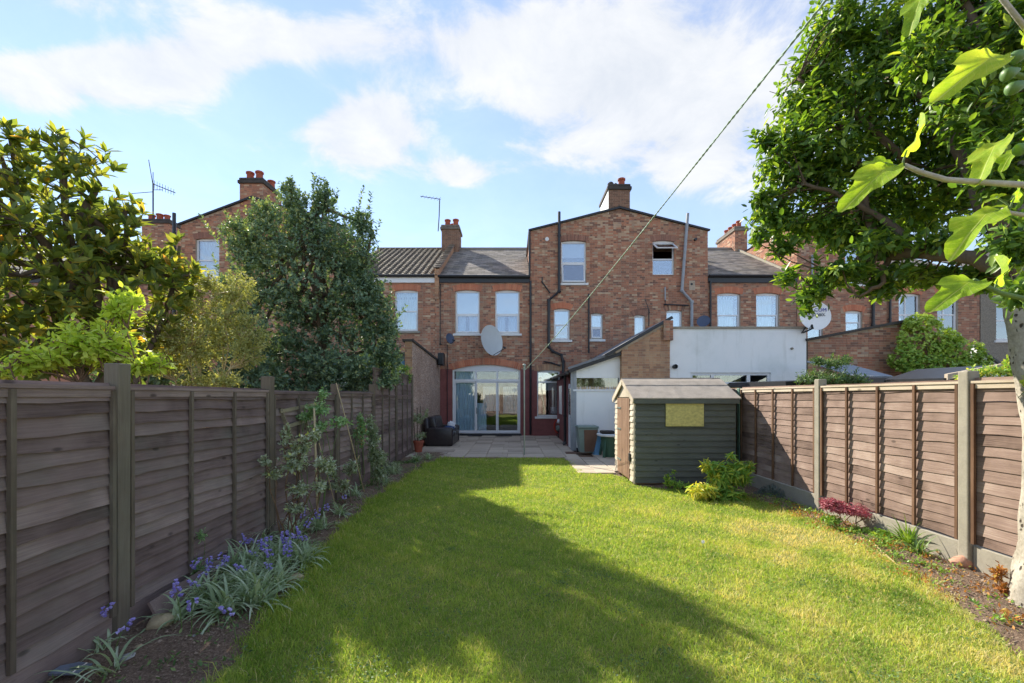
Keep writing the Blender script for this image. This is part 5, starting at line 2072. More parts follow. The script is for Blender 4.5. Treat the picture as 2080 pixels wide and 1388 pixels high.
FB = [(0, 3, 2, 1), (4, 5, 6, 7), (0, 1, 5, 4), (1, 2, 6, 5), (2, 3, 7, 6), (3, 0, 4, 7)]
MB().add(taper_box(c, .22, .24, .29, .3, .06, .76), FB).build('bin_body', 'plastic_greygreen', bn)
MB().add([(c.x - .1, c.y - .255, .08), (c.x + .2, c.y - .255, .08), (c.x + .27, c.y - .312, .72), (c.x - .12, c.y - .312, .72), (c.x - .1, c.y - .24, .08), (c.x + .2, c.y - .24, .08), (c.x + .27, c.y - .295, .72), (c.x - .12, c.y - .295, .72)],
         [(0, 1, 2, 3), (0, 4, 5, 1), (1, 5, 6, 2), (2, 6, 7, 3), (3, 7, 4, 0)]).build('front_panel', 'plastic_brown', bn)
MB().add(*rbox(c.x - .31, c.x + .31, c.y - .33, c.y + .33, .761, .83, .025, 2)).build('bin_lid', 'plastic_greygreen', bn)
for s_ in (-1, 1):
    MB().tube([(c.x + s_ * .2, c.y + .27, .07), (c.x + s_ * .26, c.y + .27, .07)], .07, 12).build('wheel', 'black_paint', bn)
bb = MB().prism([P(1206, 928, 12.75), P(1218, 928, 12.75), P(1222, 880, 12.95), P(1214, 880, 12.95)], (0, .5, 0)).build('blue_board', 'plastic_blue')
tag(bb, 'pale blue plastic tub leaning between bin and garden table', 'tub')
gt = thing('garden_table', 'green plastic garden table with white rimmed top by the shed', 'table', (GX(1240, 12.4), 12.4, 0))
tcx, tcy, tz = GX(1246, 12.5), 12.5, GZ(882, 12.5)
MB().lathe((tcx, tcy, tz), [(.44, -.05), (.46, -.04), (.47, .0), (.45, .015), (.05, .012)], 24).build('table_top', 'plastic_white', gt)
for (dx_, dy_) in ((-.28, -.25), (.28, -.25), (-.28, .25), (.28, .25)):
    MB().bar((tcx + dx_ * 1.15, tcy + dy_ * 1.15, .0), (tcx + dx_ * .85, tcy + dy_ * .85, tz - .05), .07, .05).build('leg', 'plastic_green', gt)
wb_ = MB().lathe((tcx - .1, tcy - .05, .012), [(.2, 0), (.27, .55), (.29, .56), (.28, .6), (.24, .6), (.18, .05)], 20).build('bucket', 'plastic_green')
tag(wb_, 'dark green tub standing under the garden table', 'tub')
tr = MB().add(*rbox(tcx - .36, tcx - .0, tcy - .22, tcy + .15, tz + .016, tz + .1, .02, 1)).build('seed_tray', 'dark_room')
tag(tr, 'dark tray of seedlings on the garden table', 'tray')
bo_ = thing('plastic_bottle', 'clear bottle with blue cap on the garden table', 'bottle', (tcx + .1, tcy - .15, tz))
MB().lathe((tcx + .1, tcy - .15, tz + .016), [(.04, 0), (.042, .16), (.018, .21), (.018, .23)], 12).build('bottle_body', 'plastic_white', bo_, True)
MB().lathe((tcx + .1, tcy - .15, tz + .247), [(.02, 0), (.02, .025)], 10).build('bottle_cap', 'cloth_blue', bo_)
# hose and bag hanging by the kitchen window
hb = thing('garden_hose', 'orange hose coil hanging on the maroon wall below the window', 'hose', (GX(1136, 18.2), 18.2, 1.0))
hc = P(1134, 866, 18.2)
m = MB()
for k in range(3):
    pts = [(hc.x + (.15 + .02 * k) * math.cos(a), hc.y - .03 * k, hc.z + (.25 + .02 * k) * math.sin(a)) for a in [2 * PI * i / 20 for i in range(21)]]
    m.tube(pts, .012, 6)
m.build('hose_loop', 'red_plastic', hb, True)
MB().tube([(hc.x, hc.y + .05, hc.z + .26), (hc.x + .1, Y0 - .05, hc.z + .28)], .02, 6).build('hook', 'black_paint', hb)
crumple(P(1136, 870, 18.0), (.16, .12, .13), 'wool_grey', 'grey_bag', 'small grey bag hanging in front of the hose', 'bag', 8)
crumple(P(1137, 856, 18.0), (.12, .08, .12), 'cloth_white', 'white_bag', 'white and red bag on the wall below kitchen window', 'bag', 9)
m = MB().tube([P(1133, 882, 18.2), P(1135, 872, 18.2)], .04, 8)
m.tube([P(1133, 900, 18.0), P(1135, 874, 18.2)], .022, 8)
tag(m.build('broom', 'black_paint'), 'dark broom leaning under the kitchen window', 'broom')

# ------------------------------------------------------------------ plant machinery
LEAF6 = np.array([(0, 0, 0), (.28, .40, .10), (.66, .36, .10), (1, 0, -.02), (.66, -.36, .10), (.28, -.40, .10)])
LEAF6_F = np.array([(0, 3, 2, 1), (0, 5, 4, 3)])
LEAF4 = np.array([(0, 0, 0), (.45, .5, .12), (1, 0, 0), (.45, -.5, .12)])
LEAF4_F = np.array([(0, 2, 1), (0, 3, 2)])


def norm(a):
    return a / np.maximum(np.linalg.norm(a, axis=1, keepdims=True), 1e-9)


def leaves(name, Pt, D, N, size, wid, mat, parent, tint, kind=6, bend=0.0):
    T, TF = (LEAF6, LEAF6_F) if kind == 6 else (LEAF4, LEAF4_F)
    D = norm(D)
    S = norm(np.cross(N, D))
    N = np.cross(D, S)
    n = len(Pt)
    size = np.broadcast_to(np.asarray(size, float), (n,))
    t = T.copy()
    V = (Pt[:, None, :] + size[:, None, None] * (t[None, :, 0, None] * D[:, None, :] + (t[None, :, 1, None] * wid) * S[:, None, :]
         + (t[None, :, 2, None] * wid - bend * t[None, :, 0, None] ** 2) * N[:, None, :])).reshape(-1, 3)
    F = (np.arange(n)[:, None, None] * len(T) + TF[None]).reshape(-1, TF.shape[1])
    return np_mesh(name, V, F, mat, parent, np.repeat(np.clip(tint, 0, 1), len(T)))


def lobe_points(lobes, n, rng, inner=.55, up=.25):
    """points near the surfaces of ellipsoid lobes, with an outward direction"""
    L = np.array([(*l[0], *(l[1] if isinstance(l[1], (tuple, list)) else (l[1],) * 3)) for l in lobes], float)
    wt = (L[:, 3] * L[:, 4] * L[:, 5]) ** (2 / 3)
    k = rng.choice(len(L), n, p=wt / wt.sum())
    d = norm(rng.normal(size=(n, 3)))
    r = (inner ** 3 + (1 - inner ** 3) * rng.random(n)) ** (1 / 3)
    q = L[k, :3] + d * r[:, None] * L[k, 3:]
    out = norm(d / L[k, 3:])
    out[:, 2] += up
    return q, norm(out), r, k


def twig_leaves(tips, dirs, rng, tl, per, size, wid, mat, parent, name='crown', kind=6, spread=.8, droop=.15, base_tint=.4, tint_sd=.16, hl=None, whorl=False, size_sd=.2, bend=.05, tint_extra=None):
    n = len(tips)
    P_, D_, N_, T_ = [], [], [], []
    ref = norm(np.cross(dirs, rng.normal(size=(n, 3))))
    ref2 = np.cross(dirs, ref)
    for j in range(per):
        t = 1 - .35 * rng.random(n) * (0.4 if whorl else 1) - (0 if whorl else .65 * j / per)
        ang = j * 2.4 + rng.normal(0, .35, n)
        rad = ref * np.cos(ang)[:, None] + ref2 * np.sin(ang)[:, None]
        p = tips - dirs * (tl * (1 - t))[:, None]
        d = norm(dirs * (1 - spread * .55) + rad * spread + rng.normal(0, .18, (n, 3)))
        d[:, 2] -= droop
        P_.append(p)
        D_.append(norm(d))
        nn = dirs * .8 + rng.normal(0, .35, (n, 3))
        nn[:, 2] += .5
        N_.append(norm(nn))
        tt = base_tint + rng.normal(0, tint_sd, n)
        if tint_extra is not None:
            tt = tt + tint_extra
        T_.append(tt)
    P_, D_, N_, T_ = map(np.concatenate, (P_, D_, N_, T_))
    sz = size * np.clip(rng.normal(1, size_sd, len(P_)), .45, 1.6)
    return leaves(name, P_, D_, N_, sz, wid, mat, parent, T_, kind, bend)


def limb(m, a, b, r0, r1, rng, bendy=.12, n=6, seg=6):
    a, b = Vector(a), Vector(b)
    L = (b - a).length
    o1 = Vector(rng.normal(0, 1, 3)) * L * bendy * .5
    pts, rs = [], []
    for i in range(seg + 1):
        t = i / seg
        pts.append(a.lerp(b, t) + o1 * math.sin(PI * t) + Vector(rng.normal(0, 1, 3)) * L * .012 * (0 < i < seg))
        rs.append(r0 + (r1 - r0) * t)
    m.tube(pts, rs, n)
    return pts


def twigs_mesh(tips, dirs, tl, rng, origins, count, mat, parent, r=.006, name='twigs', back=1.0):
    """thin branches from the nearest limb points out to some of the tips"""
    m = MB()
    idx = rng.choice(len(tips), min(count, len(tips)), replace=False)
    O = np.array([tuple(o) for o in origins])
    for i in idx:
        q = tips[i]
        d2 = ((O - q) ** 2).sum(1) + np.maximum(0, O[:, 2] - q[2]) * 2
        o = O[np.argmin(d2)]
        mid_ = (np.array(o) + q) / 2 - dirs[i] * tl * .2 + rng.normal(0, .03, 3)
        m.tube([o, mid_, q - dirs[i] * tl * .6, q], [r * 2.2, r * 1.4, r, r * .5], 4, cap=False)
    o = m.build(name, mat, parent, True, fix=False)
    o['kind'] = 'stuff'
    return o


def bush(name, label, cat, base, lobes, seed, ntips, tl, per, size, wid, leaf, kind=4, wood='bark_brown', stems=5, group=None, tint=.4, tsd=.17, r=.012, whorl=False, up=.35, twn=60, inner=.4, spread=.8, droop=.1, bend=.05, hook=None):
    rng = np.random.default_rng(seed)
    t = thing(name, label, cat, base, group)
    tips, dirs, rr, k = lobe_points(lobes, ntips, rng, inner, up)
    keep = tips[:, 2] > base[2] + .02
    tips, dirs = tips[keep], dirs[keep]
    m = MB()
    org = []
    for i in range(stems):
        l = lobes[i % len(lobes)]
        e = np.array(l[0]) + rng.normal(0, .12, 3) * np.array(l[1] if isinstance(l[1], (tuple, list)) else (l[1],) * 3)
        org += limb(m, Vector(base) + Vector((rng.normal(0, .05), rng.normal(0, .05), -.03)), e, r, r * .5, rng, .1, 5)
    m.build('stems', wood, t, True)
    if twn:
        twigs_mesh(tips, dirs, tl, rng, org, twn, wood, t, r * .3)
    ex = None
    if hook is not None:
        ex = hook(tips)
    twig_leaves(tips, dirs, rng, tl, per, size, wid, leaf, t, 'foliage', kind, spread, droop, tint, tsd, whorl=whorl, bend=bend, tint_extra=ex)
    return t


# ------------------------------------------------------------------ trees beyond the left fence
def sprigs(lobes, rng, n, ln, step=.09):
    """young shoots standing out of the crown: more tips in a line above points of its upper surface"""
    q, d, _, _ = lobe_points(lobes, n * 3, rng, .95, .9)
    ok = d[:, 2] > .45
    q, d = q[ok][:n], d[ok][:n]
    T, D = [], []
    for a, b in zip(q, d):
        b = b + np.array([0, 0, .8]) + rng.normal(0, .2, 3)
        b /= np.linalg.norm(b)
        L = ln * rng.uniform(.5, 1.3)
        for k in range(int(L / step) + 1):
            T.append(a + b * step * k)
            D.append(b)
    return np.array(T), np.array(D)


def tree(name, label, base, top, lobes, seed, ntips, tl, per, size, wid, leaf, kind=6, bark='bark_brown', r=.14, group=None, tint=.4, tsd=.15, whorl=False, inner=.5, up=.3, twn=150, limbs=None, spread=.8, droop=.12, hook=None, bend=.05, shoots=None):
    rng = np.random.default_rng(seed)
    t = thing(name, label, 'tree', base, group)
    m = MB()
    tr_ = limb(m, Vector(base) - Vector((0, 0, .1)), top, r, r * .55, rng, .05, 10, 7)
    org = list(tr_[3:])
    for l in lobes:
        s = tr_[rng.integers(2, len(tr_))]
        org += limb(m, s, l[0], r * .45, r * .16, rng, .12, 6)
    m.build('trunk', bark, t, True)
    tips, dirs, rr, k = lobe_points(lobes, ntips, rng, inner, up)
    ok = tips[:, 2] > .3
    tips, dirs = tips[ok], dirs[ok]
    if shoots:
        st, sd_ = sprigs(lobes, rng, *shoots)
        tips, dirs = np.concatenate([tips, st]), np.concatenate([dirs, sd_])
    if twn:
        twigs_mesh(tips, dirs, tl, rng, org, twn, bark, t, .006)
    ex = hook(tips) if hook is not None else None
    twig_leaves(tips, dirs, rng, tl, per, size, wid, leaf, t, 'crown', kind, spread, droop, tint, tsd, whorl=whorl, tint_extra=ex, bend=bend)
    return t


def LP(px, py, Y, r):
    p = P(px, py, Y)
    return (tuple(p), r)


tree('magnolia_tree', 'large-leaved evergreen magnolia behind the left fence', (-5.3, 5.6, 0), P(170, 430, 5.5),
     [LP(110, 440, 5.4, (.72, .7, .82)), LP(-40, 380, 5.2, (.6, .7, .75)), LP(215, 490, 5.7, (.5, .6, .6)), LP(40, 560, 5.0, (.9, .7, .8)), LP(220, 590, 5.6, (.75, .6, .7)),
      LP(335, 580, 6.1, (.36, .45, .52)), LP(305, 530, 6.0, (.34, .4, .34)), LP(120, 310, 5.4, (.32, .35, .3)), LP(0, 310, 5.3, (.3, .35, .35)), LP(205, 375, 5.6, (.24, .3, .26)), LP(-150, 500, 5.2, (.8, .8, 1.0)), LP(130, 690, 5.6, (.9, .6, .5)), LP(20, 275, 5.3, (.12, .15, .2)), LP(125, 275, 5.4, (.1, .12, .16)), LP(255, 430, 5.7, (.1, .12, .16)), LP(365, 500, 6.1, (.09, .12, .12)), LP(385, 560, 6.1, (.1, .12, .2)), LP(-80, 700, 5.0, (.8, .6, .5)), LP(40, 720, 5.2, (.7, .6, .4)), LP(260, 710, 5.9, (.6, .5, .45))],
     21, 980, .30, 8, .15, .42, 'leaf_magnolia', 6, r=.12, tint=.36, tsd=.22, whorl=True, up=.7, twn=260, inner=.35, spread=.75, droop=-.08, bend=.06,
     hook=lambda t: .3 * np.clip((t[:, 0] + 4.7) / .8, 0, 1), shoots=(26, .4, .16))  # right-hand leaves tinted golden, backlit glow put into their colour
bush('philadelphus_shrub', 'bright lime green shrub just behind the left fence', 'shrub', (-3.75, 3.9, 0),
     [LP(200, 690, 3.8, (.34, .3, .26)), LP(240, 620, 3.9, (.14, .2, .2)), LP(110, 720, 3.7, (.26, .25, .14)), LP(300, 735, 3.9, (.22, .2, .14)), LP(30, 745, 3.6, (.18, .2, .1)), LP(270, 600, 3.9, (.08, .1, .12))],
     22, 300, .22, 7, .072, .5, 'leaf_lime', 6, 'stem_rust', 7, tint=.5, tsd=.2, r=.012, up=.5, twn=120, inner=.2, droop=.05)
bush('pale_shrub', 'tall pale olive shrub between the magnolia and the holly', 'shrub', (-4.1, 6.6, 0),
     [LP(440, 640, 6.4, (.5, .5, .5)), LP(400, 700, 6.3, (.5, .5, .4)), LP(480, 590, 6.6, (.36, .4, .34)), LP(350, 670, 6.2, (.34, .4, .36)), LP(420, 570, 6.6, (.25, .3, .26)), LP(500, 690, 6.5, (.4, .4, .5)), LP(330, 730, 6.2, (.35, .4, .3)), LP(430, 770, 6.2, (.5, .4, .25)), LP(360, 600, 6.4, (.2, .25, .25))],
     23, 1700, .2, 9, .05, .42, 'leaf_pale', 4, 'cane', 7, tint=.5, tsd=.22, r=.018, up=.4, twn=160, inner=.3)
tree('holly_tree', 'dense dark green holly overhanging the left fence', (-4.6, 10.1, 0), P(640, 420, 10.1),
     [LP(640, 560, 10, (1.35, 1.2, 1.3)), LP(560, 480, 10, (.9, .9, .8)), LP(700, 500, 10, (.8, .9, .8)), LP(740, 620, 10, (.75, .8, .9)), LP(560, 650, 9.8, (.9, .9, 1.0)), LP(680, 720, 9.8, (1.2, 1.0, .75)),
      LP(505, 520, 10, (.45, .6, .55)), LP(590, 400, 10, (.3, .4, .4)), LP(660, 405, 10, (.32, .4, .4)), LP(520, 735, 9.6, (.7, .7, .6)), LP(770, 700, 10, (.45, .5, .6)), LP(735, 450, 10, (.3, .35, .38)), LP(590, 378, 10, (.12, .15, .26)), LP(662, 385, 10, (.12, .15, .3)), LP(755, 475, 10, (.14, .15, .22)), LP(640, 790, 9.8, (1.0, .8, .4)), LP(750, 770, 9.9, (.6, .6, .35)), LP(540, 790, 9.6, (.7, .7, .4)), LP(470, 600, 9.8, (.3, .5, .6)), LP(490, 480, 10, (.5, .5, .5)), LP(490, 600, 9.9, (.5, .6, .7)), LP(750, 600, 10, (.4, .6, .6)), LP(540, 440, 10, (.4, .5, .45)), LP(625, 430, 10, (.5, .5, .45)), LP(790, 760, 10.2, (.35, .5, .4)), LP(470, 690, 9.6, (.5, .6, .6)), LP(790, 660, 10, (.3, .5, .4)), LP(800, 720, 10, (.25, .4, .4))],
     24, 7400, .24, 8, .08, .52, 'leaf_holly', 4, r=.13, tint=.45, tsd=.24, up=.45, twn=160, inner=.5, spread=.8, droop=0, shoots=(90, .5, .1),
     hook=lambda t: .22 * np.clip((-4.2 - t[:, 0]) / 1.2, 0, 1) * np.clip((t[:, 2] - 3.2) / 1.5, 0, 1))  # upper left leaves tinted paler to look sunlit
bush('laurel_hedge', 'dark green hedge filling the gap behind the left fence', 'hedge', (-5.0, 8.2, 0),
     [LP(440, 740, 8.2, (.7, .5, .6)), LP(340, 730, 8.4, (.8, .5, .7)), LP(520, 770, 8.3, (.6, .5, .5)), LP(240, 730, 8.4, (.9, .5, .7)), LP(400, 690, 8.6, (.6, .5, .5)), LP(640, 760, 11.8, (.9, .5, .8)), LP(740, 760, 12.2, (.8, .5, .6))],
     26, 1700, .2, 7, .1, .45, 'leaf_holly', 4, 'bark_brown', 6, tint=.35, tsd=.2, r=.02, twn=30, inner=.6)
bush('fence_climber', 'green climber trailing over the far end of the left fence', 'climber', (-3.35, 12.6, 0),
     [LP(810, 748, 12.4, (.36, .3, .14)), LP(828, 765, 12.9, (.16, .3, .2)), LP(790, 738, 11.9, (.3, .3, .14)), LP(818, 785, 12.9, (.1, .2, .25))],
     25, 260, .16, 6, .06, .6, 'leaf_ivy', 4, 'bark_brown', 4, tint=.5, tsd=.25, r=.012, twn=40, inner=.2)

# ------------------------------------------------------------------ evergreen tree on the right
rt = thing('evergreen_tree', 'spreading evergreen tree with pale pitted trunk at the right edge', 'tree', (4.16, 3.55, 0))
rng = np.random.default_rng(31)
bm_pts = [(4.29, 3.55, -.1), (4.28, 3.55, .12), (4.3, 3.55, .5), (4.32, 3.56, 1.0), (4.3, 3.56, 1.5), (4.26, 3.58, 1.9), (4.25, 3.62, 2.3), (4.24, 3.66, 2.7), (4.3, 3.72, 3.1), (4.45, 3.8, 3.6), (4.6, 3.9, 4.2), (4.7, 4.0, 5.0)]
bm_r = [.27, .2, .155, .15, .145, .155, .15, .14, .11, .09, .07, .05]
NSEG = 28
V, F = [], []
tp = [Vector(p) for p in bm_pts]
fine_p, fine_r = [], []
for i in range(len(tp) - 1):
    for k in range(5):
        t = k / 5
        fine_p.append(tp[i].lerp(tp[i + 1], t))
        fine_r.append(bm_r[i] * (1 - t) + bm_r[i + 1] * t)
m = MB().tube(fine_p, fine_r, NSEG)
cen = np.repeat(np.array([tuple(p) for p in fine_p]), NSEG, axis=0)
va = np.array(m.v)
off = va - cen
ang = np.arctan2(off[:, 1], off[:, 0])
zz = va[:, 2]
wig = 1 + .07 * np.sin(ang * 3 + zz * 2.2) + .05 * np.sin(ang * 5 - zz * 5) + .03 * np.sin(zz * 14 + ang * 2) + rng.normal(0, .012, len(va)) + .1 * np.exp(-zz / .25) * np.sin(ang * 4)
m.v = [tuple(p) for p in cen + off * wig[:, None]]
m.build('trunk', 'bark_pitted' if 'bark_pitted' in MATS else 'bark_grey', rt, True)
m = MB()
org = [Vector(p) for p in fine_p[35:]]


def pathlimb(pts, r0, r1, n=8):
    pts = [Vector(p) for p in pts]
    fp = []
    for a, b in zip(pts, pts[1:]):
        fp += [a.lerp(b, k / 4) for k in range(4)]
    fp.append(pts[-1])
    fp = [p + Vector(rng.normal(0, .012, 3)) for p in fp]
    rs = [r0 + (r1 - r0) * i / (len(fp) - 1) for i in range(len(fp))]
    m.tube(fp, rs, n)
    org.extend(fp)


pathlimb([P(2060, 560, 3.65), P(1985, 528, 3.8), P(1900, 518, 4.0), P(1800, 520, 4.3), P(1745, 528, 4.5)], .066, .04)
pathlimb([P(1850, 515, 4.15), P(1835, 480, 4.25), P(1790, 440, 4.4), P(1720, 405, 4.5), P(1640, 370, 4.6)], .044, .016)
pathlimb([P(1775, 520, 4.4), P(1768, 470, 4.5), P(1740, 330, 4.6), P(1700, 240, 4.6)], .05, .02)
pathlimb([P(2060, 520, 3.7), P(2000, 430, 3.8), P(1960, 330, 4.0), P(1900, 230, 4.2), P(1820, 120, 4.3)], .06, .03)
pathlimb([P(2050, 500, 3.7), P(1995, 390, 3.85), P(2010, 250, 3.8), P(1990, 100, 3.9), P(1950, -30, 4.0)], .07, .03)
pathlimb([P(1745, 528, 4.5), P(1690, 560, 4.6), P(1650, 600, 4.7)], .03, .012)
pathlimb([P(1800, 522, 4.3), P(1790, 570, 4.3), P(1750, 600, 4.3)], .03, .012)
pathlimb([P(1850, 330, 4.3), P(1700, 200, 4.6), P(1620, 160, 4.7)], .035, .015)
m.build('limbs', 'bark_brown', rt, True)
RL = [LP(1670, 300, 4.7, (.55, .6, .55)), LP(1640, 180, 4.8, (.36, .5, .4)), LP(1760, 150, 4.6, (.6, .6, .6)), LP(1700, 50, 4.6, (.36, .5, .4)), LP(1850, 60, 4.4, (.6, .6, .5)), LP(1960, 60, 4.2, (.6, .6, .5)),
      LP(1870, 250, 4.6, (.65, .6, .6)), LP(1780, 360, 4.8, (.6, .6, .5)), LP(1600, 330, 4.9, (.38, .4, .42)), LP(1570, 430, 5.0, (.30, .35, .34)), LP(1650, 440, 4.9, (.42, .45, .38)), LP(1740, 465, 4.8, (.45, .5, .32)),
      LP(1880, 420, 4.9, (.55, .5, .4)), LP(1980, 330, 4.4, (.5, .5, .5)), LP(2050, 180, 4.1, (.5, .5, .6)), LP(2060, 430, 4.0, (.35, .4, .5)), LP(1700, 560, 4.7, (.32, .35, .16)), LP(1650, 590, 4.7, (.22, .3, .2)),
      LP(1790, 585, 4.5, (.3, .3, .16)), LP(1880, 560, 4.5, (.26, .3, .14)), LP(1640, 625, 4.7, (.1, .15, .08)), LP(1720, 545, 4.4, (.3, .3, .14)), LP(1600, 560, 4.7, (.16, .2, .14)), LP(1830, 550, 4.3, (.3, .25, .12)), LP(1930, 555, 4.2, (.2, .2, .12)), LP(1790, 490, 4.2, (.35, .2, .2)), LP(1900, 490, 4.0, (.3, .2, .16)), LP(1590, 500, 4.9, (.22, .25, .16)), LP(2070, 20, 3.9, (.4, .5, .4)), LP(1980, 560, 4.0, (.24, .25, .2)), LP(1980, 200, 3.5, (.4, .3, .45)), LP(2050, 330, 3.4, (.35, .3, .4)), LP(2060, 60, 3.5, (.4, .3, .4)), LP(1900, 120, 3.7, (.4, .3, .4)), LP(2060, 480, 3.2, (.25, .2, .3)), LP(2065, 590, 3.1, (.12, .15, .16)), LP(1545, 400, 5.0, (.12, .2, .14)), LP(1560, 280, 4.9, (.14, .2, .2)), LP(1540, 480, 5.0, (.14, .2, .1))]
tips, dirs, rr, kk = lobe_points(RL, 4800, rng, .5, .35)
st, sd_ = sprigs(RL, rng, 50, .28, .08)
tips, dirs = np.concatenate([tips, st]), np.concatenate([dirs, sd_])
twigs_mesh(tips, dirs, .26, rng, org, 420, 'bark_brown', rt, .005)
twig_leaves(tips, dirs, rng, .26, 7, .086, .46, 'leaf_oak', rt, 'crown', 6, .8, .12, .42, .2, bend=.08)

# ------------------------------------------------------------------ fig branches close to the camera
fg = thing('fig_tree', 'fig branches with large translucent lobed leaves and green figs', 'tree', (2.35, 1.75, 0))
m = MB()
base = Vector((2.6, 1.75, 0))
m.tube([base, (2.55, 1.75, .8), (2.45, 1.75, 1.6), (2.35, 1.72, 2.6), (2.3, 1.7, 3.3)], [.05, .045, .04, .03, .02], 8)
m.build('trunk', 'bark_grey', fg, True)
FY = 1.7


def fig_branch(pts, r0, r1, mat='bark_grey'):
    n = len(pts)
    fp = []
    for a, b in zip(pts, pts[1:]):
        fp += [Vector(a).lerp(Vector(b), k / 3) for k in range(3)]
    fp.append(Vector(pts[-1]))
    MB().tube(fp, [r0 + (r1 - r0) * i / (len(fp) - 1) for i in range(len(fp))], 8).build('branch', mat, fg, True)


fig_branch([(2.4, 1.72, 2.3), P(2085, 376, FY), P(2000, 371, FY), P(1920, 365, FY), P(1870, 350, FY), P(1838, 336, FY)], .013, .008)
fig_branch([(2.42, 1.72, 2.0), P(2085, 608, 1.65), P(2030, 595, 1.65), P(1990, 575, 1.65), P(1978, 568, 1.65)], .011, .006, 'stem_green')
fig_branch([(2.38, 1.72, 2.5), P(2085, 438, 1.75), P(2050, 432, 1.75), P(2035, 425, 1.75)], .01, .006)
fig_branch([(2.33, 1.72, 2.9), P(2090, 160, 1.7), P(2060, 150, 1.7), P(2040, 130, 1.7)], .011, .007, 'stem_green')
fig_branch([(2.31, 1.72, 3.2), P(2085, 60, 1.7), P(1990, -60, 1.7), P(1910, -60, 1.7), P(1895, -20, 1.7)], .011, .006)


def fig_leaf_mesh(seed):
    r = random.Random(seed)
    out = []
    lob = [(-1.9, .45), (-.95, .8), (0, 1.0), (.95, .8), (1.9, .45)] if seed % 2 else [(-1.15, .72), (0, 1.0), (1.15, .72)]
    n = 44
    pts = []
    for i in range(n + 1):
        a = -2.6 + 5.2 * i / n
        rad = .42
        for (la, ll) in lob:
            d = (a - la) / (.46 if seed % 2 else .52)
            rad = max(rad, ll * (.52 + .48 * math.exp(-d * d * d * d)) if abs(d) < 2.2 else 0)
        rad *= 1 + .025 * math.sin(i * 5.1 + seed) + r.uniform(-.012, .012)
        x, y = math.cos(a) * rad * .62 + .30, math.sin(a) * rad * .52
        pts.append((x, y))
    V = [(0.28, 0, .02), (0, 0, 0)]
    F = []
    for ring, s in ((0, .5), (1, 1.0)):
        for (x, y) in pts:
            xx, y2 = .28 + (x - .28) * s, y * s
            V.append((xx, y2, .22 * abs(y2) - .38 * max(0, xx - .1) ** 2 + (.02 * math.sin(xx * 17 + y2 * 9 + seed) + .022 * math.sin(y2 * 21 + seed * 2)) * s))
    k = len(pts)
    for i in range(k - 1):
        F.append((0, 2 + i, 3 + i))
        F.append((2 + i, 2 + k + i, 3 + k + i, 3 + i))
    F.append((1, 2, 0))
    F.append((0, 2 + k - 1, 1))
    F.append((1, 2 + k, 2))
    F.append((1, 2 + k - 1, 2 + 2 * k - 1))
    me = bpy.data.meshes.new('leaf')
    me.from_pydata(V, [], F)
    at = me.attributes.new('tint', 'FLOAT', 'POINT')
    at.data.foreach_set('value', [.5 + r.uniform(-.05, .05)] * len(V))
    bm = bmesh.new()
    bm.from_mesh(me)
    bmesh.ops.recalc_face_normals(bm, faces=bm.faces)
    bm.to_mesh(me)
    bm.free()
    me.polygons.foreach_set('use_smooth', [True] * len(me.polygons))
    me.materials.append(MATS['leaf_fig'])
    return me


FIGM = [fig_leaf_mesh(s) for s in (0, 1, 2, 3)]


def fig_leaf(bpx, tpx, Yb, Yt, roll, k, stalk=None, wide=.66):
    roll = roll + 8
    """leaf from its base pixel to its tip pixel; roll turns the blade round that line (0: flat, 90: edge-on)"""
    b, t = P(*bpx, Yb), P(*tpx, Yt)
    d = (t - b)
    L = d.length
    d.normalize()
    view = Vector((b.x, b.y, b.z - CAM_Z)).normalized()
    n0 = (-view - d * (-view).dot(d)).normalized()          # blade facing the camera
    n1 = (Matrix.Rotation(math.radians(roll), 3, d) @ n0)
    if n1.z < 0:
        n1 = -n1 if abs(roll) > 80 else n1
    s = n1.cross(d)
    o = link('leaf', FIGM[k], fg)
    M_ = Matrix((d, s, n1)).transposed().to_4x4()
    M_ = Matrix.Translation(b) @ M_ @ Matrix.Diagonal((L / .96, L / .96 * wide, L / .96, 1))
    o.matrix_parent_inverse = Matrix.Translation(-fg.location)
    o.matrix_basis = M_
    if stalk:
        MB().tube([P(*stalk, Yb), (P(*stalk, Yb) + b) / 2 + Vector((0, 0, -.004)), b + d * .03], .0035, 5).build('leaf_stalk', 'stem_green', fg, True)
    return o


fig_leaf((2040, 112), (1922, 155), 1.7, 1.62, 50, 0, (2050, 135))
fig_leaf((1830, 318), (1908, 232), 1.7, 1.68, 58, 2, (1838, 336))
fig_leaf((1826, 335), (1715, 388), 1.7, 1.62, 50, 0, (1838, 336))
fig_leaf((1815, 335), (1755, 322), 1.7, 1.74, 40, 1, (1838, 336))
fig_leaf((2045, 280), (1966, 345), 1.75, 1.68, 60, 0, (2085, 260))
fig_leaf((2030, 425), (1930, 478), 1.75, 1.65, 50, 2, (2050, 432))
fig_leaf((2045, 395), (2000, 405), 1.75, 1.78, 40, 1, (2050, 432))
fig_leaf((2052, 410), (2095, 365), 1.75, 1.78, 50, 0, (2050, 432))
fig_leaf((1992, 570), (1902, 595), 1.65, 1.55, 50, 0, (2010, 580))
fig_leaf((2018, 575), (2068, 525), 1.65, 1.72, 60, 2, (2024, 592))
fig_leaf((1890, -25), (1830, 45), 1.7, 1.65, 60, 0, None)
fig_leaf((2078, 105), (2095, 45), 1.7, 1.72, 40, 0, None)
fig_leaf((2090, 545), (2140, 500), 1.6, 1.65, 40, 0, None)
fig_leaf((2075, 285), (2120, 250), 1.75, 1.72, 40, 2, None)
fig_leaf((2070, 300), (2030, 330), 1.76, 1.72, 50, 1, None)
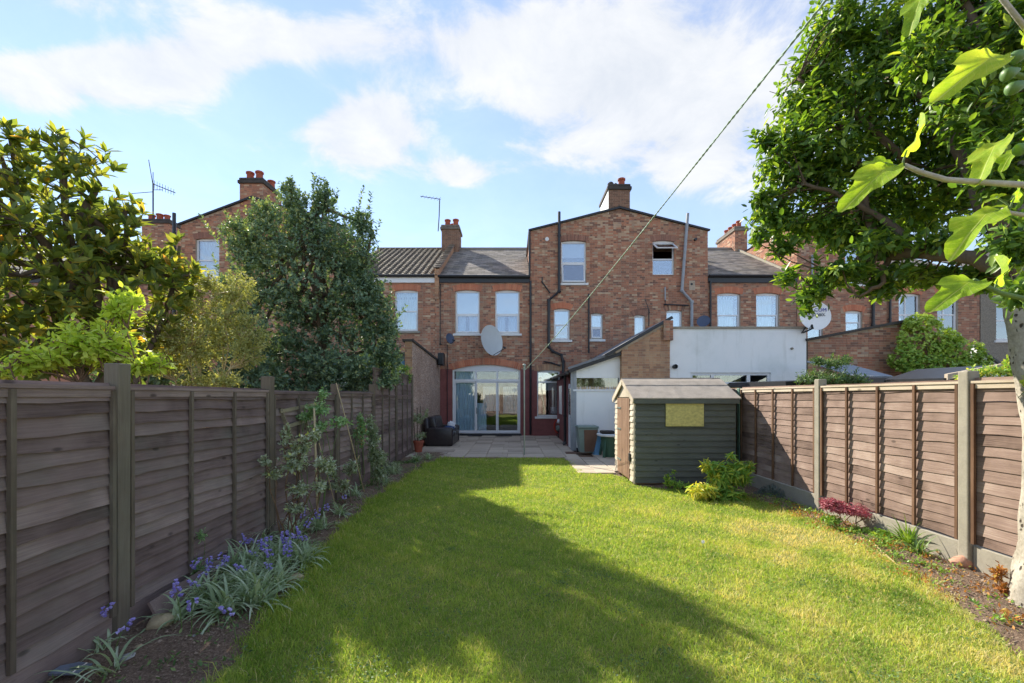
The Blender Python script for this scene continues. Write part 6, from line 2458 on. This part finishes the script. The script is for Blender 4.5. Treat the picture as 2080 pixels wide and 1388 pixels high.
for (px, py, L) in ((2068, 115, .062), (2050, 150, .05), (2062, 178, .06), (2074, 303, .04)):
    c = P(px, py, 1.68)
    MB().lathe(c, [(.004, -L * .75), (.010, -L * .55), (.021, -L * .1), (.024, L * .15), (.02, L * .36), (.007, L * .45)], 14, ax=(-.9, .15, -.35)).build('fig', 'fig_skin', fg, True)

# glossy dark leaves of the evergreen hanging in front at the right edge
# ------------------------------------------------------------------ right background plants
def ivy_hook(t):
    return .35 * np.clip((t[:, 2] - 2.6) / 1.4, -.4, 1)  # paler towards the top, sunlight put into the leaf tint


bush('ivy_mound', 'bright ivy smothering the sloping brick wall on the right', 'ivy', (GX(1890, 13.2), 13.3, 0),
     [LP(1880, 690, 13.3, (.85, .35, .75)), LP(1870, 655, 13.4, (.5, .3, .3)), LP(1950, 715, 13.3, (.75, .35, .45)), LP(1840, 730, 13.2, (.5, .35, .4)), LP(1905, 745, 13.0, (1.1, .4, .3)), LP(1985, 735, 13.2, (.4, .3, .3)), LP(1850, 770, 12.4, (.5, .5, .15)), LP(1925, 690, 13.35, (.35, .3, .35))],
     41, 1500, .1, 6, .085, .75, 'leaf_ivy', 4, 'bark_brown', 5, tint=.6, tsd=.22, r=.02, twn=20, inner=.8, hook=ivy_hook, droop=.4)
bush('elder_shrub', 'grey-green feathery shrub below the white lettered dish', 'shrub', (GX(1690, 9.6), 9.5, 0),
     [LP(1690, 765, 9.5, (.75, .5, .28)), LP(1690, 735, 9.6, (.45, .4, .22)), LP(1650, 770, 9.4, (.5, .4, .2)), LP(1730, 775, 9.5, (.4, .4, .16)), LP(1660, 730, 9.6, (.2, .2, .12)), LP(1715, 730, 9.7, (.2, .2, .12))],
     42, 620, .2, 8, .06, .36, 'leaf_shrub', 4, 'bark_brown', 5, tint=.36, tsd=.2, r=.015, twn=60, inner=.25)
bush('privet_shrub', 'yellow-green shrub topping the right fence near the post', 'shrub', (GX(2010, 6.8), 6.9, 0),
     [LP(1990, 755, 6.8, (.22, .2, .13)), LP(2040, 750, 6.7, (.26, .2, .12)), LP(1965, 765, 6.9, (.14, .2, .08)), LP(2045, 735, 6.7, (.07, .1, .12)), LP(2060, 765, 6.6, (.2, .2, .1))],
     43, 260, .12, 6, .05, .5, 'leaf_acid', 4, 'bark_brown', 4, tint=.55, tsd=.2, r=.01, twn=40, inner=.2)

# ------------------------------------------------------------------ right flower bed
bush('palmate_shrub', 'leafy yellow-green shrub in front of the shed, left side tinted as sunlit', 'shrub', (GX(1465, 7.35), 7.35, 0),
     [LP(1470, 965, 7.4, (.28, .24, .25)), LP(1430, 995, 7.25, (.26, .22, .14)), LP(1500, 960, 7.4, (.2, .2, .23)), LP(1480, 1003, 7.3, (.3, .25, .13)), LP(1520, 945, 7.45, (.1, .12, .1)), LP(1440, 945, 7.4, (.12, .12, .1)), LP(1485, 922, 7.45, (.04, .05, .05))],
     51, 300, .14, 8, .12, .26, 'leaf_acid', 6, 'stem_green', 8, tint=.36, tsd=.25, r=.009, twn=80, inner=.3, droop=.35, bend=.25, hook=lambda t: .5 * np.clip((3.45 - t[:, 0]) / .3, 0, 1))  # left leaves yellower: the sunlit part is put into the tint
bush('small_shrub', 'small yellow-green plant against the shed foot', 'plant', (GX(1370, 8.1), 8.1, 0),
     [LP(1370, 985, 8.1, (.22, .15, .12)), LP(1355, 975, 8.1, (.1, .1, .14)), LP(1395, 985, 8.1, (.12, .12, .1)), LP(1368, 958, 8.15, (.04, .05, .05))],
     52, 110, .1, 7, .045, .45, 'leaf_acid', 4, 'stem_green', 6, tint=.45, tsd=.2, r=.006, twn=30, inner=.2)
bush('grey_dome_plant', 'low grey-green dome of lavender cotton beside the fence', 'plant', (GX(1585, 7.5), 7.6, 0),
     [LP(1590, 1005, 7.6, (.42, .3, .2)), LP(1560, 1010, 7.55, (.25, .25, .16)), LP(1600, 1025, 7.3, (.3, .2, .08))],
     53, 1300, .06, 7, .032, .22, 'leaf_grey', 4, 'stem_green', 4, tint=.45, tsd=.2, r=.006, twn=0, inner=.8)
bush('grey_ground_plant', 'flat grey plant creeping at the foot of the concrete post', 'plant', (GX(1640, 6.9), 6.85, 0),
     [LP(1600, 1035, 6.9, (.35, .2, .06)), LP(1640, 1040, 6.7, (.2, .15, .06))], 54, 260, .08, 6, .045, .4, 'leaf_ivy', 4, 'stem_green', 3, tint=.25, tsd=.15, r=.005, twn=0, inner=.2)
bush('japanese_maple', 'low crimson cut-leaf maple in the right bed', 'maple', (GX(1712, 5.75), 5.75, 0),
     [LP(1700, 1030, 5.75, (.2, .16, .08)), LP(1740, 1036, 5.7, (.3, .2, .09)), LP(1775, 1020, 5.75, (.1, .12, .06)), LP(1680, 1022, 5.8, (.1, .12, .05)), LP(1800, 1042, 5.6, (.16, .12, .06)), LP(1830, 1050, 5.55, (.12, .1, .04)), LP(1690, 1018, 5.8, (.16, .12, .05))],
     55, 560, .07, 8, .042, .26, 'leaf_maple', 4, 'stem_rust', 6, tint=.5, tsd=.22, r=.008, twn=60, inner=.2, droop=.2, bend=.2)
bush('ground_plant', 'low light green weed under the crimson maple', 'plant', (GX(1700, 5.7), 5.7, 0),
     [LP(1685, 1055, 5.7, (.15, .12, .06)), LP(1735, 1078, 5.5, (.2, .15, .06)), LP(1790, 1085, 5.3, (.15, .12, .06))], 56, 160, .08, 6, .045, .5, 'leaf_ivy', 4, 'stem_green', 3, tint=.5, tsd=.2, r=.004, twn=0, inner=.1)


def strap_plant(name, label, cat, c, n, L, wid, mat, seed, rise=1.0, group=None, arch_=1.0, colour=.5):
    """clump of arching strap leaves, each folded along its middle"""
    r = random.Random(seed)
    V, F, T = [], [], []
    for i in range(n):
        a = r.uniform(0, 2 * PI)
        l = L * r.uniform(.6, 1.15)
        d = Vector((math.cos(a), math.sin(a), 0))
        sd = Vector((-math.sin(a), math.cos(a), 0))
        w = wid * r.uniform(.7, 1.2)
        el = r.uniform(.35, 1.35) * rise
        p = Vector((r.gauss(0, .03), r.gauss(0, .03), 0))
        b0 = len(V)
        S = 7
        t_ = colour + r.gauss(0, .18)
        cur = el
        for k in range(S + 1):
            u = k / S
            ww = w * (1 - u ** 2.2) * (.55 + .9 * min(1, u * 2.5) * .5)
            V += [tuple(p - sd * ww + Vector((0, 0, ww * .35))), tuple(p), tuple(p + sd * ww + Vector((0, 0, ww * .35)))]
            T += [t_] * 3
            p = p + (d * math.cos(cur) + Vector((0, 0, 1)) * math.sin(cur)) * (l / S)
            cur -= arch_ * (1.5 / S) * (0.6 + u * 1.4) * r.uniform(.7, 1.3)
            if p.z < .015:
                p.z = .015
                cur = max(cur, 0)
        for k in range(S):
            q = b0 + k * 3
            F += [(q, q + 1, q + 4, q + 3), (q + 1, q + 2, q + 5, q + 4)]
    o = np_mesh(name, np.array(V), np.array(F), mat, None, np.array(T), True)
    o.location = c
    tag(o, label, cat, group)
    return o


strap_plant('iris_clump', 'leafy lily clump between maple and concrete post', 'plant', (GX(1845, 5.05), 5.05, 0), 60, .34, .012, 'leaf_ivy', 61, 1.25, None, .5)
strap_plant('iris_clump', 'second lily clump close to the pink stone', 'plant', (GX(1862, 4.75), 4.72, 0), 40, .28, .011, 'leaf_shrub', 62, 1.2, None, .6)
strap_plant('grass_tuft', 'coarse grass tuft edging the soil near the stick', 'grass tuft', (GX(1790, 5.1), 5.0, 0), 60, .18, .006, 'leaf_ivy', 63, 1.0, None, .9)
bush('dry_fern', 'rust coloured dry fern at the foot of the pale trunk', 'fern', (GX(2032, 3.75), 3.75, 0),
     [LP(2028, 1165, 3.75, (.07, .06, .09)), LP(2040, 1195, 3.7, (.06, .05, .06))], 64, 50, .07, 6, .04, .35, 'leaf_rust', 4, 'stem_rust', 5, tint=.4, tsd=.25, r=.003, twn=20, inner=.1)
bush('trunk_sprout', 'yellow-green sprout on the pale trunk beside the fence top', 'sprout', (4.03, 3.46, 1.72),
     [((4.02, 3.44, 1.82), (.04, .04, .06)), ((4.03, 3.42, 1.75), (.05, .03, .03))], 65, 22, .05, 5, .05, .5, 'leaf_acid', 6, 'stem_green', 3, tint=.7, tsd=.2, r=.003, twn=0, inner=.1)


def stone(c, r, mat, label, seed, name='stone', cat='stone'):
    rr = random.Random(seed)
    bm = bmesh.new()
    bmesh.ops.create_icosphere(bm, subdivisions=2, radius=1)
    for v in bm.verts:
        k = 1 + rr.uniform(-.14, .14)
        v.co = Vector((v.co.x * r[0] * k, v.co.y * r[1] * k, v.co.z * r[2] * k))
    bm.verts.index_update()
    vs = [v.co.copy() for v in bm.verts]
    fs = [[v.index for v in f.verts] for f in bm.faces]
    bm.free()
    o = MB().add(vs, fs).build(name, mat, None, True)
    o.location = c
    o.rotation_euler = (0, 0, rr.uniform(0, 3))
    return tag(o, label, cat)


stone((GX(1938, 4.5), 4.42, .04), (.09, .07, .07), 'rock_pink', 'pinkish stone beside the tall concrete fence post', 71)
stk_ = MB().tube([P(1775, 1105, 5.0), P(1808, 1135, 4.62), P(1840, 1161, 4.3)], [.008, .009, .007], 6).build('stick', 'cane', None, True)
tag(stk_, 'pale dry stick lying across the edge of the right bed', 'stick')
dn = thing('dandelion_clock', 'white dandelion seed head standing in the sunny lawn', 'dandelion', (GX(1428, 4.9), 4.9, 0))
MB().tube([(GX(1428, 4.9), 4.9, 0), (GX(1428, 4.9), 4.9, .08)], .002, 5).build('stalk', 'stem_green', dn)
m = MB()
for i in range(60):
    v = Vector(NPR.normal(size=3)).normalized()
    m.tube([Vector((GX(1428, 4.9), 4.9, .09)), Vector((GX(1428, 4.9), 4.9, .09)) + v * .02], .0016, 3)
m.build('seed_head', 'cloth_white', dn)

# ------------------------------------------------------------------ left flower bed
GRP = 'arching strap-leaved clumps below the bluebells'
spots = [(520, 1235, .36, 70), (430, 1225, .34, 46), (400, 1190, .3, 40), (470, 1175, .34, 55), (545, 1170, .34, 60), (590, 1130, .3, 60), (480, 1130, .36, 50), (530, 1110, .32, 50), (600, 1090, .3, 50), (560, 1200, .3, 50), (420, 1150, .3, 40), (650, 1080, .28, 40), (500, 1205, .36, 70), (455, 1250, .32, 50), (615, 1150, .32, 60), (565, 1145, .34, 60), (510, 1165, .36, 60), (400, 1235, .3, 36)]
for i, (px, py, L, n) in enumerate(spots):
    Y = FPX * CAM_Z / (py - VPY)
    strap_plant('strap_leaf_clump', 'arching grey-green strap-leaved clump in the bluebell drift along the left fence', 'plant', (GX(px, Y), Y, .0), int(n * 1.3), L * 1.15, .0125, 'leaf_strap', 80 + i, 1.15, GRP)
for i, (px, py, L, n, lab) in enumerate([(225, 1370, .36, 14, 'sparse strap-leaved clump at the bottom left corner of the bed'), (205, 1320, .24, 12, 'small leafy bluebell clump against the leaning fence post'),
                                         (355, 1265, .3, 30, 'strap-leaved clump just behind the pale boulder')]):
    Y = FPX * CAM_Z / (py - VPY)
    strap_plant('strap_leaf_clump', lab, 'plant', (GX(px, Y), Y, 0), n, L, .012, 'leaf_strap', 95 + i, 1.1)
for i, (px, py, L, n, lab) in enumerate([(690, 1050, .3, 40, 'leafy clump beside the pale brick at the lawn edge'), (720, 1010, .3, 46, 'dark strap clump under the leaning cane'), (800, 965, .34, 60, 'strap-leaved clump half way along the far bed'),
                                         (845, 940, .34, 80, 'strap-leaved clump below the potted rose'), (780, 985, .3, 50, 'small strap clump by the grey shrub stems'), (870, 935, .3, 60, 'strap-leaved clump nearest the patio corner')]):
    Y = FPX * CAM_Z / (py - VPY)
    strap_plant('strap_leaf_clump', lab, 'plant', (GX(px, Y), Y, 0), n, L, .012, 'leaf_strap', 110 + i, 1.15)


def bluebell(seed, h):
    r = random.Random(seed)
    root = bpy.data.objects.new('bluebell', None)
    COL.objects.link(root)
    root['is_local'] = 1
    a = r.uniform(0, 6.28)
    ln = r.uniform(.02, .09)
    pts = [Vector((math.cos(a) * ln * u * u, math.sin(a) * ln * u * u, h * u)) for u in [k / 6 for k in range(7)]]
    MB().tube(pts, [.004, .004, .0035, .003, .003, .0025, .002], 5).build('stem', 'stem_green', root, True)
    m = MB()
    for k in range(r.randint(9, 13)):
        u = 1 - k * .035
        p = pts[-1].lerp(pts[-3], min(1, k * .09))
        b = r.uniform(0, 6.28)
        o = Vector((math.cos(b), math.sin(b), -.55)).normalized()
        c = p + Vector((math.cos(b), math.sin(b), .1)) * .016
        m.lathe(c, [(.003, 0), (.0075, .006), (.008, .014), (.0135, .024)], 6, r.uniform(.2, .9), ax=o)
    m.build('flowers', 'bluebell', root)
    del root['is_local']
    return root


bbp = [bluebell(s, h) for s, h in ((1, .34), (2, .30), (3, .38))]
bspots = [(385, 1150), (400, 1165), (430, 1145), (445, 1140), (438, 1150), (500, 1095), (515, 1100), (525, 1110), (535, 1120), (545, 1095), (520, 1085), (575, 1100), (590, 1085), (600, 1075), (610, 1090), (615, 1060), (625, 1075), (595, 1110), (560, 1130), (505, 1150),
          (580, 1130), (550, 1150), (410, 1180), (370, 1230), (385, 1240), (480, 1250), (640, 1040), (655, 1020), (700, 985), (612, 1030), (625, 1020)]
done = set()
for i, (px, py) in enumerate(bspots):
    Y = FPX * CAM_Z / (py + 55 - VPY)
    src = i % 3
    o = bbp[src] if src not in done else copy_tree(bbp[src])
    done.add(src)
    o.location = (GX(px, Y) + RND.uniform(-.02, .02), Y, 0)
    o.rotation_euler = (0, 0, RND.uniform(0, 6.28))
    s = RND.uniform(.75, 1.0)
    o.scale = (s, s, s)
    tag(o, 'violet bluebell spike rising from the strap leaves by the left fence', 'bluebell', 'bluebells in the drift along the left fence')
for i, (px, py, lab) in enumerate([(205, 1310, 'bluebell spike standing right against the leaning fence post'), (232, 1345, 'bluebell spike bending over in the bottom left corner')]):
    Y = FPX * CAM_Z / (py - VPY)
    o = copy_tree(bbp[i])
    o.location = (GX(px, Y), Y, 0)
    o.scale = (.85, .85, .85)
    tag(o, lab, 'bluebell')
    if 'group' in o:
        del o['group']

bush('small_leaf_shrub', 'young shrub with small pale leaves and rusty stem before the trellis', 'shrub', (GX(575, 4.95), 4.95, 0),
     [LP(600, 930, 4.95, (.2, .18, .2)), LP(580, 880, 4.95, (.06, .1, .16)), LP(620, 900, 4.95, (.1, .1, .16)), LP(660, 940, 4.9, (.16, .14, .14)), LP(560, 960, 4.9, (.14, .12, .1)), LP(610, 990, 4.9, (.16, .14, .12)), LP(540, 935, 4.9, (.08, .1, .08)), LP(650, 985, 4.9, (.1, .1, .1)), LP(600, 1030, 4.85, (.14, .12, .1)), LP(640, 880, 5.0, (.08, .1, .12))],
     121, 330, .14, 8, .046, .5, 'leaf_rose', 4, 'stem_rust', 8, tint=.55, tsd=.22, r=.009, twn=90, inner=.1, up=.5)
bush('climbing_rose', 'tall thin rose with green leaves tied to the pale cane', 'rose', (GX(645, 5.9), 5.9, 0),
     [LP(645, 830, 5.9, (.2, .16, .14)), LP(655, 800, 5.9, (.1, .1, .08)), LP(620, 845, 5.9, (.16, .12, .08)), LP(690, 855, 5.9, (.2, .14, .06)), LP(650, 865, 5.9, (.18, .14, .08))],
     122, 130, .16, 7, .055, .5, 'leaf_rosegreen', 4, 'stem_green', 5, tint=.45, tsd=.2, r=.006, twn=60, inner=.1)
bush('climbing_rose', 'rose with red young shoots between the two crossed canes', 'rose', (GX(735, 8.0), 8.0, 0),
     [LP(735, 880, 8.0, (.12, .1, .3)), LP(730, 850, 8.0, (.07, .08, .16)), LP(720, 880, 8, (.1, .08, .1))],
     123, 90, .14, 7, .055, .5, 'leaf_rosegreen', 4, 'stem_green', 4, tint=.5, tsd=.3, r=.007, twn=40, inner=.1)
bush('leafy_shrub', 'upright leafy shrub in front of the far fence panels', 'shrub', (GX(757, 8.3), 8.3, 0),
     [LP(757, 890, 8.3, (.16, .15, .3)), LP(765, 930, 8.3, (.2, .18, .2)), LP(750, 855, 8.3, (.1, .1, .14)), LP(770, 960, 8.3, (.18, .15, .14))],
     124, 330, .14, 7, .06, .38, 'leaf_rose', 4, 'stem_green', 6, tint=.35, tsd=.25, r=.007, twn=60, inner=.1)
bush('leafy_shrub', 'loose grey-leaved shrub low in the far left bed', 'shrub', (GX(700, 6.9), 6.9, 0),
     [LP(690, 985, 6.9, (.22, .18, .14)), LP(715, 950, 7.0, (.16, .14, .16)), LP(675, 960, 6.7, (.12, .1, .12))],
     129, 150, .13, 7, .05, .42, 'leaf_rose', 4, 'stem_rust', 5, tint=.45, tsd=.25, r=.006, twn=40, inner=.1)
bush('leafy_shrub', 'mounded small-leaved shrub beside the tall far fence panels', 'shrub', (GX(790, 9.8), 9.8, 0),
     [LP(790, 950, 9.8, (.3, .22, .2)), LP(775, 930, 9.8, (.2, .2, .2)), LP(805, 955, 10.2, (.2, .2, .14))],
     130, 200, .14, 7, .055, .42, 'leaf_rose', 4, 'stem_green', 5, tint=.4, tsd=.25, r=.006, twn=30, inner=.1)
bush('ferny_weed', 'feathery green weed climbing the fence beside the bluebells', 'plant', (GX(372, 3.95), 3.95, 0),
     [LP(375, 1100, 3.95, (.07, .05, .2)), LP(395, 1150, 3.9, (.13, .07, .12)), LP(410, 1085, 3.95, (.06, .05, .08)), LP(380, 1190, 3.9, (.12, .08, .1))],
     125, 170, .1, 8, .03, .22, 'leaf_rosegreen', 4, 'stem_green', 6, tint=.45, tsd=.2, r=.003, twn=50, inner=.1)
bush('broadleaf_weed', 'light green ivy-like seedling at the foot of the leaning post', 'plant', (GX(215, 3.05), 3.05, 0),
     [LP(185, 1325, 3.05, (.06, .05, .03)), LP(70, 1345, 2.75, (.05, .05, .05))], 126, 16, .05, 4, .05, .8, 'leaf_ivy', 6, 'stem_green', 3, tint=.65, tsd=.15, r=.003, twn=0, inner=.1)
bush('broadleaf_weed', 'light green seedling between the plank and the strap clump', 'plant', (GX(365, 3.7), 3.7, 0),
     [LP(358, 1215, 3.6, (.07, .05, .05)), LP(300, 1265, 3.35, (.06, .04, .02))], 127, 24, .05, 4, .04, .8, 'leaf_ivy', 6, 'stem_green', 3, tint=.55, tsd=.15, r=.003, twn=0, inner=.1)
bush('low_green_plant', 'bushy bright green plant near the patio end of the left bed', 'plant', (GX(820, 11.0), 11.0, 0),
     [LP(815, 945, 11, (.3, .25, .14)), LP(840, 940, 11.2, (.2, .2, .12))], 128, 130, .12, 7, .07, .4, 'leaf_shrub', 4, 'stem_green', 4, tint=.55, tsd=.2, r=.005, twn=20, inner=.2)
# canes
for i, (a, b, r_, lab) in enumerate([((645, 1050, 5.6), (638, 830, 5.75), .013, 'pale upright cane in the left bed beside the trellis'),
                                     ((740, 1000, 7.4), (683, 778, 7.15), .008, 'thin cane leaning left against the fence top'),
                                     ((682, 1030, 6.4), (648, 900, 6.3), .006, 'short thin cane leaning between the rose stems'),
                                     ((700, 985, 8.0), (730, 925, 8.0), .008, 'short crossed cane near the red rose shoots')]):
    o = MB().tube([P(*a), P(*b)], r_, 7).build('garden_cane', 'cane', None, True)
    tag(o, lab, 'cane')
o = MB().tube([P(680, 950, 6.3), P(705, 944, 6.9), P(725, 935, 7.4)], .003, 5).build('garden_twine', 'rope')
tag(o, 'green twine stretched between two canes', 'twine')
# broken trellis leaning on the fence
tl_ = thing('trellis', 'broken fan of trellis laths leaning against the left fence', 'trellis', (-2.85, 6.0, 0))
for (a, b) in (((552, 830, 5.45), (580, 900, 5.45)), ((595, 805, 6.1), (612, 880, 6.1)), ((553, 836, 5.40), (640, 818, 6.65)), ((563, 868, 5.42), (628, 848, 6.5)), ((575, 898, 5.42), (620, 886, 6.2)), ((580, 900, 5.42), (592, 930, 5.42))):
    MB().bar(P(*a) + Vector((.1, 0, 0)), P(*b) + Vector((.1, 0, 0)), .018, .045).build('lath', 'trellis_wood', tl_)
pk = MB().bar((fxl(3.3) + .16, 3.28, .1), (fxl(4.5) + .1, 4.45, .1), .02, .16, up=(-.5, 0, 1)).build('plank', 'fence_dark')
tag(pk, 'loose grey plank leaning at the foot of the left fence', 'plank')
stone((GX(328, 3.27), 3.27, .03), (.1, .075, .06), 'rock', 'large pale boulder in the soil by the loose plank', 131)
stone((GX(258, 2.84), 2.84, .02), (.05, .04, .03), 'rock_grey', 'round grey stone in the bare soil of the left bed', 132)
stone((GX(392, 3.1), 3.1, .01), (.03, .025, .02), 'rock_grey', 'small grey pebble right of the boulder', 133)
stone((GX(283, 2.98), 2.98, .01), (.03, .025, .02), 'rock', 'small brown pebble left of the boulder', 134)
o = MB().add(*rbox(-.11, .11, -.05, .05, -.03, .045, .01, 1)).build('brick', 'rock')
o.location = (GX(592, 4.05), 4.02, .02)
o.rotation_euler = (0.05, .1, 1.0)
tag(o, 'half buried pale brick at the edge of the lawn', 'brick')
stone((GX(703, 6.3), 6.3, .02), (.1, .05, .03), 'rock_grey', 'flat whitish stone at the lawn edge below the canes', 135)
o = MB().prism([(-.09, -.05, 0), (.08, -.06, .01), (.1, .03, .015), (-.02, .07, 0), (-.1, .03, 0)], (0, 0, .012)).build('slate_fragment', 'slate_piece')
o.location = (GX(145, 2.68), 2.68, .04)
tag(o, 'blue-grey slate fragment on the soil in the bottom left corner', 'slate')
# loose gravel in both beds
def gravel(name, label, n, xl, xr, y0, y1, seed, s0, mat='rock'):
    r = np.random.default_rng(seed)
    y = r.uniform(y0, y1, n)
    a = np.array([xl(v) for v in y])
    b = np.array([xr(v) for v in y])
    x = a + (b - a) * r.random(n)
    T = np.array([(1, 0, 0), (-.5, .8, 0), (-.5, -.8, 0), (0, 0, .8), (0, 0, -.6)])
    F = np.array([(0, 1, 3), (1, 2, 3), (2, 0, 3), (1, 0, 4), (2, 1, 4), (0, 2, 4)])
    s = s0 * r.lognormal(0, .5, n)
    an = r.uniform(0, 6.28, n)
    c, s_ = np.cos(an), np.sin(an)
    V = np.zeros((n, 5, 3))
    V[:, :, 0] = (T[None, :, 0] * c[:, None] - T[None, :, 1] * s_[:, None]) * s[:, None] + x[:, None]
    V[:, :, 1] = (T[None, :, 0] * s_[:, None] + T[None, :, 1] * c[:, None]) * s[:, None] + y[:, None]
    V[:, :, 2] = T[None, :, 2] * s[:, None] * .7 + .03 * np.sin(PI * np.clip((x - a) / (b - a), 0, 1))[:, None]
    F = (np.arange(n)[:, None, None] * 5 + F[None]).reshape(-1, 3)
    o = np_mesh(name, V.reshape(-1, 3), F, mat)
    return tag(o, label, None, kind='stuff')


gravel('gravel', 'small stones and crumbs of soil in the left bed', 3800, lambda v: fxl(v) + .08, lambda v: interp(LAWN_L, v) - .02, 2.3, 9, 141, .007, 'soil_clod')
gravel('gravel', 'dry crumbs and chips in the right bed', 3600, lambda v: interp(LAWN_R, v) + .0, lambda v: FENCE_RX - .1, 2.8, 7.6, 142, .007, 'soil_clod')

# weeds creeping over the dry soil, too small to tell apart
def weeds(label, n, xl, xr, y0, y1, seed, mat='leaf_ivy', tint=.5):
    r = np.random.default_rng(seed)
    cy = r.uniform(y0, y1, n // 26)
    cx = np.array([xl(v) + (xr(v) - xl(v)) * r.random() for v in cy])
    k = r.integers(0, len(cy), n)
    sp = r.uniform(.03, .12, len(cy))[k]
    p = np.stack([cx[k] + r.normal(0, 1, n) * sp, cy[k] + r.normal(0, 1, n) * sp, np.abs(r.normal(0, .018, n)) + .02], 1)
    d = np.stack([r.normal(size=n), r.normal(size=n), r.uniform(.1, 1.2, n)], 1)
    nn = np.stack([r.normal(0, .4, n), r.normal(0, .4, n), np.ones(n)], 1)
    o = leaves('weeds', p, d, nn, r.uniform(.018, .05, n), .4, mat, None, np.clip(tint + r.normal(0, .22, n), 0, 1), 4)
    tag(o, label, None, kind='stuff')


weeds('small weeds and seedlings over the right bed', 2600, lambda v: interp(LAWN_R, v) - .05, lambda v: FENCE_RX - .12, 3.0, 7.6, 143)
weeds('dry stalks and withered leaves over the right bed', 1500, lambda v: interp(LAWN_R, v) - .1, lambda v: FENCE_RX - .12, 3.0, 7.0, 144, 'leaf_rust', .5)
weeds('low weeds between the strap leaves of the left bed', 2600, lambda v: fxl(v) + .12, lambda v: interp(LAWN_L, v) + .02, 2.5, 11.5, 145, 'leaf_shrub', .5)

def clover(n, seed):
    r = np.random.default_rng(seed)
    m_ = n // 40
    cy = 2.5 + 8 * r.random(m_) ** 1.6
    cx = np.array([interp(LAWN_L, v) + (interp(LAWN_R, v) - interp(LAWN_L, v)) * r.random() for v in cy])
    k = r.integers(0, m_, n)
    sp = r.uniform(.03, .14, m_)[k]
    p = np.stack([cx[k] + r.normal(0, 1, n) * sp, cy[k] + r.normal(0, 1, n) * sp, r.uniform(.012, .035, n)], 1)
    l = np.interp(p[:, 1], [q for q, _ in LAWN_L], [q for _, q in LAWN_L])
    q_ = np.interp(p[:, 1], [q for q, _ in LAWN_R], [q for _, q in LAWN_R])
    p = p[(p[:, 0] > l) & (p[:, 0] < q_)]
    n = len(p)
    d = np.stack([r.normal(size=n), r.normal(size=n), r.uniform(-.2, .5, n)], 1)
    nn = np.stack([r.normal(0, .3, n), r.normal(0, .3, n), np.ones(n)], 1)
    o = leaves('clover', p, d, nn, r.uniform(.01, .022, n), .8, 'leaf_shrub', None, np.clip(.45 + r.normal(0, .2, n), 0, 1), 4)
    tag(o, 'patches of clover and moss in the lawn', None, kind='stuff')


clover(5200, 146)

# potted rose beside the sofa
pr_ = thing('potted_rose', 'climbing rose in a terracotta pot by the pebbledash wall', 'potted plant', (GX(850, 13.4), 13.4, 0))
c = Vector((GX(850, 13.4), 13.4, 0))
MB().lathe(c, [(.1, .0), (.15, .3), (.17, .3), (.17, .36), (.14, .36), (.13, .32), (.02, .31)], 18).build('pot', 'terracotta', pr_)
m = MB()
for (dx_, h) in ((-.03, 1.35), (.04, 1.4), (-.1, 1.0)):
    m.tube([c + Vector((dx_, 0, .3)), c + Vector((dx_ * 1.5, .02, h))], .014, 6)
m.build('stake', 'bark_brown', pr_)
r_ = np.random.default_rng(151)
tp_, dr_, _, _ = lobe_points([(tuple(c + Vector((0, 0, 1.05))), (.22, .18, .2)), (tuple(c + Vector((.22, 0, 1.2))), (.14, .1, .16)), (tuple(c + Vector((-.12, 0, 1.0))), (.14, .1, .12)), (tuple(c + Vector((.05, 0, .5))), (.22, .2, .16))], 150, r_, .1)
twig_leaves(tp_, dr_, r_, .12, 6, .055, .5, 'leaf_rose', pr_, 'foliage', 4, tint_sd=.22)

# fallen leaves and daisies on the lawn are too small to single out: one scatter
r_ = np.random.default_rng(161)
n = 90
y = r_.uniform(2.8, 9, n)
x = r_.uniform(-1.6, 3.2, n)
leaves('fallen_leaves', np.stack([x, y, np.full(n, .035)], 1), np.stack([r_.normal(size=n), r_.normal(size=n), r_.normal(0, .2, n)], 1), np.tile([0.05, .1, 1.0], (n, 1)), r_.uniform(.012, .03, n), .6, 'leaf_rust', None, r_.random(n), 4)['kind'] = 'stuff'
bpy.data.objects['fallen_leaves']['label'] = 'few dry leaves scattered over the lawn'

# ------------------------------------------------------------------ trees behind the camera, seen only as reflections in the door glass
hol = bpy.data.objects['holly_tree']
for i, (x, y, sc_, lab) in enumerate([(-4.5, -11.0, 1.0, 'dark evergreen mirrored in the left patio door glass'), (3.0, -13.0, 1.05, 'dark evergreen mirrored in the middle of the patio doors')]):
    o = copy_tree(hol)
    o.location = (x, y, 0)
    o.rotation_euler = (0, 0, 1.2 + 2 * i)
    o.scale = (sc_,) * 3
    tag(o, lab, 'tree', 'trees reflected in the glass')
